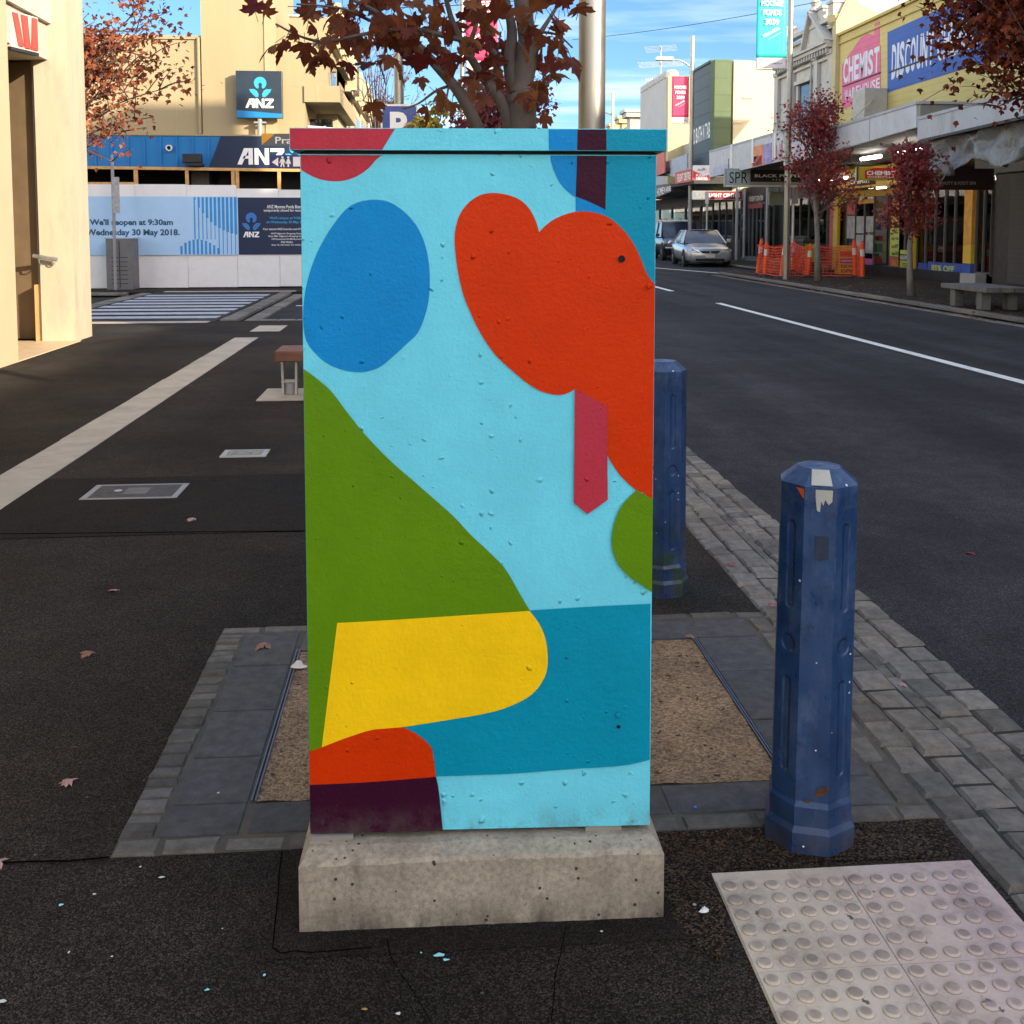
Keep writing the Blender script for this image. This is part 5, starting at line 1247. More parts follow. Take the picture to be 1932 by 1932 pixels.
b = MB(); plate(b, 1568, 1576, 380, 500, XA-.055, .06); b.build('pillar_poster', M_redp, cb)
b = MB(); yq = gy(1842); b.box(XA-.1, XA+.2, y0c, yq, 2.85, 3.3); b.build('bulkhead', M_dark, cb)
b = MB(); plate(b, 1579, 1728, 357, 370, XA-.02, .06); b.build('yellow_band', M_yelp, cb)
b = MB(); yq = gy(1728); b.box(XA-.1, XA+.2, yq, y1c, 2.92, 3.3); b.build('bulkhead', M_dark, cb)
bd = MB(); yA, yB, zA, zB = plate(bd, 1562, 1700, 317, 354, XA-.35, .12); bd_ = bd.build('shop_board', M_yelp, cb)
XB = XA-.35-.122
b = MB(); plate(b, 1564, 1595, 322, 350, XB, .01); rp = b.build('red_panel', mat('sign_red_dark', (.40, .015, .015), .5), bd_); xtext('CHEMIST', 1565.5, 1594, 342, 329, XB-.012, M_word, rp, .04); xtext('WAREHOUSE', 1566, 1593, 348, 344.5, XB-.012, M_word, rp)
b = MB(); plate(b, 1602, 1650, 325, 350, XB, .01); rp = b.build('black_panel', M_black, bd_); xtext('DISCOUNT', 1604, 1647, 335.5, 327.5, XB-.012, M_word, rp, .03); xtext('CHEMIST', 1604, 1642, 348, 339.5, XB-.012, M_word, rp, .03)
for k in range(6):
    b = MB(); yy = gy(1590)-k*1.2; b.tube([(XA-.9, yy, 3.05), (XA-.9, yy, 3.12)], .07, 10); tag(b.build('downlight', mat('lit_lamp', 'fff4e0', .5, emit=5.)), 'small lit downlight in the row under the chemist veranda', 'lamp', 'downlights under the chemist veranda')
for k, (px, xx) in enumerate(((1600, 15.4), (1640, 15.9), (1735, 15.4), (1775, 15.7), (1810, 15.4), (1500, 15.6), (1540, 15.9), (1360, 15.6))):
    yy = gy(px); b = MB(); b.box(xx, xx+.12, yy-.7, yy+.5, 2.80, 2.84)
    tag(b.build('shop_light', mat('lit_shop_tube', 'fff2dc', .5, emit=5.)), 'lit ceiling tube inside the shops behind the street maples', 'lamp', 'ceiling tubes inside the shops')
b = MB(); b.box(XA+.45, XA+3.45, gy(1842), y1c-.1, 2.86, 2.92); b.build('shop_ceiling', mat('shop_ceiling', (.3, .29, .27), .8), cb)
b = MB(); b.box(XA+2.6, XA+2.7, gy(1842), y1c-.1, .21, 2.85); b.build('back_shelving', mat('back_shelving', (.16, .14, .12), .7, var=.7, vs=7), cb)
# ---- verandas
def veranda(name, label, pts, X, Xback, fas, th=.06):
    """fascia outline given by photo points (bottom left, bottom right, top right, top left), soffit and roof behind it"""
    t = thing(name, label, 'veranda', (X, (at(*pts[0], X=X).y+at(*pts[1], X=X).y)/2, 3.2))
    P4 = [at(*p, X=X) for p in pts]; b = MB(); b.prism(P4, (-th, 0, 0)); f = b.build('fascia', fas, t)
    ya, yb = min(p.y for p in P4)+.01, max(p.y for p in P4)-.01; zl, zr = P4[0].z, P4[1].z
    b = MB(); yl, yr = P4[0].y, P4[1].y
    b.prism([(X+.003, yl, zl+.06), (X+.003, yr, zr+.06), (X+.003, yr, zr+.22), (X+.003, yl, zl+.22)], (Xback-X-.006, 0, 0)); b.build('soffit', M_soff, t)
    b = MB(); b.prism([(X-th-.02, yl, P4[3].z+.002), (X-th-.02, yr, P4[2].z+.002), (X-th-.02, yr, P4[2].z+.07), (X-th-.02, yl, P4[3].z+.07)], (.16, 0, 0)); b.build('gutter', mat('gutter_grey', (.36, .36, .38), .5), t)
    return t, P4
vc, P4 = veranda('chemist_veranda', 'long pale veranda fascia in front of the yellow chemist wall', [(1482, 313), (1733.8, 240), (1733.8, 197), (1482, 272)], XV, XA-.02, M_fasc)
b = MB(); b.box(XV+.003, XA-.02, P4[1].y-.07, P4[1].y-.002, P4[1].z, P4[2].z+.02); b.build('end_panel', mat('olive_end_panel', (.20, .20, .16), .8, var=.1, dirt=.3), vc)
b = MB(); b.box(XV-.07, XA-.02, P4[1].y-.10, P4[1].y-.071, P4[2].z-.0, P4[2].z+.06); b.build('end_gutter', mat('gutter_grey', (.36, .36, .38), .5), vc)
for k, px in enumerate((1540, 1640)):
    b = MB(); plateq(b, [(px, 297-k*29), (px+1.3, 297-k*29), (px+1.3, 254-k*29), (px, 254-k*29)], XV-.061, .004); b.build('fascia_joint', M_grey, vc)
for px0, px1, y_ in ((1626, 1672, 288), (1695, 1722, 276)):
    p = at(px0, y_, X=12.4); q = at(px1, y_, X=12.4); b = MB(); zq = min(p.z, 3.42)
    b.tube([(12.4, p.y, zq), (12.4, p.y-1.25, zq)], .05, 8)
    tag(b.build('strip_light', mat('lit_tube', 'fff6ea', .5, emit=6.)), 'lit fluorescent tube under the chemist veranda, '+('left one' if px0 < 1680 else 'right one'), 'lamp', 'fluorescent tubes under the veranda')
vn_, P4n = veranda('near_veranda', 'grey weathered veranda at the right edge with plastic sheeting under it', [(1736, 268), (2150, 176), (2150, 118), (1736, 227)], XV, XA-.02, mat('weathered_fascia', (.42, .43, .45), .6, var=.1, dirt=.4, vs=1.2, streak=(1, 1, .3)))
b = MB(); b.prism([at(p[0], p[1], X=XV-.062) for p in ((1736, 268), (2150, 176), (2150, 168), (1736, 263.5))], (-.02, 0, 0)); b.build('fascia_trim', M_dark, vn_)
# bundled plastic sheet hanging under it
def plastic():
    m, nt, b = base_mat('clear_plastic'); v = coord(nt)
    c = mixrgb(nt, rng_(nt, noise(nt, v, 3, 6), .35, .65), (.20, .21, .21), (.27, .28, .28)); nt.links.new(c, b.inputs['Base Color'])
    b.inputs['Roughness'].default_value = .25; b.inputs['Alpha'].default_value = .93; bump(nt, b, noise(nt, coord(nt, (1, 2.2, .9)), 4, 4, .55), .9, .09); return m
b = MB(); nU, nV = 90, 14
ya, yb = at(1752, 300, X=XV+.15).y, 13.5
def dr_(i, j):
    u = i/nU; v = j/nV; Y = ya+(yb-ya)*u
    sw = abs(math.sin(u*PI*4.2+.4)); zt_ = P4n[0].z+(P4n[1].z-P4n[0].z)*((Y-P4n[0].y)/(P4n[1].y-P4n[0].y))+.02
    dep = .50+.34*sw-.25*max(0, u-.45)
    fold = .07*math.sin(u*33+4*math.sin(v*2.3+u*11)+1.7*math.sin(u*57))*(.3+v)+.05*math.sin(u*19+v*5+2*math.sin(v*4+u*23))
    return (XV+.12+fold+.12*math.sin(v*PI)*sw, Y, zt_-dep*v+.02*math.sin(u*60+v*5))
b.grid(lambda u, v: dr_(u*nU, v*nV), nU, nV)
ds = b.build('plastic_sheet', plastic(), smooth=True); tag(ds, 'crumpled grey plastic sheet sagging under the near veranda edge', 'plastic sheet')
sm = ds.modifiers.new('sheet', 'SOLIDIFY'); sm.thickness = .006
spa = thing('foot_spa_shop', 'dark shopfront below the near veranda at the right edge', 'shop', (XA+2, 18, 0))
b = MB(); b.box(XA, XA+6, 8, 21.4, 0, 6.2); b.build('front_wall', mat('dark_shopfront', (.035, .03, .027), .7, var=.2), spa)
b = MB(); b.box(XA+.02, XA+.3, 21.42, gy(1874), 0, 3.3); b.build('side_wall', mat('dark_shopfront', (.035, .03, .027), .7, var=.2), spa)
for k in range(3): b = MB(); yq = 21.6+k*1.3; b.box(XA-.02, XA+.015, yq, yq+1.1, .1, 2.8); b.build('roller_door', lined('roller_slats', (.06, .055, .05), .12, .6) if k == 0 else bpy.data.materials['roller_slats'], spa)
b = MB(); b.box(XA-.35, XA-.06, gy(1868), gy(1838), 0, .28); b.build('step_block', mat('step_concrete', (.3, .3, .29), .8), spa)
sg = thing('spa_sign', 'dark brown sign board reading BEAUTY & FOOT SPA hung across the footpath', 'sign', at(1820, 340, Y=24.5))
a, c2 = at(1752, 358, Y=24.5), at(1876, 318, Y=24.5)
b = MB(); b.box(a.x, c2.x, 24.5, 24.6, a.z, c2.z); brd = b.build('board', mat('brown_board', (.030, .014, .012), .5), sg)
ytext('BEAUTY & FOOT SPA', 1771, 1842, 348.5, 342.5, 24.495, mat('gold_lettering', (.46, .42, .34), .5), brd, .02)
b = MB(); b.tube(catmull([at(x, y, Y=24.49) for x, y in ((1768, 346), (1763, 338), (1772, 330), (1782, 331), (1776, 340), (1770, 337))], 4), .018, 5); b.build('flourish', mat('gold_lettering', (.46, .42, .34), .5), brd)
for x in (1760, 1868): b = MB(); q = at(x, 318, Y=24.55); b.tube([q, (q.x, 24.55, 3.5)], .012, 5); b.build('hanger', M_steel, sg)
# hanging signs across the footpath
def hang(name, label, Y, px0, px1, py0, py1, m, draw, th=.14):
    a, c2 = at(px0, py1, Y=Y), at(px1, py0, Y=Y)
    t = thing(name, label, 'sign', ((a.x+c2.x)/2, Y, a.z), 0, 'signs hanging under the verandas')
    b = MB(); b.box(a.x, c2.x, Y, Y+th, a.z, c2.z); o = b.build('sign_box', m, t, bevel=.01)
    for x in (a.x+.15, c2.x-.15): b = MB(); b.tube([(x, Y+th/2, c2.z), (x, Y+th/2, c2.z+.35)], .012, 5); b.build('hanger', M_dark, t)
    draw(o, Y-.004); return t
def rect(par, px0, px1, py0, py1, Y, m, name='panel', th=.006):
    a, c2 = at(px0, py1, Y=Y), at(px1, py0, Y=Y); b = MB(); b.box(a.x, c2.x, Y-th, Y, a.z, c2.z); return b.build(name, m, par)
def d_chem(o, Y):
    b = MB(); b.prism([at(x, y, Y=Y) for x, y in ((1632, 336), (1632, 322), (1648, 317.5), (1675, 315.5), (1700, 317.5), (1716, 322), (1716, 336))][::-1], (0, -.008, 0)); p = b.build('red_panel', mat('chem_red', (.60, .02, .015), .4), o)
    ytext('CHEMIST', 1635, 1689, 330.5, 322.5, Y-.010, M_word, p, .04); ytext('WAREHOUSE', 1636, 1688, 335.4, 332.6, Y-.010, M_word, p)
    rect(o, 1615.5, 1620, 314, 342, Y, mat('purple_edge', (.05, .05, .18), .5), 'end_cap')
hang('chemist_sign', 'yellow hanging sign with a red CHEMIST panel under the chemist veranda', 26.5, 1617, 1728, 315, 340, M_yelp, d_chem)
def d_spr(o, Y):
    p = rect(o, 1371, 1414, 321, 349, Y, mat('spr_green', (.34, .42, .40), .5)); ytext('SPR', 1376, 1411, 346, 324.5, Y-.008, M_black, p, .0)
    p = rect(o, 1416, 1520, 320, 343, Y, M_black); ytext('BLACK PEPPER', 1424, 1514, 334.5, 329, Y-.008, M_word, p, .015)
    b = MB()
    for x in (1459, 1465, 1471): b.lathe([(.02, 0), (.02, .004)], at(x, 339, Y=Y-.007), 8, mx=RX)
    b.build('dot_mark', M_word, p)
    rect(o, 1369, 1520, 350, 352, Y, M_white, 'edge_trim')
hang('clothing_sign', 'hanging sign reading SPR and BLACK PEPPER behind the street tree', 37.0, 1367, 1522, 318.5, 353, mat('sign_casing', (.3, .32, .31), .5), d_spr)
def d_fc(o, Y):
    rect(o, 1308, 1329, 362, 375, Y, mat('photo_grey', (.25, .27, .27), .5, var=.4, vs=9)); p = rect(o, 1330, 1400, 361.5, 375.5, Y, mat('fc_maroon', (.30, .01, .02), .5))
    ytext('FLIGHT CENTRE', 1334, 1396, 372, 365, Y-.008, M_word, p, .04)
hang('travel_sign', 'dark red hanging sign reading FLIGHT CENTRE above the silver sedan', 48.0, 1306, 1402, 360, 377, mat('sign_casing', (.3, .32, .31), .5), d_fc)
hang('small_green_sign', 'plain pale green hanging sign left of the teal banner pole', 38.8, 1451, 1479, 362, 387, mat('pale_green_sign', (.26, .31, .24), .5), lambda o, Y: None)
# ---- SPR veranda with posters
vs_, P4s = veranda('clothing_veranda', 'stepped white veranda parapet carrying an orange and purple poster strip', [(1341, 335), (1481, 303), (1481, 249), (1341, 288)], XV, XA-.02, mat('white_parapet', (.55, .54, .53), .6, var=.06, dirt=.2))
for px in (1380, 1420, 1462):
    b = MB(); f_ = (px-1341)/140; plateq(b, [(px, 326-32*f_), (px+3, 325.5-32*f_), (px+3, 283-39*f_), (px, 284-39*f_)], XV-.061, .04); b.build('parapet_pier', M_white, vs_)
def strip(px0, px1, t0, t1, m):
    f = lambda px: (px-1341)/140; b = MB(); lo = lambda px, t: (335-32*f(px))*(1-t)+(288-39*f(px))*t
    plateq(b, [(px0, lo(px0, t0)), (px1, lo(px1, t0)), (px1, lo(px1, t1)), (px0, lo(px0, t1))], XV-.061, .01); b.build('poster', m, vs_)
strip(1345, 1376, .02, .38, mat('faded_lilac', (.46, .46, .56), .6, var=.12, vs=3)); strip(1418.5, 1440, .03, .78, mat('orange_print', (.72, .22, .05), .5, var=.25, vs=3)); strip(1421, 1438, .05, .40, mat('red_print', (.55, .06, .06), .5, var=.2, vs=4)); strip(1441, 1456, .03, .75, mat('lilac_print', (.25, .2, .42), .5, var=.6, vs=2.5))
for k in range(7): strip(1457+k*3.4, 1459.6+k*3.4, .05+.02*(k % 3), .62+.08*(k % 2), mat(('print_cream', 'print_rose', 'print_plum')[k % 3], ((.62, .52, .44), (.55, .3, .3), (.3, .18, .25))[k % 3], .5, var=.3, vs=5))
for k in range(10): 
    px = 1484+k*5.2; b = MB(); plateq(b, [(px, 307-k*1.5), (px+4.2, 306-k*1.5), (px+4.2, 277-k*1.6), (px, 278-k*1.6)], XV-.0625, .006); b.build('poster', mat(('print_blush', 'print_lavender', 'print_ivory')[k % 3], ((.6, .38, .36), (.42, .4, .56), (.62, .56, .52))[k % 3], .5, var=.3, vs=4), vc)
# ---- ornate facade
ob = thing('ornate_building', 'tall grey-white Victorian shop facade with a triangular pediment beside the yellow wall', 'building', (XA+2, 40, 0))
yo0, yo1 = y1c+.01, gy(1467)
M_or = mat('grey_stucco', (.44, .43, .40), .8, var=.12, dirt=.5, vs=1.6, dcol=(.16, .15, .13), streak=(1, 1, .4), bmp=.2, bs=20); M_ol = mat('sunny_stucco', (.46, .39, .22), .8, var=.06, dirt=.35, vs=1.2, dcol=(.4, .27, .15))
ztp = gz(1576, 24); zen = gz(1500, 122)
b = MB(); b.box(XA, XA+.5, yo0+.35, yo1, 3.3, ztp-.35); b.build('front_wall', M_or, ob)
b = MB(); b.prism([(XA-.15, yo0, 3.3), (XA+9, yo0, 3.3), (XA+9, yo0, 6.2), (XA+1.6, yo0, gz(1576, 0)-.7), (XA+.25, yo0, gz(1576, -2)), (XA-.15, yo0, gz(1576, 45))], (0, .34, 0)); b.build('side_wall', M_ol, ob)
b = MB(); b.box(XA+.5, XA+5.5, yo0+.36, yo1, 0, 5.2); b.build('rear_block', M_grey, ob)
b = MB(); b.prism([(XA+1.9, yo0+1., 8.4), (XA+9, yo0+1., 8.4), (XA+9, yo0+3.4, 10.2), (XA+1.9, yo0+3.4, 10.2)], (0, .15, .1)); b.build('roof', lined('corrugated_iron', (.34, .34, .33), .14, .3, 0), ob)
for ya in (yo0-.001, (yo0+yo1)/2-.5+1.4, (yo0+yo1)/2-1.2-.5, yo1-.45):
    b = MB(); b.box(XA-.14, XA-.003, ya+.36, ya+.80, 3.3, zen-.1); b.box(XA-.19, XA-.003, ya+.32, ya+.84, zen-.22, zen-.06); b.box(XA-.18, XA-.003, ya+.33, ya+.83, 3.31, 3.6); b.build('pilaster', M_or, ob)
b = MB()
for z, pr, h in ((zen, .34, .13), (zen+.13, .44, .09), (zen-.35, .12, .1), (ztp-.30, .30, .14), (ztp-.52, .14, .08)): b.box(XA-pr, XA-.003, yo0+.345+z*.0007, yo1-z*.0005, z, z+h-.003)
b.build('cornice', M_or, ob)
b = MB(); yy = yo0+.5
while yy < yo1-.2: b.box(XA-.30, XA-.005, yy, yy+.10, zen-.17, zen-.004); yy += .27
b.build('dentil', M_or, ob)
ap = at(1531, 23, X=XA-.3); yl_, yr_ = gy(1509, XA-.3), gy(1554, XA-.3); zbp = zen+.22
b = MB(); b.prism([(XA-.26, yl_+.1, zbp), (XA-.26, yr_-.1, zbp), (XA-.26, ap.y, ap.z-.12)], (.26, 0, 0)); b.build('tympanum', M_or, ob)
b = MB()
for e in (yl_, yr_): b.bar((XA-.27, e, zbp), (XA-.27, ap.y, ap.z), .34, .12)
b.build('pediment_rake', M_or, ob)
b = MB(); b.lathe([(.22, 0), (.26, .05), (.12, .2), (.2, .34), (.05, .55)], (XA-.15, ap.y, ap.z), 12); b.build('finial', M_or, ob)
for e in (yo0+.1, yo0+1.1, yo1-1.1, yo1-.35): b = MB(); b.box(XA-.22, XA+.3, e, e+.5, ztp-.16, ztp+.28); b.box(XA-.27, XA+.35, e-.05, e+.55, ztp+.285, ztp+.38); b.build('parapet_block', M_or, ob)
b = MB(); b.lathe([(.14, 0), (.3, .16), (.33, .4), (.2, .48), (.25, .6), (.06, .9)], (XA, yo0+.35, gz(1562, 60)), 12); b.build('urn', M_ol, ob)
for ya in ((yo0+yo1)/2-.45,):
    f = MB(); f.box(XA-.1, XA-.004, ya-.25, ya+1.35, 4.2, 4.32); f.box(XA-.1, XA-.004, ya-.25, ya-.08, 4.33, zen-.9); f.box(XA-.1, XA-.004, ya+1.18, ya+1.35, 4.33, zen-.9); f.box(XA-.2, XA-.004, ya-.3, ya+1.4, zen-.89, zen-.75); wf = f.build('window', M_or, ob)
    p = MB(); p.box(XA-.03, XA-.01, ya-.07, ya+1.17, 4.33, zen-.9); p.build('pane', M_glass, wf)
b = MB(); q = at(1545, 230, X=XA-.2); b.tube([(XA-.2, at(1529, 200, X=XA-.2).y, 3.6), (XA-.2, at(1529, 200, X=XA-.2).y, zen-.3)], .035, 8); b.build('downpipe', M_grey, ob)
b = MB(); b.box(XA+.45, XA+.6, yo0+.36, gy(1380), .15, 3.25); b.build('shop_wall', mat('dark_shop_wall', (.03, .028, .026), .6, var=.3), ob)
b = MB(); b.box(XA-.05, XA+.5, yo0, gy(1380), 0, .16); b.build('step', mat('step_grey', (.10, .10, .1), .8), ob)
o_, *_ = win(ob, 1480, 1562, 5, .4, 2.6, XA+.06); o_, *_ = win(ob, 1414, 1460, 6, .2, 2.7, XA+.06); o_, *_ = win(ob, 1345, 1398, 4, .75, 2.7, XA+.06)
b = MB(); plate(b, 1413, 1440, 368, 383, XA+.0, .05); rs_ = b.build('shop_board', mat('fc_board', (.05, .012, .012), .6), ob); xtext('FLIGHT CENTRE', 1414, 1440, 379.5, 371, XA-.055, mat('aged_lettering', (.42, .42, .34), .6), rs_, .02)
b = MB(); plate(b, 1413, 1440, 384, 393, XA+.0, .05); b.build('red_band', mat('fc_maroon2', (.16, .012, .016), .6), ob)
for px, m in ((1404, M_grey), (1447, mat('pale_post', (.32, .32, .31), .5))):
    b = MB(); yy = gy(px, XA-.1); b.tube([(XA-.1, yy, .1), (XA-.1, yy, 3.2)], .06, 10); b.build('column', m, ob)
b = MB(); plate(b, 1372, 1400, 452, 507, XA-.02, .07); b.build('brown_dado', mat('brown_tile', (.06, .045, .03), .6, var=.2, vs=6), ob)
goods(ob, 1482, 1560, .42, 2.4, XA+.06, 11); goods(ob, 1416, 1458, .3, 2.4, XA+.06, 12) if False else None; goods(ob, 1347, 1396, .78, 2.4, XA+.06, 13)
# ---- cream walled building, its low neighbour
cw = thing('cream_wall_building', 'building with a blank sunlit pale cream side wall rising above the veranda', 'building', (XA+4, 52, 0))
Yc = gy(1380, XA-.25)
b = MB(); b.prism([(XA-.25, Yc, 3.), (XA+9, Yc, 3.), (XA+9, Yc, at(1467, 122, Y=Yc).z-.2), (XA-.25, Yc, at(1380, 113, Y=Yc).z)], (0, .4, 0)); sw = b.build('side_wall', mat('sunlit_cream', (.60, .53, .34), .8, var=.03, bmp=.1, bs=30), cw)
for x, y in ((1393, 186), (1373+0, 233)):
    b = MB(); q = at(x+8, y, Y=Yc); b.box(q.x, q.x+.5, Yc-.06, Yc-.002, q.z, q.z+.05); b.build('vent_ledge', mat('ledge_tan', (.5, .45, .33), .7), cw)
b = MB(); b.box(XA-.25, XA+8, Yc+.41, Yc+12, 3.62, 6.); b.build('body', M_grey, cw)
b = MB(); b.box(XA+.32, XA+.5, Yc-5.5, Yc+.49, .1, 3.3); b.build('shop_wall', mat('dark_shop_wall', (.03, .028, .026), .6, var=.3), cw)
gb = thing('green_shop', 'dark slate shop front with a green corner pier and white homeware lettering', 'shop', (XA-.8, Yc+2, 0))
xg0, xg1 = at(1348, 200, Y=Yc-.2).x, at(1379.5, 200, Y=Yc-.2).x
b = MB(); b.box(xg0, xg1, Yc-.2, Yc+.5, 3., at(1364, 112, Y=Yc-.2).z); b.build('corner_pier', lined('green_block', (.085, .13, .06), .75, .2), gb)
yg1 = gy(1300, xg0+.05)
zg = at(1348, 116, Y=Yc).z
b = MB(); b.box(xg0+.05, XA-.3, Yc+.501, yg1, 3., zg+.05); sf = b.build('slate_front', lined('slate_boards', (.075, .10, .115), .62, .55), gb)
b = MB(); b.box(xg0-.02, XA-.3, Yc+.5, yg1, zg+.055, zg+.16); b.build('coping', mat('dark_green_cap', (.05, .08, .05), .6), gb)
skew_text('BED BATH N TABLE', (1303, 275, 247), (1346, 257, 226), M_word, sf, .02, xg0+.04)
wb = thing('white_corner_building', 'pale building with a sunlit cream end wall behind the far pink banner', 'building', (15, 62, 0))
Yw = Yc+9.5; xw0, xw1 = at(1261, 200, Y=Yw).x, XA+4
ztw = at(1261, 143, Y=Yw).z
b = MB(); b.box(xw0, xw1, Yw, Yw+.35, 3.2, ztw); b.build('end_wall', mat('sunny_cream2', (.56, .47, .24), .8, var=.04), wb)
ye = gy(1206.6, xw0)
b = MB(); b.box(xw0-.02, XA+4, Yw+.351, ye, 3.2, ztw-.02); b.build('front_wall', mat('shaded_render', (.42, .42, .41), .8, var=.08, dirt=.15, vs=1), wb)  # street front greyed to paint its shade; end wall has the lit cream
b = MB(); yy = Yw+.4
while yy < ye-.3: b.lathe([(.42, 0), (.42, .3), (.3, .42), (.0, .48)], (xw0+.3, yy+.3, ztw-.022), 10); yy += .8
b.build('scalloped_cap', mat('shaded_render', (.42, .42, .41), .8), wb)
an = thing('tv_antenna', 'thin rooftop television antenna against the sky', 'antenna', at(1247, 183, Y=Yw+5))
q = at(1247, 183, Y=Yw+5); t_ = at(1247, 87, Y=Yw+5)
b = MB(); b.tube([q-Vector((0, 0, .5)), t_], .035, 6); b.build('mast', M_steel, an)
for py, l, hz_ in ((92, .9, .5), (121, 1.3, .3)):
    p = at(1247, py, Y=Yw+5); b = MB(); b.bar(p-Vector((.3, 1., 0)), p+Vector((.3, 1., 0)), .05, .05)
    for k in range(5): c2 = p+Vector((.3, 1., 0))*((k-2)/2.2); b.bar(c2-Vector((l, -.2, .05)), c2+Vector((l, -.2, .05)), .02, .02)
    b.build('aerial_element', M_steel, an)
p = at(1246, 149, Y=Yw+5); b = MB(); b.bar(p-Vector((.9, 0, .08)), p+Vector((.9, 0, .1)), .05, .05)
for k in range(14): c2 = p+Vector((-.85+k*.12, 0, -.07+k*.013)); b.bar(c2-Vector((0, 0, .1)), c2+Vector((0, 0, .1)), .02, .02)
b.build('aerial_element', M_steel, an)
tu = thing('turret_building', 'row of small weathered cream parapet turrets far up the street', 'building', (15, 85, 0))
for k, (pa, pb_, pt) in enumerate(((1197, 1206, 207), (1179, 1189, 220), (1161, 1170, 234))):
    Yt = Yw+12+k*11; a, c2 = at(pa-14, 250, Y=Yt), at(pb_, pt, Y=Yt)
    b = MB(); b.box(c2.x-.6, c2.x+1, Yt, Yt+1.2, 3., c2.z-.5); b.box(c2.x-.9, c2.x+1.1, Yt-.3, Yt+1.4, c2.z-.49, c2.z-.2); b.box(c2.x-1.05, c2.x+1.2, Yt-.4, Yt+1.5, c2.z-.19, c2.z); b.build('turret', M_ol if k else M_or, tu)
    b = MB(); b.box(c2.x-.4, c2.x+4, Yt+1.6, Yt+10.5, 3., c2.z-.9); b.build('front_wall', M_ol, tu)
# ---- far verandas over the parking bay
vf, P4f = veranda('travel_veranda', 'red and white veranda end reading FLIGHT CENTRE above the parked cars', [(1276, 347), (1306, 342.5), (1306, 319), (1276, 326)], XW, XA, mat('fc_orange_red', (.62, .07, .02), .5, var=.08))
f_ = [o for o in vf.children if o.name.startswith('fascia')][0]
skew_text('FLIGHT CENTRE', (1278, 343.5, 329), (1303, 338, 324), M_word, f_, .03, XW-.065)
Ye = P4f[1].y-.02
def ep(px, py): return at(px, py, Y=Ye)
b = MB(); a, c2 = ep(1306.5, 340), ep(1339, 312); b.box(a.x, c2.x, Ye-.05, Ye, a.z, c2.z); ef = b.build('end_board', mat('end_white', (.66, .66, .70), .5), vf)
b = MB(); b.prism([(p.x, Ye-.052, p.z) for p in (ep(1307, 339.7), ep(1338.5, 339.7), ep(1338.5, 330.5), ep(1328, 330), ep(1318, 327), ep(1307, 322))], (0, -.006, 0)); rd = b.build('red_field', mat('fc_red', (.62, .025, .02), .5), ef)
ytext('FLIGHT', 1313, 1335, 333.5, 328.5, Ye-.062, M_word, rd, .05); ytext('CENTRE', 1313, 1335, 339, 334.2, Ye-.062, M_word, rd, .05)
b = MB(); b.prism([(p.x, Ye-.054, p.z) for p in (ep(1314, 321), ep(1318, 318), ep(1322, 320), ep(1327, 316), ep(1332, 320), ep(1327, 322), ep(1320, 322.5))][::-1], (0, -.004, 0)); b.build('plane_mark', M_grey, ef)
def farpanel(name, label, pts, m, X=XW, words=None):
    b = MB(); P_ = [at(*p, X=X) for p in pts]; c = sum(P_, Vector())/len(P_)
    t = thing(name, label, 'veranda', (X, c.y, c.z)); b.prism(P_, (-.06, 0, 0)); o = b.build('fascia', m, t)
    b = MB(); yl, yr = P_[0].y, P_[1].y; b.prism([(X+.003, yl, P_[0].z+.05), (X+.003, yr, P_[1].z+.05), (X+.003, yr, P_[1].z+.25), (X+.003, yl, P_[0].z+.25)], (2.2, 0, 0)); b.build('soffit', M_soff, t)
    if words: skew_text(words, *[(q[0], q[1], q[2]) for q in ((pts[0][0]+1, pts[0][1]-3, pts[3][1]+5), (pts[1][0]-1, pts[1][1]-3, pts[2][1]+5))], M_word, o, .02, X-.065)
    return t
farpanel('brown_veranda', 'brown lettered veranda fascia beyond the red travel sign', [(1238, 374), (1267, 362), (1267, 346), (1238, 350)], mat('brown_fascia', (.14, .07, .055), .6, var=.2), words='HOMEWARE')
farpanel('grey_veranda', 'plain blue-grey sloped veranda panel above the brown fascia', [(1256, 330), (1298, 337), (1298, 290), (1256, 306)], mat('blue_grey_panel', (.38, .40, .45), .6), XW+.5)
farpanel('coral_sign', 'coral red shop panel at the right edge of the cabinet', [(1236, 334), (1256, 326), (1256, 283), (1236, 290)], mat('coral_panel', (.55, .13, .08), .6), XW+.2)
fs = thing('far_shopfront', 'dark run of shopfronts behind the parked cars', 'shop', (XA+1, 56, 0))
b = MB(); b.box(XA+.3, XA+2, Yc+.5, 90, 0, 3.2); b.build('front_wall', mat('dark_shop_wall', (.03, .028, .026), .6, var=.3), fs)
b = MB(); b.box(XW, XA+.3, Yc-1, 90, 3.45, 3.6); b.build('soffit', M_soff, fs)
for k in range(6):
    f = MB(); ya = Yc+.8+k*3.3; f.box(XA+.22, XA+.29, ya, ya+2.8, .5, 2.6); wf = f.build('window', M_frame, fs); p = MB(); p.box(XA+.2, XA+.219, ya+.08, ya+2.72, .58, 2.52); p.build('pane', M_gl2, wf)
for k, (px, m) in enumerate(((1248, M_redp), (1258, M_orp), (1270, M_greyp), (1285, M_greyp))):
    b = MB(); y_ = gy(px, XA+.19); b.box(XA+.18, XA+.19, y_, y_+.7, 1.1, 2.0); b.build('display', m, fs)
for px in (1302.5, 1390): 
    b = MB(); yy = gy(px, XW+.3) if px < 1350 else gy(px, XA-.4); xx = XW+.3 if px < 1350 else XA-.4; b.tube([(xx, yy, 0), (xx, yy, 3.3)], .07, 8); tag(b.build('veranda_post', M_grey), ('grey veranda post behind the parked cars' if px < 1350 else 'slim grey veranda post right of the silver sedan'), 'post')
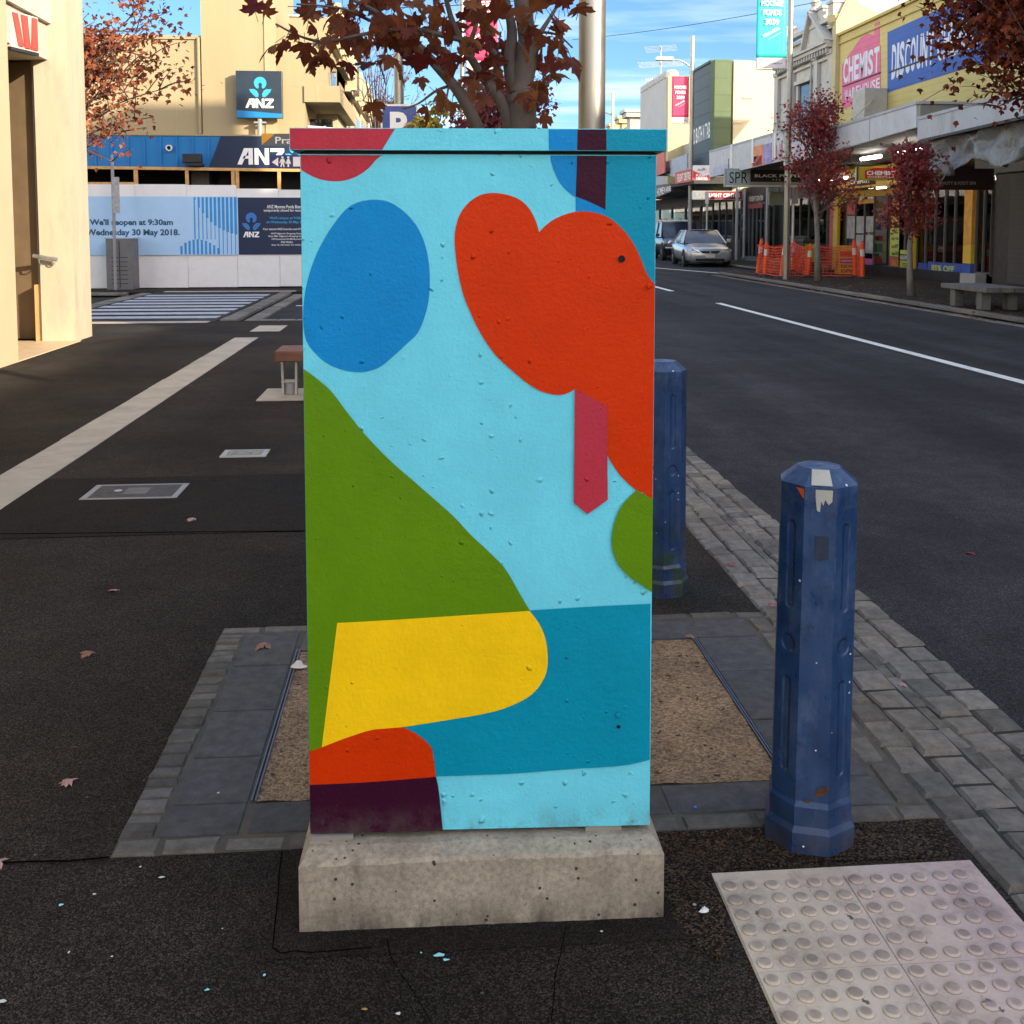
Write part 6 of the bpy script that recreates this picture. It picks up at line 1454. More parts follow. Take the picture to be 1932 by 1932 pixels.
# added unseen shops, heights and low gap shaped to shade street and light bank
for nm, lab, y0, y1, h in (('unseen_shade_row', 'unseen brick shop block added to shade the street behind the viewpoint, farthest back', -60, -10.5, 9.2), ('low_shop', 'unseen brick shop kept low behind the viewpoint to let sun reach the bank', -10.5, -2.2, 8.4),
                           ('unseen_tall_shade_shop', 'unseen tall brick shop added beside the viewpoint to shade the corner bank', -2.2, 5.6, 14.5), ('unseen_mid_shade_shop', 'unseen brick shop added next to the foot spa shop to shade the street', 5.6, 14.0, 10.8)):
    t = thing(nm, lab, 'shop', (XA+4, (y0+y1)/2, 0)); b = MB(); b.box(XA, XA+2.5, y0+.01, y1-.01, 0, h); b.build('wall', mat('shop_brick', (.26, .17, .12), .85, var=.12), t)
    y = y0+1.2
    while y < y1-2: 
        f = MB(); f.box(XA-.06, XA-.002, y, y+1.4, 4.6, 6.6); wf = f.build('window', M_white, t); p = MB(); p.box(XA-.07, XA-.061, y+.08, y+1.32, 4.68, 6.52); p.build('pane', M_glass, wf); y += 4.2
    b = MB(); b.box(XV, XA-.003, y0+.02, y1-.02, 3.3, 3.75); b.build('veranda', M_fasc, t)
# ================================================================== STREET FURNITURE ON THE RIGHT
M_org = mat('orange_plastic', (.80, .085, .012), .45, var=.08, vs=4); M_refl = mat('reflective_band', (.62, .60, .56), .4, var=.1); M_rub = mat('black_rubber', (.02, .02, .02), .8)
tops = [((1429, 518.8), (1437.5, 450)), ((1443, 521), (1447, 456)), ((1474, 525), (1482, 452)), ((1523.5, 523.4), (1530, 459)), ((1614, 524), (1611, 452)), ((1627, 526), (1627, 455)), ((1497, 511), (1498, 452))]
labs = ['leftmost orange post of the mesh enclosure, leaning right', 'second orange post from the left with a white band', 'leaning orange post just left of the teal banner pole', 'orange post before the green bin, leaning right', 'orange post in front of the folding NOW OPEN board', 'rightmost orange post of the mesh enclosure', 'orange post at the back of the mesh enclosure, right of the pole']
bases = []
for (p, q), lb_ in zip(tops, labs):
    c = at(*p); tp_ = at(*q, Y=c.y); bases.append((c, tp_))
    t = thing('temporary_post', lb_+'', 'orange post', c, 0, 'orange temporary posts'); d = (tp_-c); L = d.length; dn = d.normalized()
    b = MB(); b.tube([c+dn*.03, c+dn*(L*.9), c+dn*(L*.93), c+dn*(L*.95), c+dn*L], [.065, .058, .058, .035, .04], 12); b.build('tube', M_org, t, smooth='auto')
    b = MB(); b.tube([c+dn*(L*.6), c+dn*(L*.78)], [.0635, .0615], 12); b.build('reflective_band', M_refl, t)
    b = MB(); b.lathe([(.2, 0), (.2, .03), (.09, .07)], c, 12); b.build('base', M_rub, t)
# orange barrier mesh strung between the posts
def mesh_run(b, p, q, h0, h1, sag=.06, nx=None):
    p = Vector(p); q = Vector(q); L = (q-p).length; nx = nx or int(L/.11); nz = 10; r_ = random.Random(int(L*100))
    g = [[p.lerp(q, i/nx)+Vector((.02*math.sin(i*.9+j), .03*math.sin(i*1.3+j*.4), .06+(h0+(h1-h0)*i/nx-.06)*j/nz-sag*math.sin(PI*i/nx)*(j/nz)+r_.uniform(-.008, .008))) for j in range(nz+1)] for i in range(nx+1)]
    for i in range(nx+1):
        for j in range(nz):
            b.bar(g[i][j], g[i][j+1], .012, .004)
    for j in range(nz+1):
        for i in range(nx): b.bar(g[i][j], g[i+1][j], .004 if j not in (0, nz) else .006, .026 if j in (0, nz, 5) else .016)
mb = MB(); B_ = [c for c, _ in bases]
for i, j in ((1, 2), (2, 3), (3, 4), (4, 5), (1, 0), (0, 6), (6, 3)): mesh_run(mb, B_[i], B_[j], .95, .93)
bk = at(1590, 505); mesh_run(mb, B_[6], (bk.x, bk.y, 0), .9, .85); mesh_run(mb, (bk.x, bk.y, 0), B_[5], .85, .95)
tag(mb.build('barrier_mesh', mat('orange_mesh', (.75, .075, .025), .5, var=.1)), 'sagging orange plastic barrier mesh strung between the orange posts', 'barrier')
# folding advertising boards
def aframe(name, label, px0, px1, py0, py1, m, draw):
    Y = at((px0+px1)/2, py1).y; a, c2 = at(px0, py1, Y=Y), at(px1, py0, Y=Y); t = thing(name, label, 'sign board', ((a.x+c2.x)/2, Y, 0)); h = c2.z
    for s_ in (-1, 1):
        b = MB(); y0 = Y+(.30 if s_ > 0 else 0); lean = .14*(-s_)
        b.prism([(a.x, y0, .03), (c2.x, y0, .03), (c2.x-.03, y0+lean+(.0), h), (a.x+.03, y0+lean, h)], (0, -.02*(-s_) if s_ > 0 else -.02, 0)); o = b.build('board', m, t)
        if s_ < 0: draw(o, a.x, c2.x, Y, h)
    return t
def now_open(o, x0, x1, Y, h):
    W_ = x1-x0
    def rc(u0, u1, v0, v1, m): b = MB(); b.prism([(x0+W_*u0, Y+.14*v0-.024, h*v0), (x0+W_*u1, Y+.14*v0-.024, h*v0), (x0+W_*u1, Y+.14*v1-.024, h*v1), (x0+W_*u0, Y+.14*v1-.024, h*v1)], (0, -.004, 0)); return b.build('print_panel', m, o)
    rc(.1, .9, .62, .80, mat('red_print2', (.5, .05, .03), .5)); q = rc(.08, .92, .40, .55, mat('purple_print', (.16, .04, .30), .5)); text('DISCOUNT', (x0+W_*.12, Y+.14*.42-.03, h*.44), (1, 0, 0), (0, .14, h), W_*.76, .06, M_word, q, bold=.02)
    for s_, v in (('NOW', .24), ('OPEN', .09)): text(s_, (x0+W_*.12, Y+.14*v-.026, h*v), (1, 0, 0), (0, .14, h), W_*.76, h*.11, mat('brown_lettering', (.06, .02, .02), .6), o, bold=.04)
aframe('folding_board', 'orange folding board reading NOW OPEN behind the orange mesh', 1582, 1622, 463, 519, mat('board_orange', (.62, .33, .06), .5), now_open)
# bins
bc_ = at(1529, 511, Z=0); xb0, xb1 = at(1518, 470, Y=bc_.y).x, at(1541, 470, Y=bc_.y).x; zt2 = at(1529, 452, Y=bc_.y).z
gbn = thing('green_bin', 'dark street bin with a bright green front panel behind the orange mesh', 'bin', bc_)
b = MB(); b.box(xb0-.05, xb1+.05, bc_.y, bc_.y+.7, .02, zt2-.12); b.build('bin_body', mat('bin_dark', (.02, .03, .025), .5), gbn, bevel=.02)
b = MB(); b.box(xb0-.07, xb1+.07, bc_.y-.03, bc_.y+.72, zt2-.118, zt2); b.build('lid', mat('bin_dark', (.02, .03, .025), .5), gbn, bevel=.03)
b = MB(); b.box(xb0, xb1, bc_.y-.012, bc_.y-.001, .3, zt2-.14); fp_ = b.build('front_panel', mat('bin_green', (.12, .42, .02), .5), gbn)
b = MB(); b.prism([(xb0+.12, bc_.y-.013, zt2-.32), (xb0+.2, bc_.y-.013, zt2-.36), (xb0+.36, bc_.y-.013, zt2-.2), (xb0+.3, bc_.y-.013, zt2-.2)], (0, -.003, 0)); b.build('white_mark', M_word, fp_)
c = at(1508, 508); ub = thing('utility_box', 'small grey-green service box left of the green bin', 'cabinet', c)
b = MB(); b.box(c.x-.22, c.x+.22, c.y, c.y+.4, 0, 1.12); b.build('casing', mat('grey_green', (.12, .16, .15), .6), ub, bevel=.02); b = MB(); b.box(c.x-.25, c.x+.25, c.y-.03, c.y+.43, 1.122, 1.18); b.build('top', mat('grey_green', (.12, .16, .15), .6), ub)
# bench at the right
bd2 = thing('concrete_bench', 'weathered grey slab bench on square legs on the far right footpath', 'bench', (10.4, 19.7, 0))
M_bc = mat('weathered_bench', (.12, .115, .105), .8, var=.2, vs=4, dirt=.4)
q1_ = at(1808, 577); q2_ = at(1852, 584.5)
xm = (q1_.x+q2_.x)/2; zs = at(1852, 541, Y=q2_.y).z
for k in range(3): b = MB(); b.box(xm-.15+k*.27, xm-.15+k*.27+.255, q2_.y-.35, q1_.y+.35, zs-.09, zs); b.build('seat_slab', M_bc, bd2, bevel=.008)
for yy in (q2_.y, q1_.y):
    for xx in (xm, xm+.5): b = MB(); b.box(xx-.09, xx+.09, yy-.09, yy+.09, 0, zs-.092); b.build('leg', M_bc, bd2, bevel=.008)
b = MB(); b.box(xm-.35, xm+.85, q2_.y-.75, q1_.y+.7, -.02, .006); struct(b.build('bench_pad', M_strip)) if False else None
# slim posts with small signs
c = at(1333.5, 503, Z=0); Yq = 44.2; xq = at(1333.5, 430, Y=Yq).x
sp_ = thing('parking_post', 'slim pale signpost behind the silver sedan roof', 'sign post', (xq, Yq, 0))
b = MB(); b.tube([(xq, Yq, 0), (xq, Yq, at(1333, 362, Y=Yq).z)], .045, 8); b.build('post', M_steel, sp_); b = MB(); a, c2 = at(1330.5, 385, Y=Yq-.06), at(1335, 362, Y=Yq-.06); b.box(a.x, c2.x+.05, Yq-.07, Yq-.05, a.z, c2.z); b.build('plate', M_refl, sp_)
Yq = 36.; xq = at(1496, 430, Y=Yq).x
sp_ = thing('white_post', 'slim white post just right of the teal banner pole', 'post', (xq, Yq, 0)); b = MB(); b.tube([(xq, Yq, 0), (xq, Yq, 2.9)], .04, 8); b.build('post', M_refl, sp_); b = MB(); b.box(xq-.06, xq+.14, Yq-.06, Yq-.04, 2.3, 2.85); b.build('plate', M_grey, sp_)
# ================================================================== CARS
def car(name, label, c, rot, paint_, suv=False, wd=1.82, L=4.8, H=1.47, plate_=True, glass=None):
    t = thing(name, label, 'car', c, rot, 'cars parked along the far kerb')
    hw = wd/2; b = MB()
    if suv: st = [(-L/2, .80, .55, .88), (-L/2+.12, .93, .42, 1.02), (-L/2+.5, .99, .40, 1.08), (-L*.20, 1., .38, 1.15), (0, 1., .36, 1.16), (L*.3, 1., .38, 1.16), (L/2-.15, .97, .45, 1.12), (L/2, .9, .55, 1.0)]
    else: st = [(-L/2, .80, .34, .66), (-L/2+.05, .92, .21, .73), (-L/2+.28, .97, .19, .79), (-L/2+.75, .99, .19, .86), (-L*.20, 1., .19, .95), (0, 1., .19, .97), (L*.28, 1., .20, .99), (L/2-.35, .96, .24, 1.02), (L/2-.06, .88, .32, .96), (L/2, .78, .45, .82)]
    rings = []
    for y, k, zb, zt in st:
        w_ = hw*k; h = zt-zb
        half = [(w_*.80, zb), (w_*.97, zb+h*.16), (w_, zb+h*.45), (w_*.985, zb+h*.72), (w_*.93, zb+h*.90), (w_*.74, zt-.012), (w_*.36, zt+.012)]
        rings.append([(x, y, z) for x, z in half]+[(-x, y, z) for x, z in half[::-1]])
    n = 14
    for r_ in rings: b.v += r_
    for k in range(len(rings)-1):
        for j in range(n): q = k*n+j; q2 = k*n+(j+1) % n; b.f.append((q, q+n, q2+n, q2)); b.m.append(0)
    b.f.append(tuple(range(n))); b.m.append(0); e = (len(rings)-1)*n; b.f.append(tuple(e+j for j in range(n-1, -1, -1))); b.m.append(0)
    bo = b.build('body', paint_, t, smooth=True, local=True)
    # cabin: base ring at the belt line, roof ring above
    if suv: yb0, yr0, yr1, yb1 = -L*.22, -L*.10, L*.40, L*.47; zb0 = 1.12; rw, bw = .80, .95
    else: yb0, yr0, yr1, yb1 = -L*.225, -L*.045, L*.20, L*.38; zb0 = .93; rw, bw = .68, .94
    G = glass or glass_mat('car_glass', (.012, .018, .032), .12)
    def quadstrip(nm, m, a0, a1, b0, b1, bul, nn=6):
        q = MB()
        def p(u, v):
            x = (a0[0]+(a1[0]-a0[0])*u)*(1-v)+(b0[0]+(b1[0]-b0[0])*u)*v; y = (a0[1]*(1-v)+b0[1]*v)+bul*4*u*(1-u); z = a0[2]*(1-v)+b0[2]*v+.03*4*v*(1-v)
            return (x, y, z)
        q.grid(p, nn, 4)
        return q.build(nm, m, t, local=True, smooth=True)
    zr = H-.03
    quadstrip('windscreen', G, (-hw*bw*.93, yb0, zb0), (hw*bw*.93, yb0, zb0), (-hw*rw, yr0, zr), (hw*rw, yr0, zr), -.10)
    quadstrip('rear_window', G, (hw*bw*.9, yb1, zb0), (-hw*bw*.9, yb1, zb0), (hw*rw, yr1, zr), (-hw*rw, yr1, zr), .07)
    r_ = MB(); nn = 6
    def rp_(u, v): y = yr0+(yr1-yr0)*v; x = -hw*rw+2*hw*rw*u; return (x, y-(.10*(1-v)-.07*v)*4*u*(1-u), zr+.035*(1-(2*u-1)**2)+.02*4*v*(1-v)-.02*0)
    r_.grid(rp_, nn, 6)
    r_.build('roof', M_white if suv else paint_, t, local=True, smooth=True)
    for s_ in (-1, 1):
        q = MB(); A0 = (s_*hw*bw, yb0, zb0); A1 = (s_*hw*bw, yb1, zb0); B0 = (s_*hw*rw, yr0, zr); B1 = (s_*hw*rw, yr1, zr)
        f = [A0, A1, B1, B0]; q.face(f if s_ > 0 else f[::-1]); q.build('side_window', G, t, local=True)
        q = MB()
        for P_, Q_ in ((A0, B0), (A1, B1), ((s_*hw*bw, (yb0+yb1)/2, zb0), (s_*hw*rw, (yr0+yr1)/2, zr))): q.bar(Vector(P_)+Vector((s_*.01, 0, -.02)), Vector(Q_)+Vector((s_*.01, 0, 0)), .05, .07)
        q.bar((s_*(hw*rw+.01), yr0, zr), (s_*(hw*rw+.01), yr1, zr), .05, .05); q.build('pillar', paint_, t, local=True)
        yf = -L/2
        q = MB(); 
        if suv: q.lathe([(.0, .0), (.14, .02), (.15, .05), (.15, .16)], (s_*hw*.68, yf+.02, .84), 14, mx=Matrix.Rotation(-PI/2, 3, 'X')); 
        else: q.prism([(s_*hw*.46, yf-.035, .585), (s_*hw*.78, yf-.02, .575), (s_*hw*.945, yf+.10, .62), (s_*hw*.95, yf+.16, .715), (s_*hw*.78, yf+.02, .735), (s_*hw*.50, yf-.02, .68)][::s_], (0, .14, .0))
        q.build('headlight', mat('headlight_lens', (.55, .56, .55), .12, .3, var=.3, vs=20), t, local=True)
        q = MB(); q.box(s_*(hw+.02), s_*(hw+.20), yb0+.15, yb0+.27, zb0+.03, zb0+.17); q.build('mirror', paint_, t, local=True, bevel=.03)
        for yy in (-L*.295, L*.285):
            rr = .40 if suv else .32
            wh = MB(); wh.lathe([(rr*.6, -.11), (rr*.94, -.11), (rr, -.06), (rr, .06), (rr*.94, .11), (rr*.6, .11)], (s_*(hw-.09), yy, rr), 22, mx=Matrix.Rotation(PI/2, 3, 'Y')); wo = wh.build('wheel', M_rub, t, local=True)
            ri = MB(); ri.lathe([(rr*.62, .0), (rr*.62, .02), (rr*.45, .012), (rr*.15, .03), (0.001, .03)], (s_*(hw+.0), yy, rr), 16, mx=Matrix.Rotation(s_*PI/2, 3, 'Y')); ri.build('rim', mat('alloy_rim', (.34, .34, .35), .35, .8), wo, local=True)
            ar = MB(); ar.lathe([(rr+.05, 0), (rr+.05, .012)], (s_*(hw*.985-.0), yy, rr+.02), 20, mx=Matrix.Rotation(s_*PI/2, 3, 'Y')); ar.build('wheel_arch', M_rub, t, local=True)
    q = MB(); yf = -L/2
    if suv: q.box(-hw*.5, hw*.5, yf-.01, yf+.06, .70, .92)
    else: q.prism([(-hw*.34, yf-.03, .555), (hw*.34, yf-.03, .555), (hw*.43, yf-.02, .645), (-hw*.43, yf-.02, .645)], (0, .08, .0))
    q.build('grille', M_black, t, local=True)
    q = MB(); q.box(-hw*.62, hw*.62, yf-.02 if not suv else yf-.005, yf+.1, .25 if not suv else .45, .34 if not suv else .6); q.build('air_intake', M_black, t, local=True)
    if plate_:
        q = MB(); q.box(-.19, .19, yf-.045, yf-.015, .385 if not suv else .6, .50 if not suv else .71); q.build('number_plate', M_refl, t, local=True, bevel=.0)
    if not suv: q = MB(); q.lathe([(.045, 0), (.045, .012)], (0, yf-.032, .60), 12, mx=RX); q.build('badge', M_steel, t, local=True)
    else:
        q = MB()
        for s_ in (-1, 1): q.bar((s_*hw*.74, yr0+.05, H+.05), (s_*hw*.74, yr1, H+.05), .05, .05)
        for y_ in (yr0+.05, (yr0+yr1)/2, yr1): q.bar((-hw*.74, y_, H+.06), (hw*.74, y_, H+.06), .05, .04)
        q.build('roof_rack', M_white, t, local=True)
        q = MB()
        for s_ in (-1, 1): q.tube([(s_*hw*.45, yf-.18, .45), (s_*hw*.45, yf-.2, 1.0)], .035, 8)
        q.tube(catmull([(-hw*.95, yf-.02, .62), (-hw*.6, yf-.2, .62), (hw*.6, yf-.2, .62), (hw*.95, yf-.02, .62)], 5), .05, 8); q.tube(catmull([(-hw*.45, yf-.2, 1.0), (0, yf-.22, 1.04), (hw*.45, yf-.2, 1.0)], 5), .035, 8); q.build('bull_bar', M_steel, t, local=True)
    return t
def carpaint(name, c, metal=.6):
    m, nt, b = base_mat(name); v = coord(nt); nt.links.new(mixrgb(nt, 1., tuple(c), rng_(nt, noise(nt, v, 2), .3, .7, .92, 1.06), 'MULTIPLY'), b.inputs['Base Color']); b.inputs['Metallic'].default_value = metal; b.inputs['Roughness'].default_value = .3
    b.inputs['Coat Weight'].default_value = .7; b.inputs['Coat Roughness'].default_value = .08; return m
q = at(1352, 505, Z=ZR); 
car('silver_sedan', 'silver-gold sedan parked nose first toward the viewer beside the kerb', (at(1350, 470, Y=41.2).x+.0, 41.2+2.4, ZR), R(-5), carpaint('champagne_silver', (.50, .52, .54), .5), wd=1.84)
car('blue_offroader', 'dark blue four-wheel drive with a white roof parked behind the silver sedan', (at(1299, 470, Y=48.5).x, 48.5+2.4, ZR), R(-4), carpaint('dark_navy', (.012, .018, .05), .2), True, 1.86, 4.7, 1.86)
car('white_van', 'white vehicle mostly hidden by the cabinet behind the blue four-wheel drive', (at(1262, 470, Y=56).x-.35, 58.4, ZR), R(1), carpaint('plain_white', (.7, .7, .7), 0), True, 1.84, 4.7, 1.9)
# ================================================================== TREES
def smleaf(b, p, mx, s_, m=0):
    i = len(b.v); p = Vector(p)
    for x, y, z in ((0, 0, 0), (.32, .18, .1), (.5, .5, .06), (.2, .62, .06), (0, 1., -.1), (-.2, .62, .06), (-.5, .5, .06), (-.32, .18, .1)): b.v.append(tuple(p+mx @ (Vector((x, y, z))*s_)))
    b.f += [(i, i+1, i+2, i+3), (i, i+3, i+4, i+5), (i, i+5, i+6, i+7)]; b.m += [m]*3
def rot_rand(rg, droop=.6):
    return Matrix.Rotation(rg.uniform(0, 2*PI), 3, 'Z') @ Matrix.Rotation(-droop+rg.gauss(0, .6), 3, 'X') @ Matrix.Rotation(rg.gauss(0, .6), 3, 'Y')
M_bark = mat('grey_bark', (.19, .165, .14), .85, var=.25, vs=9, dirt=.4, dcol=(.07, .06, .05), bmp=.5, bs=40, streak=(1, 1, .5))
M_twig = mat('red_brown_twig', (.10, .06, .045), .8, var=.2)
def tree(name, label, base, top, cc, cr, nl, ls, lm_, seed, tr=.06, limbs=16, dens=1.0, tw=.9, bark=None, pw=.5, group='autumn street trees'):
    rg = random.Random(seed); t = thing(name, label, 'tree', base, 0, group); base = Vector(base); cc = Vector(cc); cr = Vector(cr)
    tb_ = MB(); topv = Vector(top); n = 7
    pts = [base.lerp(topv, k/n)+Vector((rg.uniform(-.03, .03), rg.uniform(-.03, .03), 0))*(k > 0) for k in range(n+1)]
    tb_.tube(pts, [tr*(1.25 if k == 0 else 1-.75*k/n) for k in range(n+1)], 10); tb_.build('trunk', bark or M_bark, t, smooth=True)
    lb2 = MB(); lf = MB(); tips = []
    for k in range(limbs):
        f = .30+.65*(k+.5)/limbs; st_ = pts[0].lerp(topv, f) if base.z < 1 else topv
        zmin = cc.z-cr.z*.95; st_ = base.lerp(topv, max(f, min(.9, (zmin-base.z)/(topv.z-base.z+.01)*.9)))
        for _ in range(30):
            u = Vector((rg.gauss(0, 1), rg.gauss(0, 1), rg.gauss(0, 1))).normalized()*(rg.random()**pw)
            e = cc+Vector((u.x*cr.x, u.y*cr.y, u.z*cr.z))
            if e.z > st_.z-.3: break
        mid = st_.lerp(e, .5)+Vector((rg.uniform(-.1, .1), rg.uniform(-.1, .1), .12*(e-st_).length))
        path = catmull([st_, mid, e], 5); r0 = tr*.42
        lb2.tube(path, [max(.006, r0*(1-.85*q/(len(path)-1))) for q in range(len(path))], 6)
        tips.append((path, e))
        for _ in range(5):
            s_ = path[rg.randint(3, len(path)-1)]; d = (e-st_).normalized()*.6+Vector((rg.gauss(0, .5), rg.gauss(0, .5), rg.uniform(-.1, .8)))
            ln = rg.uniform(.25, .6)*cr.x*tw; e2 = s_+d.normalized()*ln; pt = catmull([s_, s_.lerp(e2, .5)+Vector((0, 0, .04)), e2], 3)
            lb2.tube(pt, [max(.004, .011*(1-.6*q/(len(pt)-1))) for q in range(len(pt))], 4); tips.append((pt, e2))
    lb2.build('limbs', bark or M_twig, t, smooth=True)
    sizes = [rg.random()**1.5 for _ in tips]; tot = sum(sizes)
    for (path, e), sz in zip(tips, sizes):
        for _ in range(int(nl*sz/tot)):
            k = rg.randint(len(path)//3, len(path)-1); p = path[k]+Vector((rg.gauss(0, .075*cr.x*dens), rg.gauss(0, .075*cr.x*dens), rg.gauss(-.02, .07*cr.x*dens)))
            smleaf(lf, p, rot_rand(rg), ls*rg.uniform(.6, 1.3))
    lf.build('crown', lm_, t); return t
L_dark = leaf_mat('dark_red_leaves', [(.05, .008, .009), (.11, .014, .013), (.19, .024, .016), (.27, .06, .016)], .4)
L_red = leaf_mat('crimson_leaves', [(.22, .018, .030), (.38, .032, .048), (.52, .062, .075), (.36, .09, .07)], .4)
L_rust = leaf_mat('rusty_leaves', [(.20, .04, .022), (.32, .07, .035), (.26, .035, .028), (.42, .16, .07)], .4)
L_yel = leaf_mat('yellow_green_leaves', [(.20, .21, .03), (.32, .30, .05), (.12, .15, .03), (.40, .28, .05)], .35)
L_rose = leaf_mat('rosy_leaves', [(.20, .03, .05), (.30, .05, .06), (.24, .08, .07)], .35)
T_ = at
bse = at(1543, 530)
tree('street_maple', 'young crimson maple on the right footpath behind the orange mesh', bse, at(1537, 185, Y=bse.y), at(1545, 305, Y=bse.y), (1.12, 1.1, 1.75), 4600, .085, L_red, 5, .085, 36, 2.0, 1.0, pw=.42)
bse = at(1720, 558)
tree('street_maple', 'young crimson maple with a low leafy crown before the chemist shopfront', bse, at(1712, 250, Y=bse.y), at(1722, 370, Y=bse.y), (.66, .66, 1.1), 3300, .08, L_red, 8, .075, 26, 1.9, .9)
tree('large_maple', 'large dark red maple crown hanging into the top right corner', (10.5, 15.6, 0), (10.4, 15.6, 6.2), (9.95, 15.6, 5.35), (2.6, 2.4, 2.4), 44000, .12, L_dark, 21, .13, 80, 1.5, .8, pw=.4)
tree('corner_maple', 'sparse rust red maple showing past the bank corner on the left', (-5.75, 16.4, 0), (-5.6, 16.4, 4.6), at(205, 150, Y=16.4), (1.0, 1.0, 1.25), 3000, .085, L_rust, 13, .07, 36, 1.9, 1.1)
tree('bare_street_tree', 'almost bare pinkish street tree left of the parking sign', (-1.35, 27, 0), (-1.1, 27, 4.6), at(735, 150, Y=27), (.95, .9, 1.5), 260, .075, L_rose, 17, .06, 26, 1.0, 1.2)
tree('yellow_street_tree', 'small tree with yellow-green leaves behind the cabinet top', (-.15, 12.5, 0), (-.05, 12.5, 2.7), at(815, 235, Y=12.5), (.33, .3, .36), 700, .075, L_yel, 19, .05, 12, 1.2, .9)
tree('red_street_tree', 'rosy red street tree seen behind the maple trunk', (.95, 19.5, 0), (.95, 19.5, 4.2), at(960, 215, Y=19.5), (1.15, 1.0, .95), 3400, .09, L_rose, 23, .07, 22, 1.0, .9)
# ---- the big-leaved maple growing in the pit behind the cabinet
rm = random.Random(41); TY = 3.35
mt = thing('maple_tree', 'big-leaved dark red maple growing from the tree pit behind the cabinet', 'tree', (at(985, 240, Y=TY).x, TY, 0), 0, 'autumn street trees')
def tp3(px, py, dy=0.): return at(px, py, Y=TY+dy)
M_mb = mat('maple_bark', (.115, .092, .074), .8, var=.25, vs=14, dirt=.5, dcol=(.08, .065, .05), bmp=.5, bs=60, streak=(1, 1, .45))
b = MB(); x0 = at(985, 240, Y=TY).x
b.tube(catmull([(x0-.02, TY, 0), (x0-.01, TY, .9), tp3(985, 240), tp3(984, 165), tp3(995, 90), tp3(986, 0), tp3(975, -140), tp3(985, -330)], 5), [.062]*5+[.056]*5+[.045]*5+[.036]*6+[.028]*5+[.022]*5+[.016]*4+[.012], 16); b.build('trunk', M_mb, mt, smooth=True)
LIMBS = [([(975, 175), (962, 125), (966, 60), (955, 0), (935, -120)], .026, 0), ([(962, 245), (948, 195), (915, 150), (880, 95), (850, 30), (830, -60)], .021, -.05), ([(905, 250), (870, 180), (820, 120), (770, 68), (720, 30), (650, -10)], .021, -.15),
         ([(972, 135), (915, 88), (845, 70), (780, 55), (700, 62), (620, 78), (570, 70), (520, 45)], .010, -.25), ([(990, 120), (1015, 70), (1040, 30), (1070, -20)], .012, .1), ([(1000, 200), (1020, 170), (1045, 150)], .006, .1), ([(858, 160), (825, 170), (790, 195), (760, 205)], .006, -.2),
         ([(745, 60), (690, 35), (640, 15), (560, 8)], .007, -.3), ([(600, 78), (580, 98), (560, 110)], .004, -.3), ([(870, 110), (850, 150), (842, 190), (838, 210)], .005, -.1), ([(930, 170), (935, 120), (945, 60)], .006, .1), ([(880, 95), (900, 40), (905, -40)], .01, 0), ([(1005, 60), (1050, 65), (1080, 90)], .006, .05)]
lb3 = MB(); paths = []
for pts, r_, dy in LIMBS:
    n_ = len(pts); P_ = catmull([tp3(x, y, dy*k/(n_-1)) for k, (x, y) in enumerate(pts)], 4); paths.append(P_)
    lb3.tube(P_, [max(.0028, r_*(1-.75*k/(len(P_)-1))) for k in range(len(P_))], 8); lb3.build('branch', M_mb, mt, smooth=True); lb3 = MB()
lf = MB()
def mleaf(p, s_, face=None):
    # leaves hang: blade tilted down and away from the twig
    mx = Matrix.Rotation(rm.uniform(0, 2*PI), 3, 'Z') @ Matrix.Rotation(rm.choice((-1, 1))*rm.uniform(.5, 1.5)+rm.gauss(0, .2), 3, 'X') @ Matrix.Rotation(rm.gauss(0, .5), 3, 'Y')
    q = p+mx @ Vector((0, s_*.5, 0)); lf.tube([p, q], .0012, 4, 1, cap=False)
    maple(lf, q, mx, s_, rm.uniform(.1, .9), rg=rm)
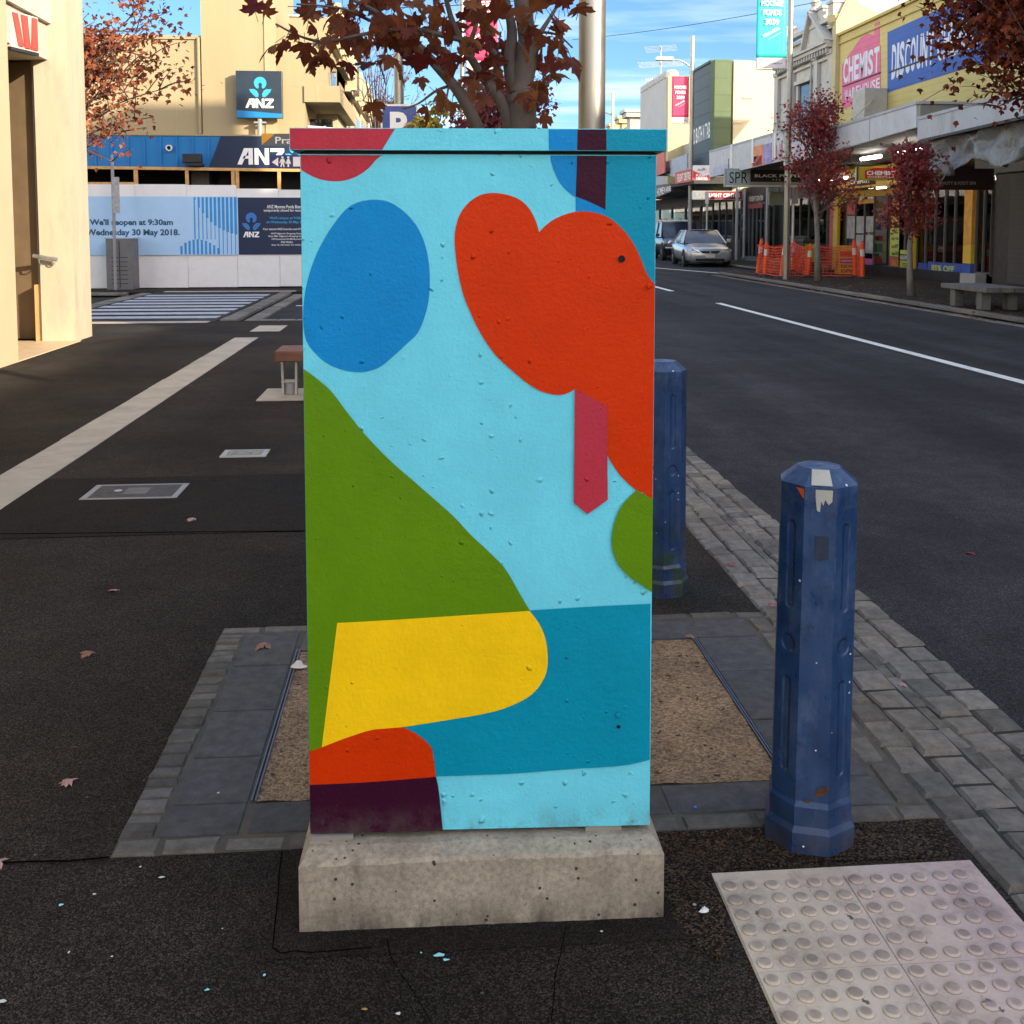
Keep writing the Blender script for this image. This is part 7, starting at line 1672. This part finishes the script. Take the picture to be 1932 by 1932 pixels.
CL = [(500, 42, 18, 2), (560, 62, 30, 5), (600, 30, 35, 6), (620, 75, 35, 7), (650, 25, 40, 8), (600, 108, 12, 1), (690, 50, 40, 10), (660, 78, 25, 4), (735, 30, 45, 12), (760, 80, 40, 9), (790, 30, 50, 14), (770, 120, 28, 5), (745, 100, 22, 3), (840, 20, 45, 12), (835, 70, 35, 7), (855, 110, 30, 5), (880, 125, 22, 3), (930, 100, 22, 4),
      (920, 40, 38, 8), (930, 150, 26, 4), (690, 178, 10, 1), (806, 176, 14, 2), (905, 170, 24, 3), (1000, 25, 35, 6), (1040, 30, 32, 7), (1070, 60, 22, 4), (1050, 95, 28, 5), (1035, 130, 18, 2), (1015, 160, 12, 2), (1045, 165, 14, 2), (1020, 190, 14, 2), (960, 60, 25, 4), (890, 60, 28, 5), (975, 150, 15, 2), (870, 190, 18, 2)]
CL += [(x, y, 60, 14) for x, y in ((620, -70), (720, -80), (830, -90), (930, -110), (1040, -100), (760, -190), (880, -220), (990, -240), (1090, -180), (940, -340))]
for cx, cy, rr, n_ in CL:
    for _ in range(int(n_*.98+.5)):
        p = tp3(cx+rm.gauss(0, rr*.55), cy+rm.gauss(0, rr*.5), rm.gauss(-.08, .2)); mleaf(p, rm.uniform(.046, .078))
L_map = leaf_mat('maple_leaves', [(.12, .013, .012), (.23, .022, .017), (.33, .030, .020), (.21, .042, .02), (.42, .06, .015), (.28, .11, .035)], .6)
lf.build('crown', [L_map, M_twig], mt)
# dry leaves drifted along the opposite kerb
ll = MB(); rl2 = random.Random(61)
for _ in range(900):
    y = rl2.uniform(14, 36); x = rl2.choice((9.9+abs(rl2.gauss(0, .5)), 9.62+rl2.gauss(0, .05), rl2.uniform(9.95, 13.5))); z = -.08 if x < 9.72 else .008
    smleaf(ll, (x, y, z), Matrix.Rotation(rl2.uniform(0, 6.28), 3, 'Z') @ Matrix.Rotation(rl2.gauss(0, .3), 3, 'X'), rl2.uniform(.04, .085))
struct(ll.build('leaf_litter', leaf_mat('litter_leaves', [(.18, .05, .03), (.28, .14, .08), (.12, .06, .04)], 0), origin=(10, 25, 0)), 'stuff')
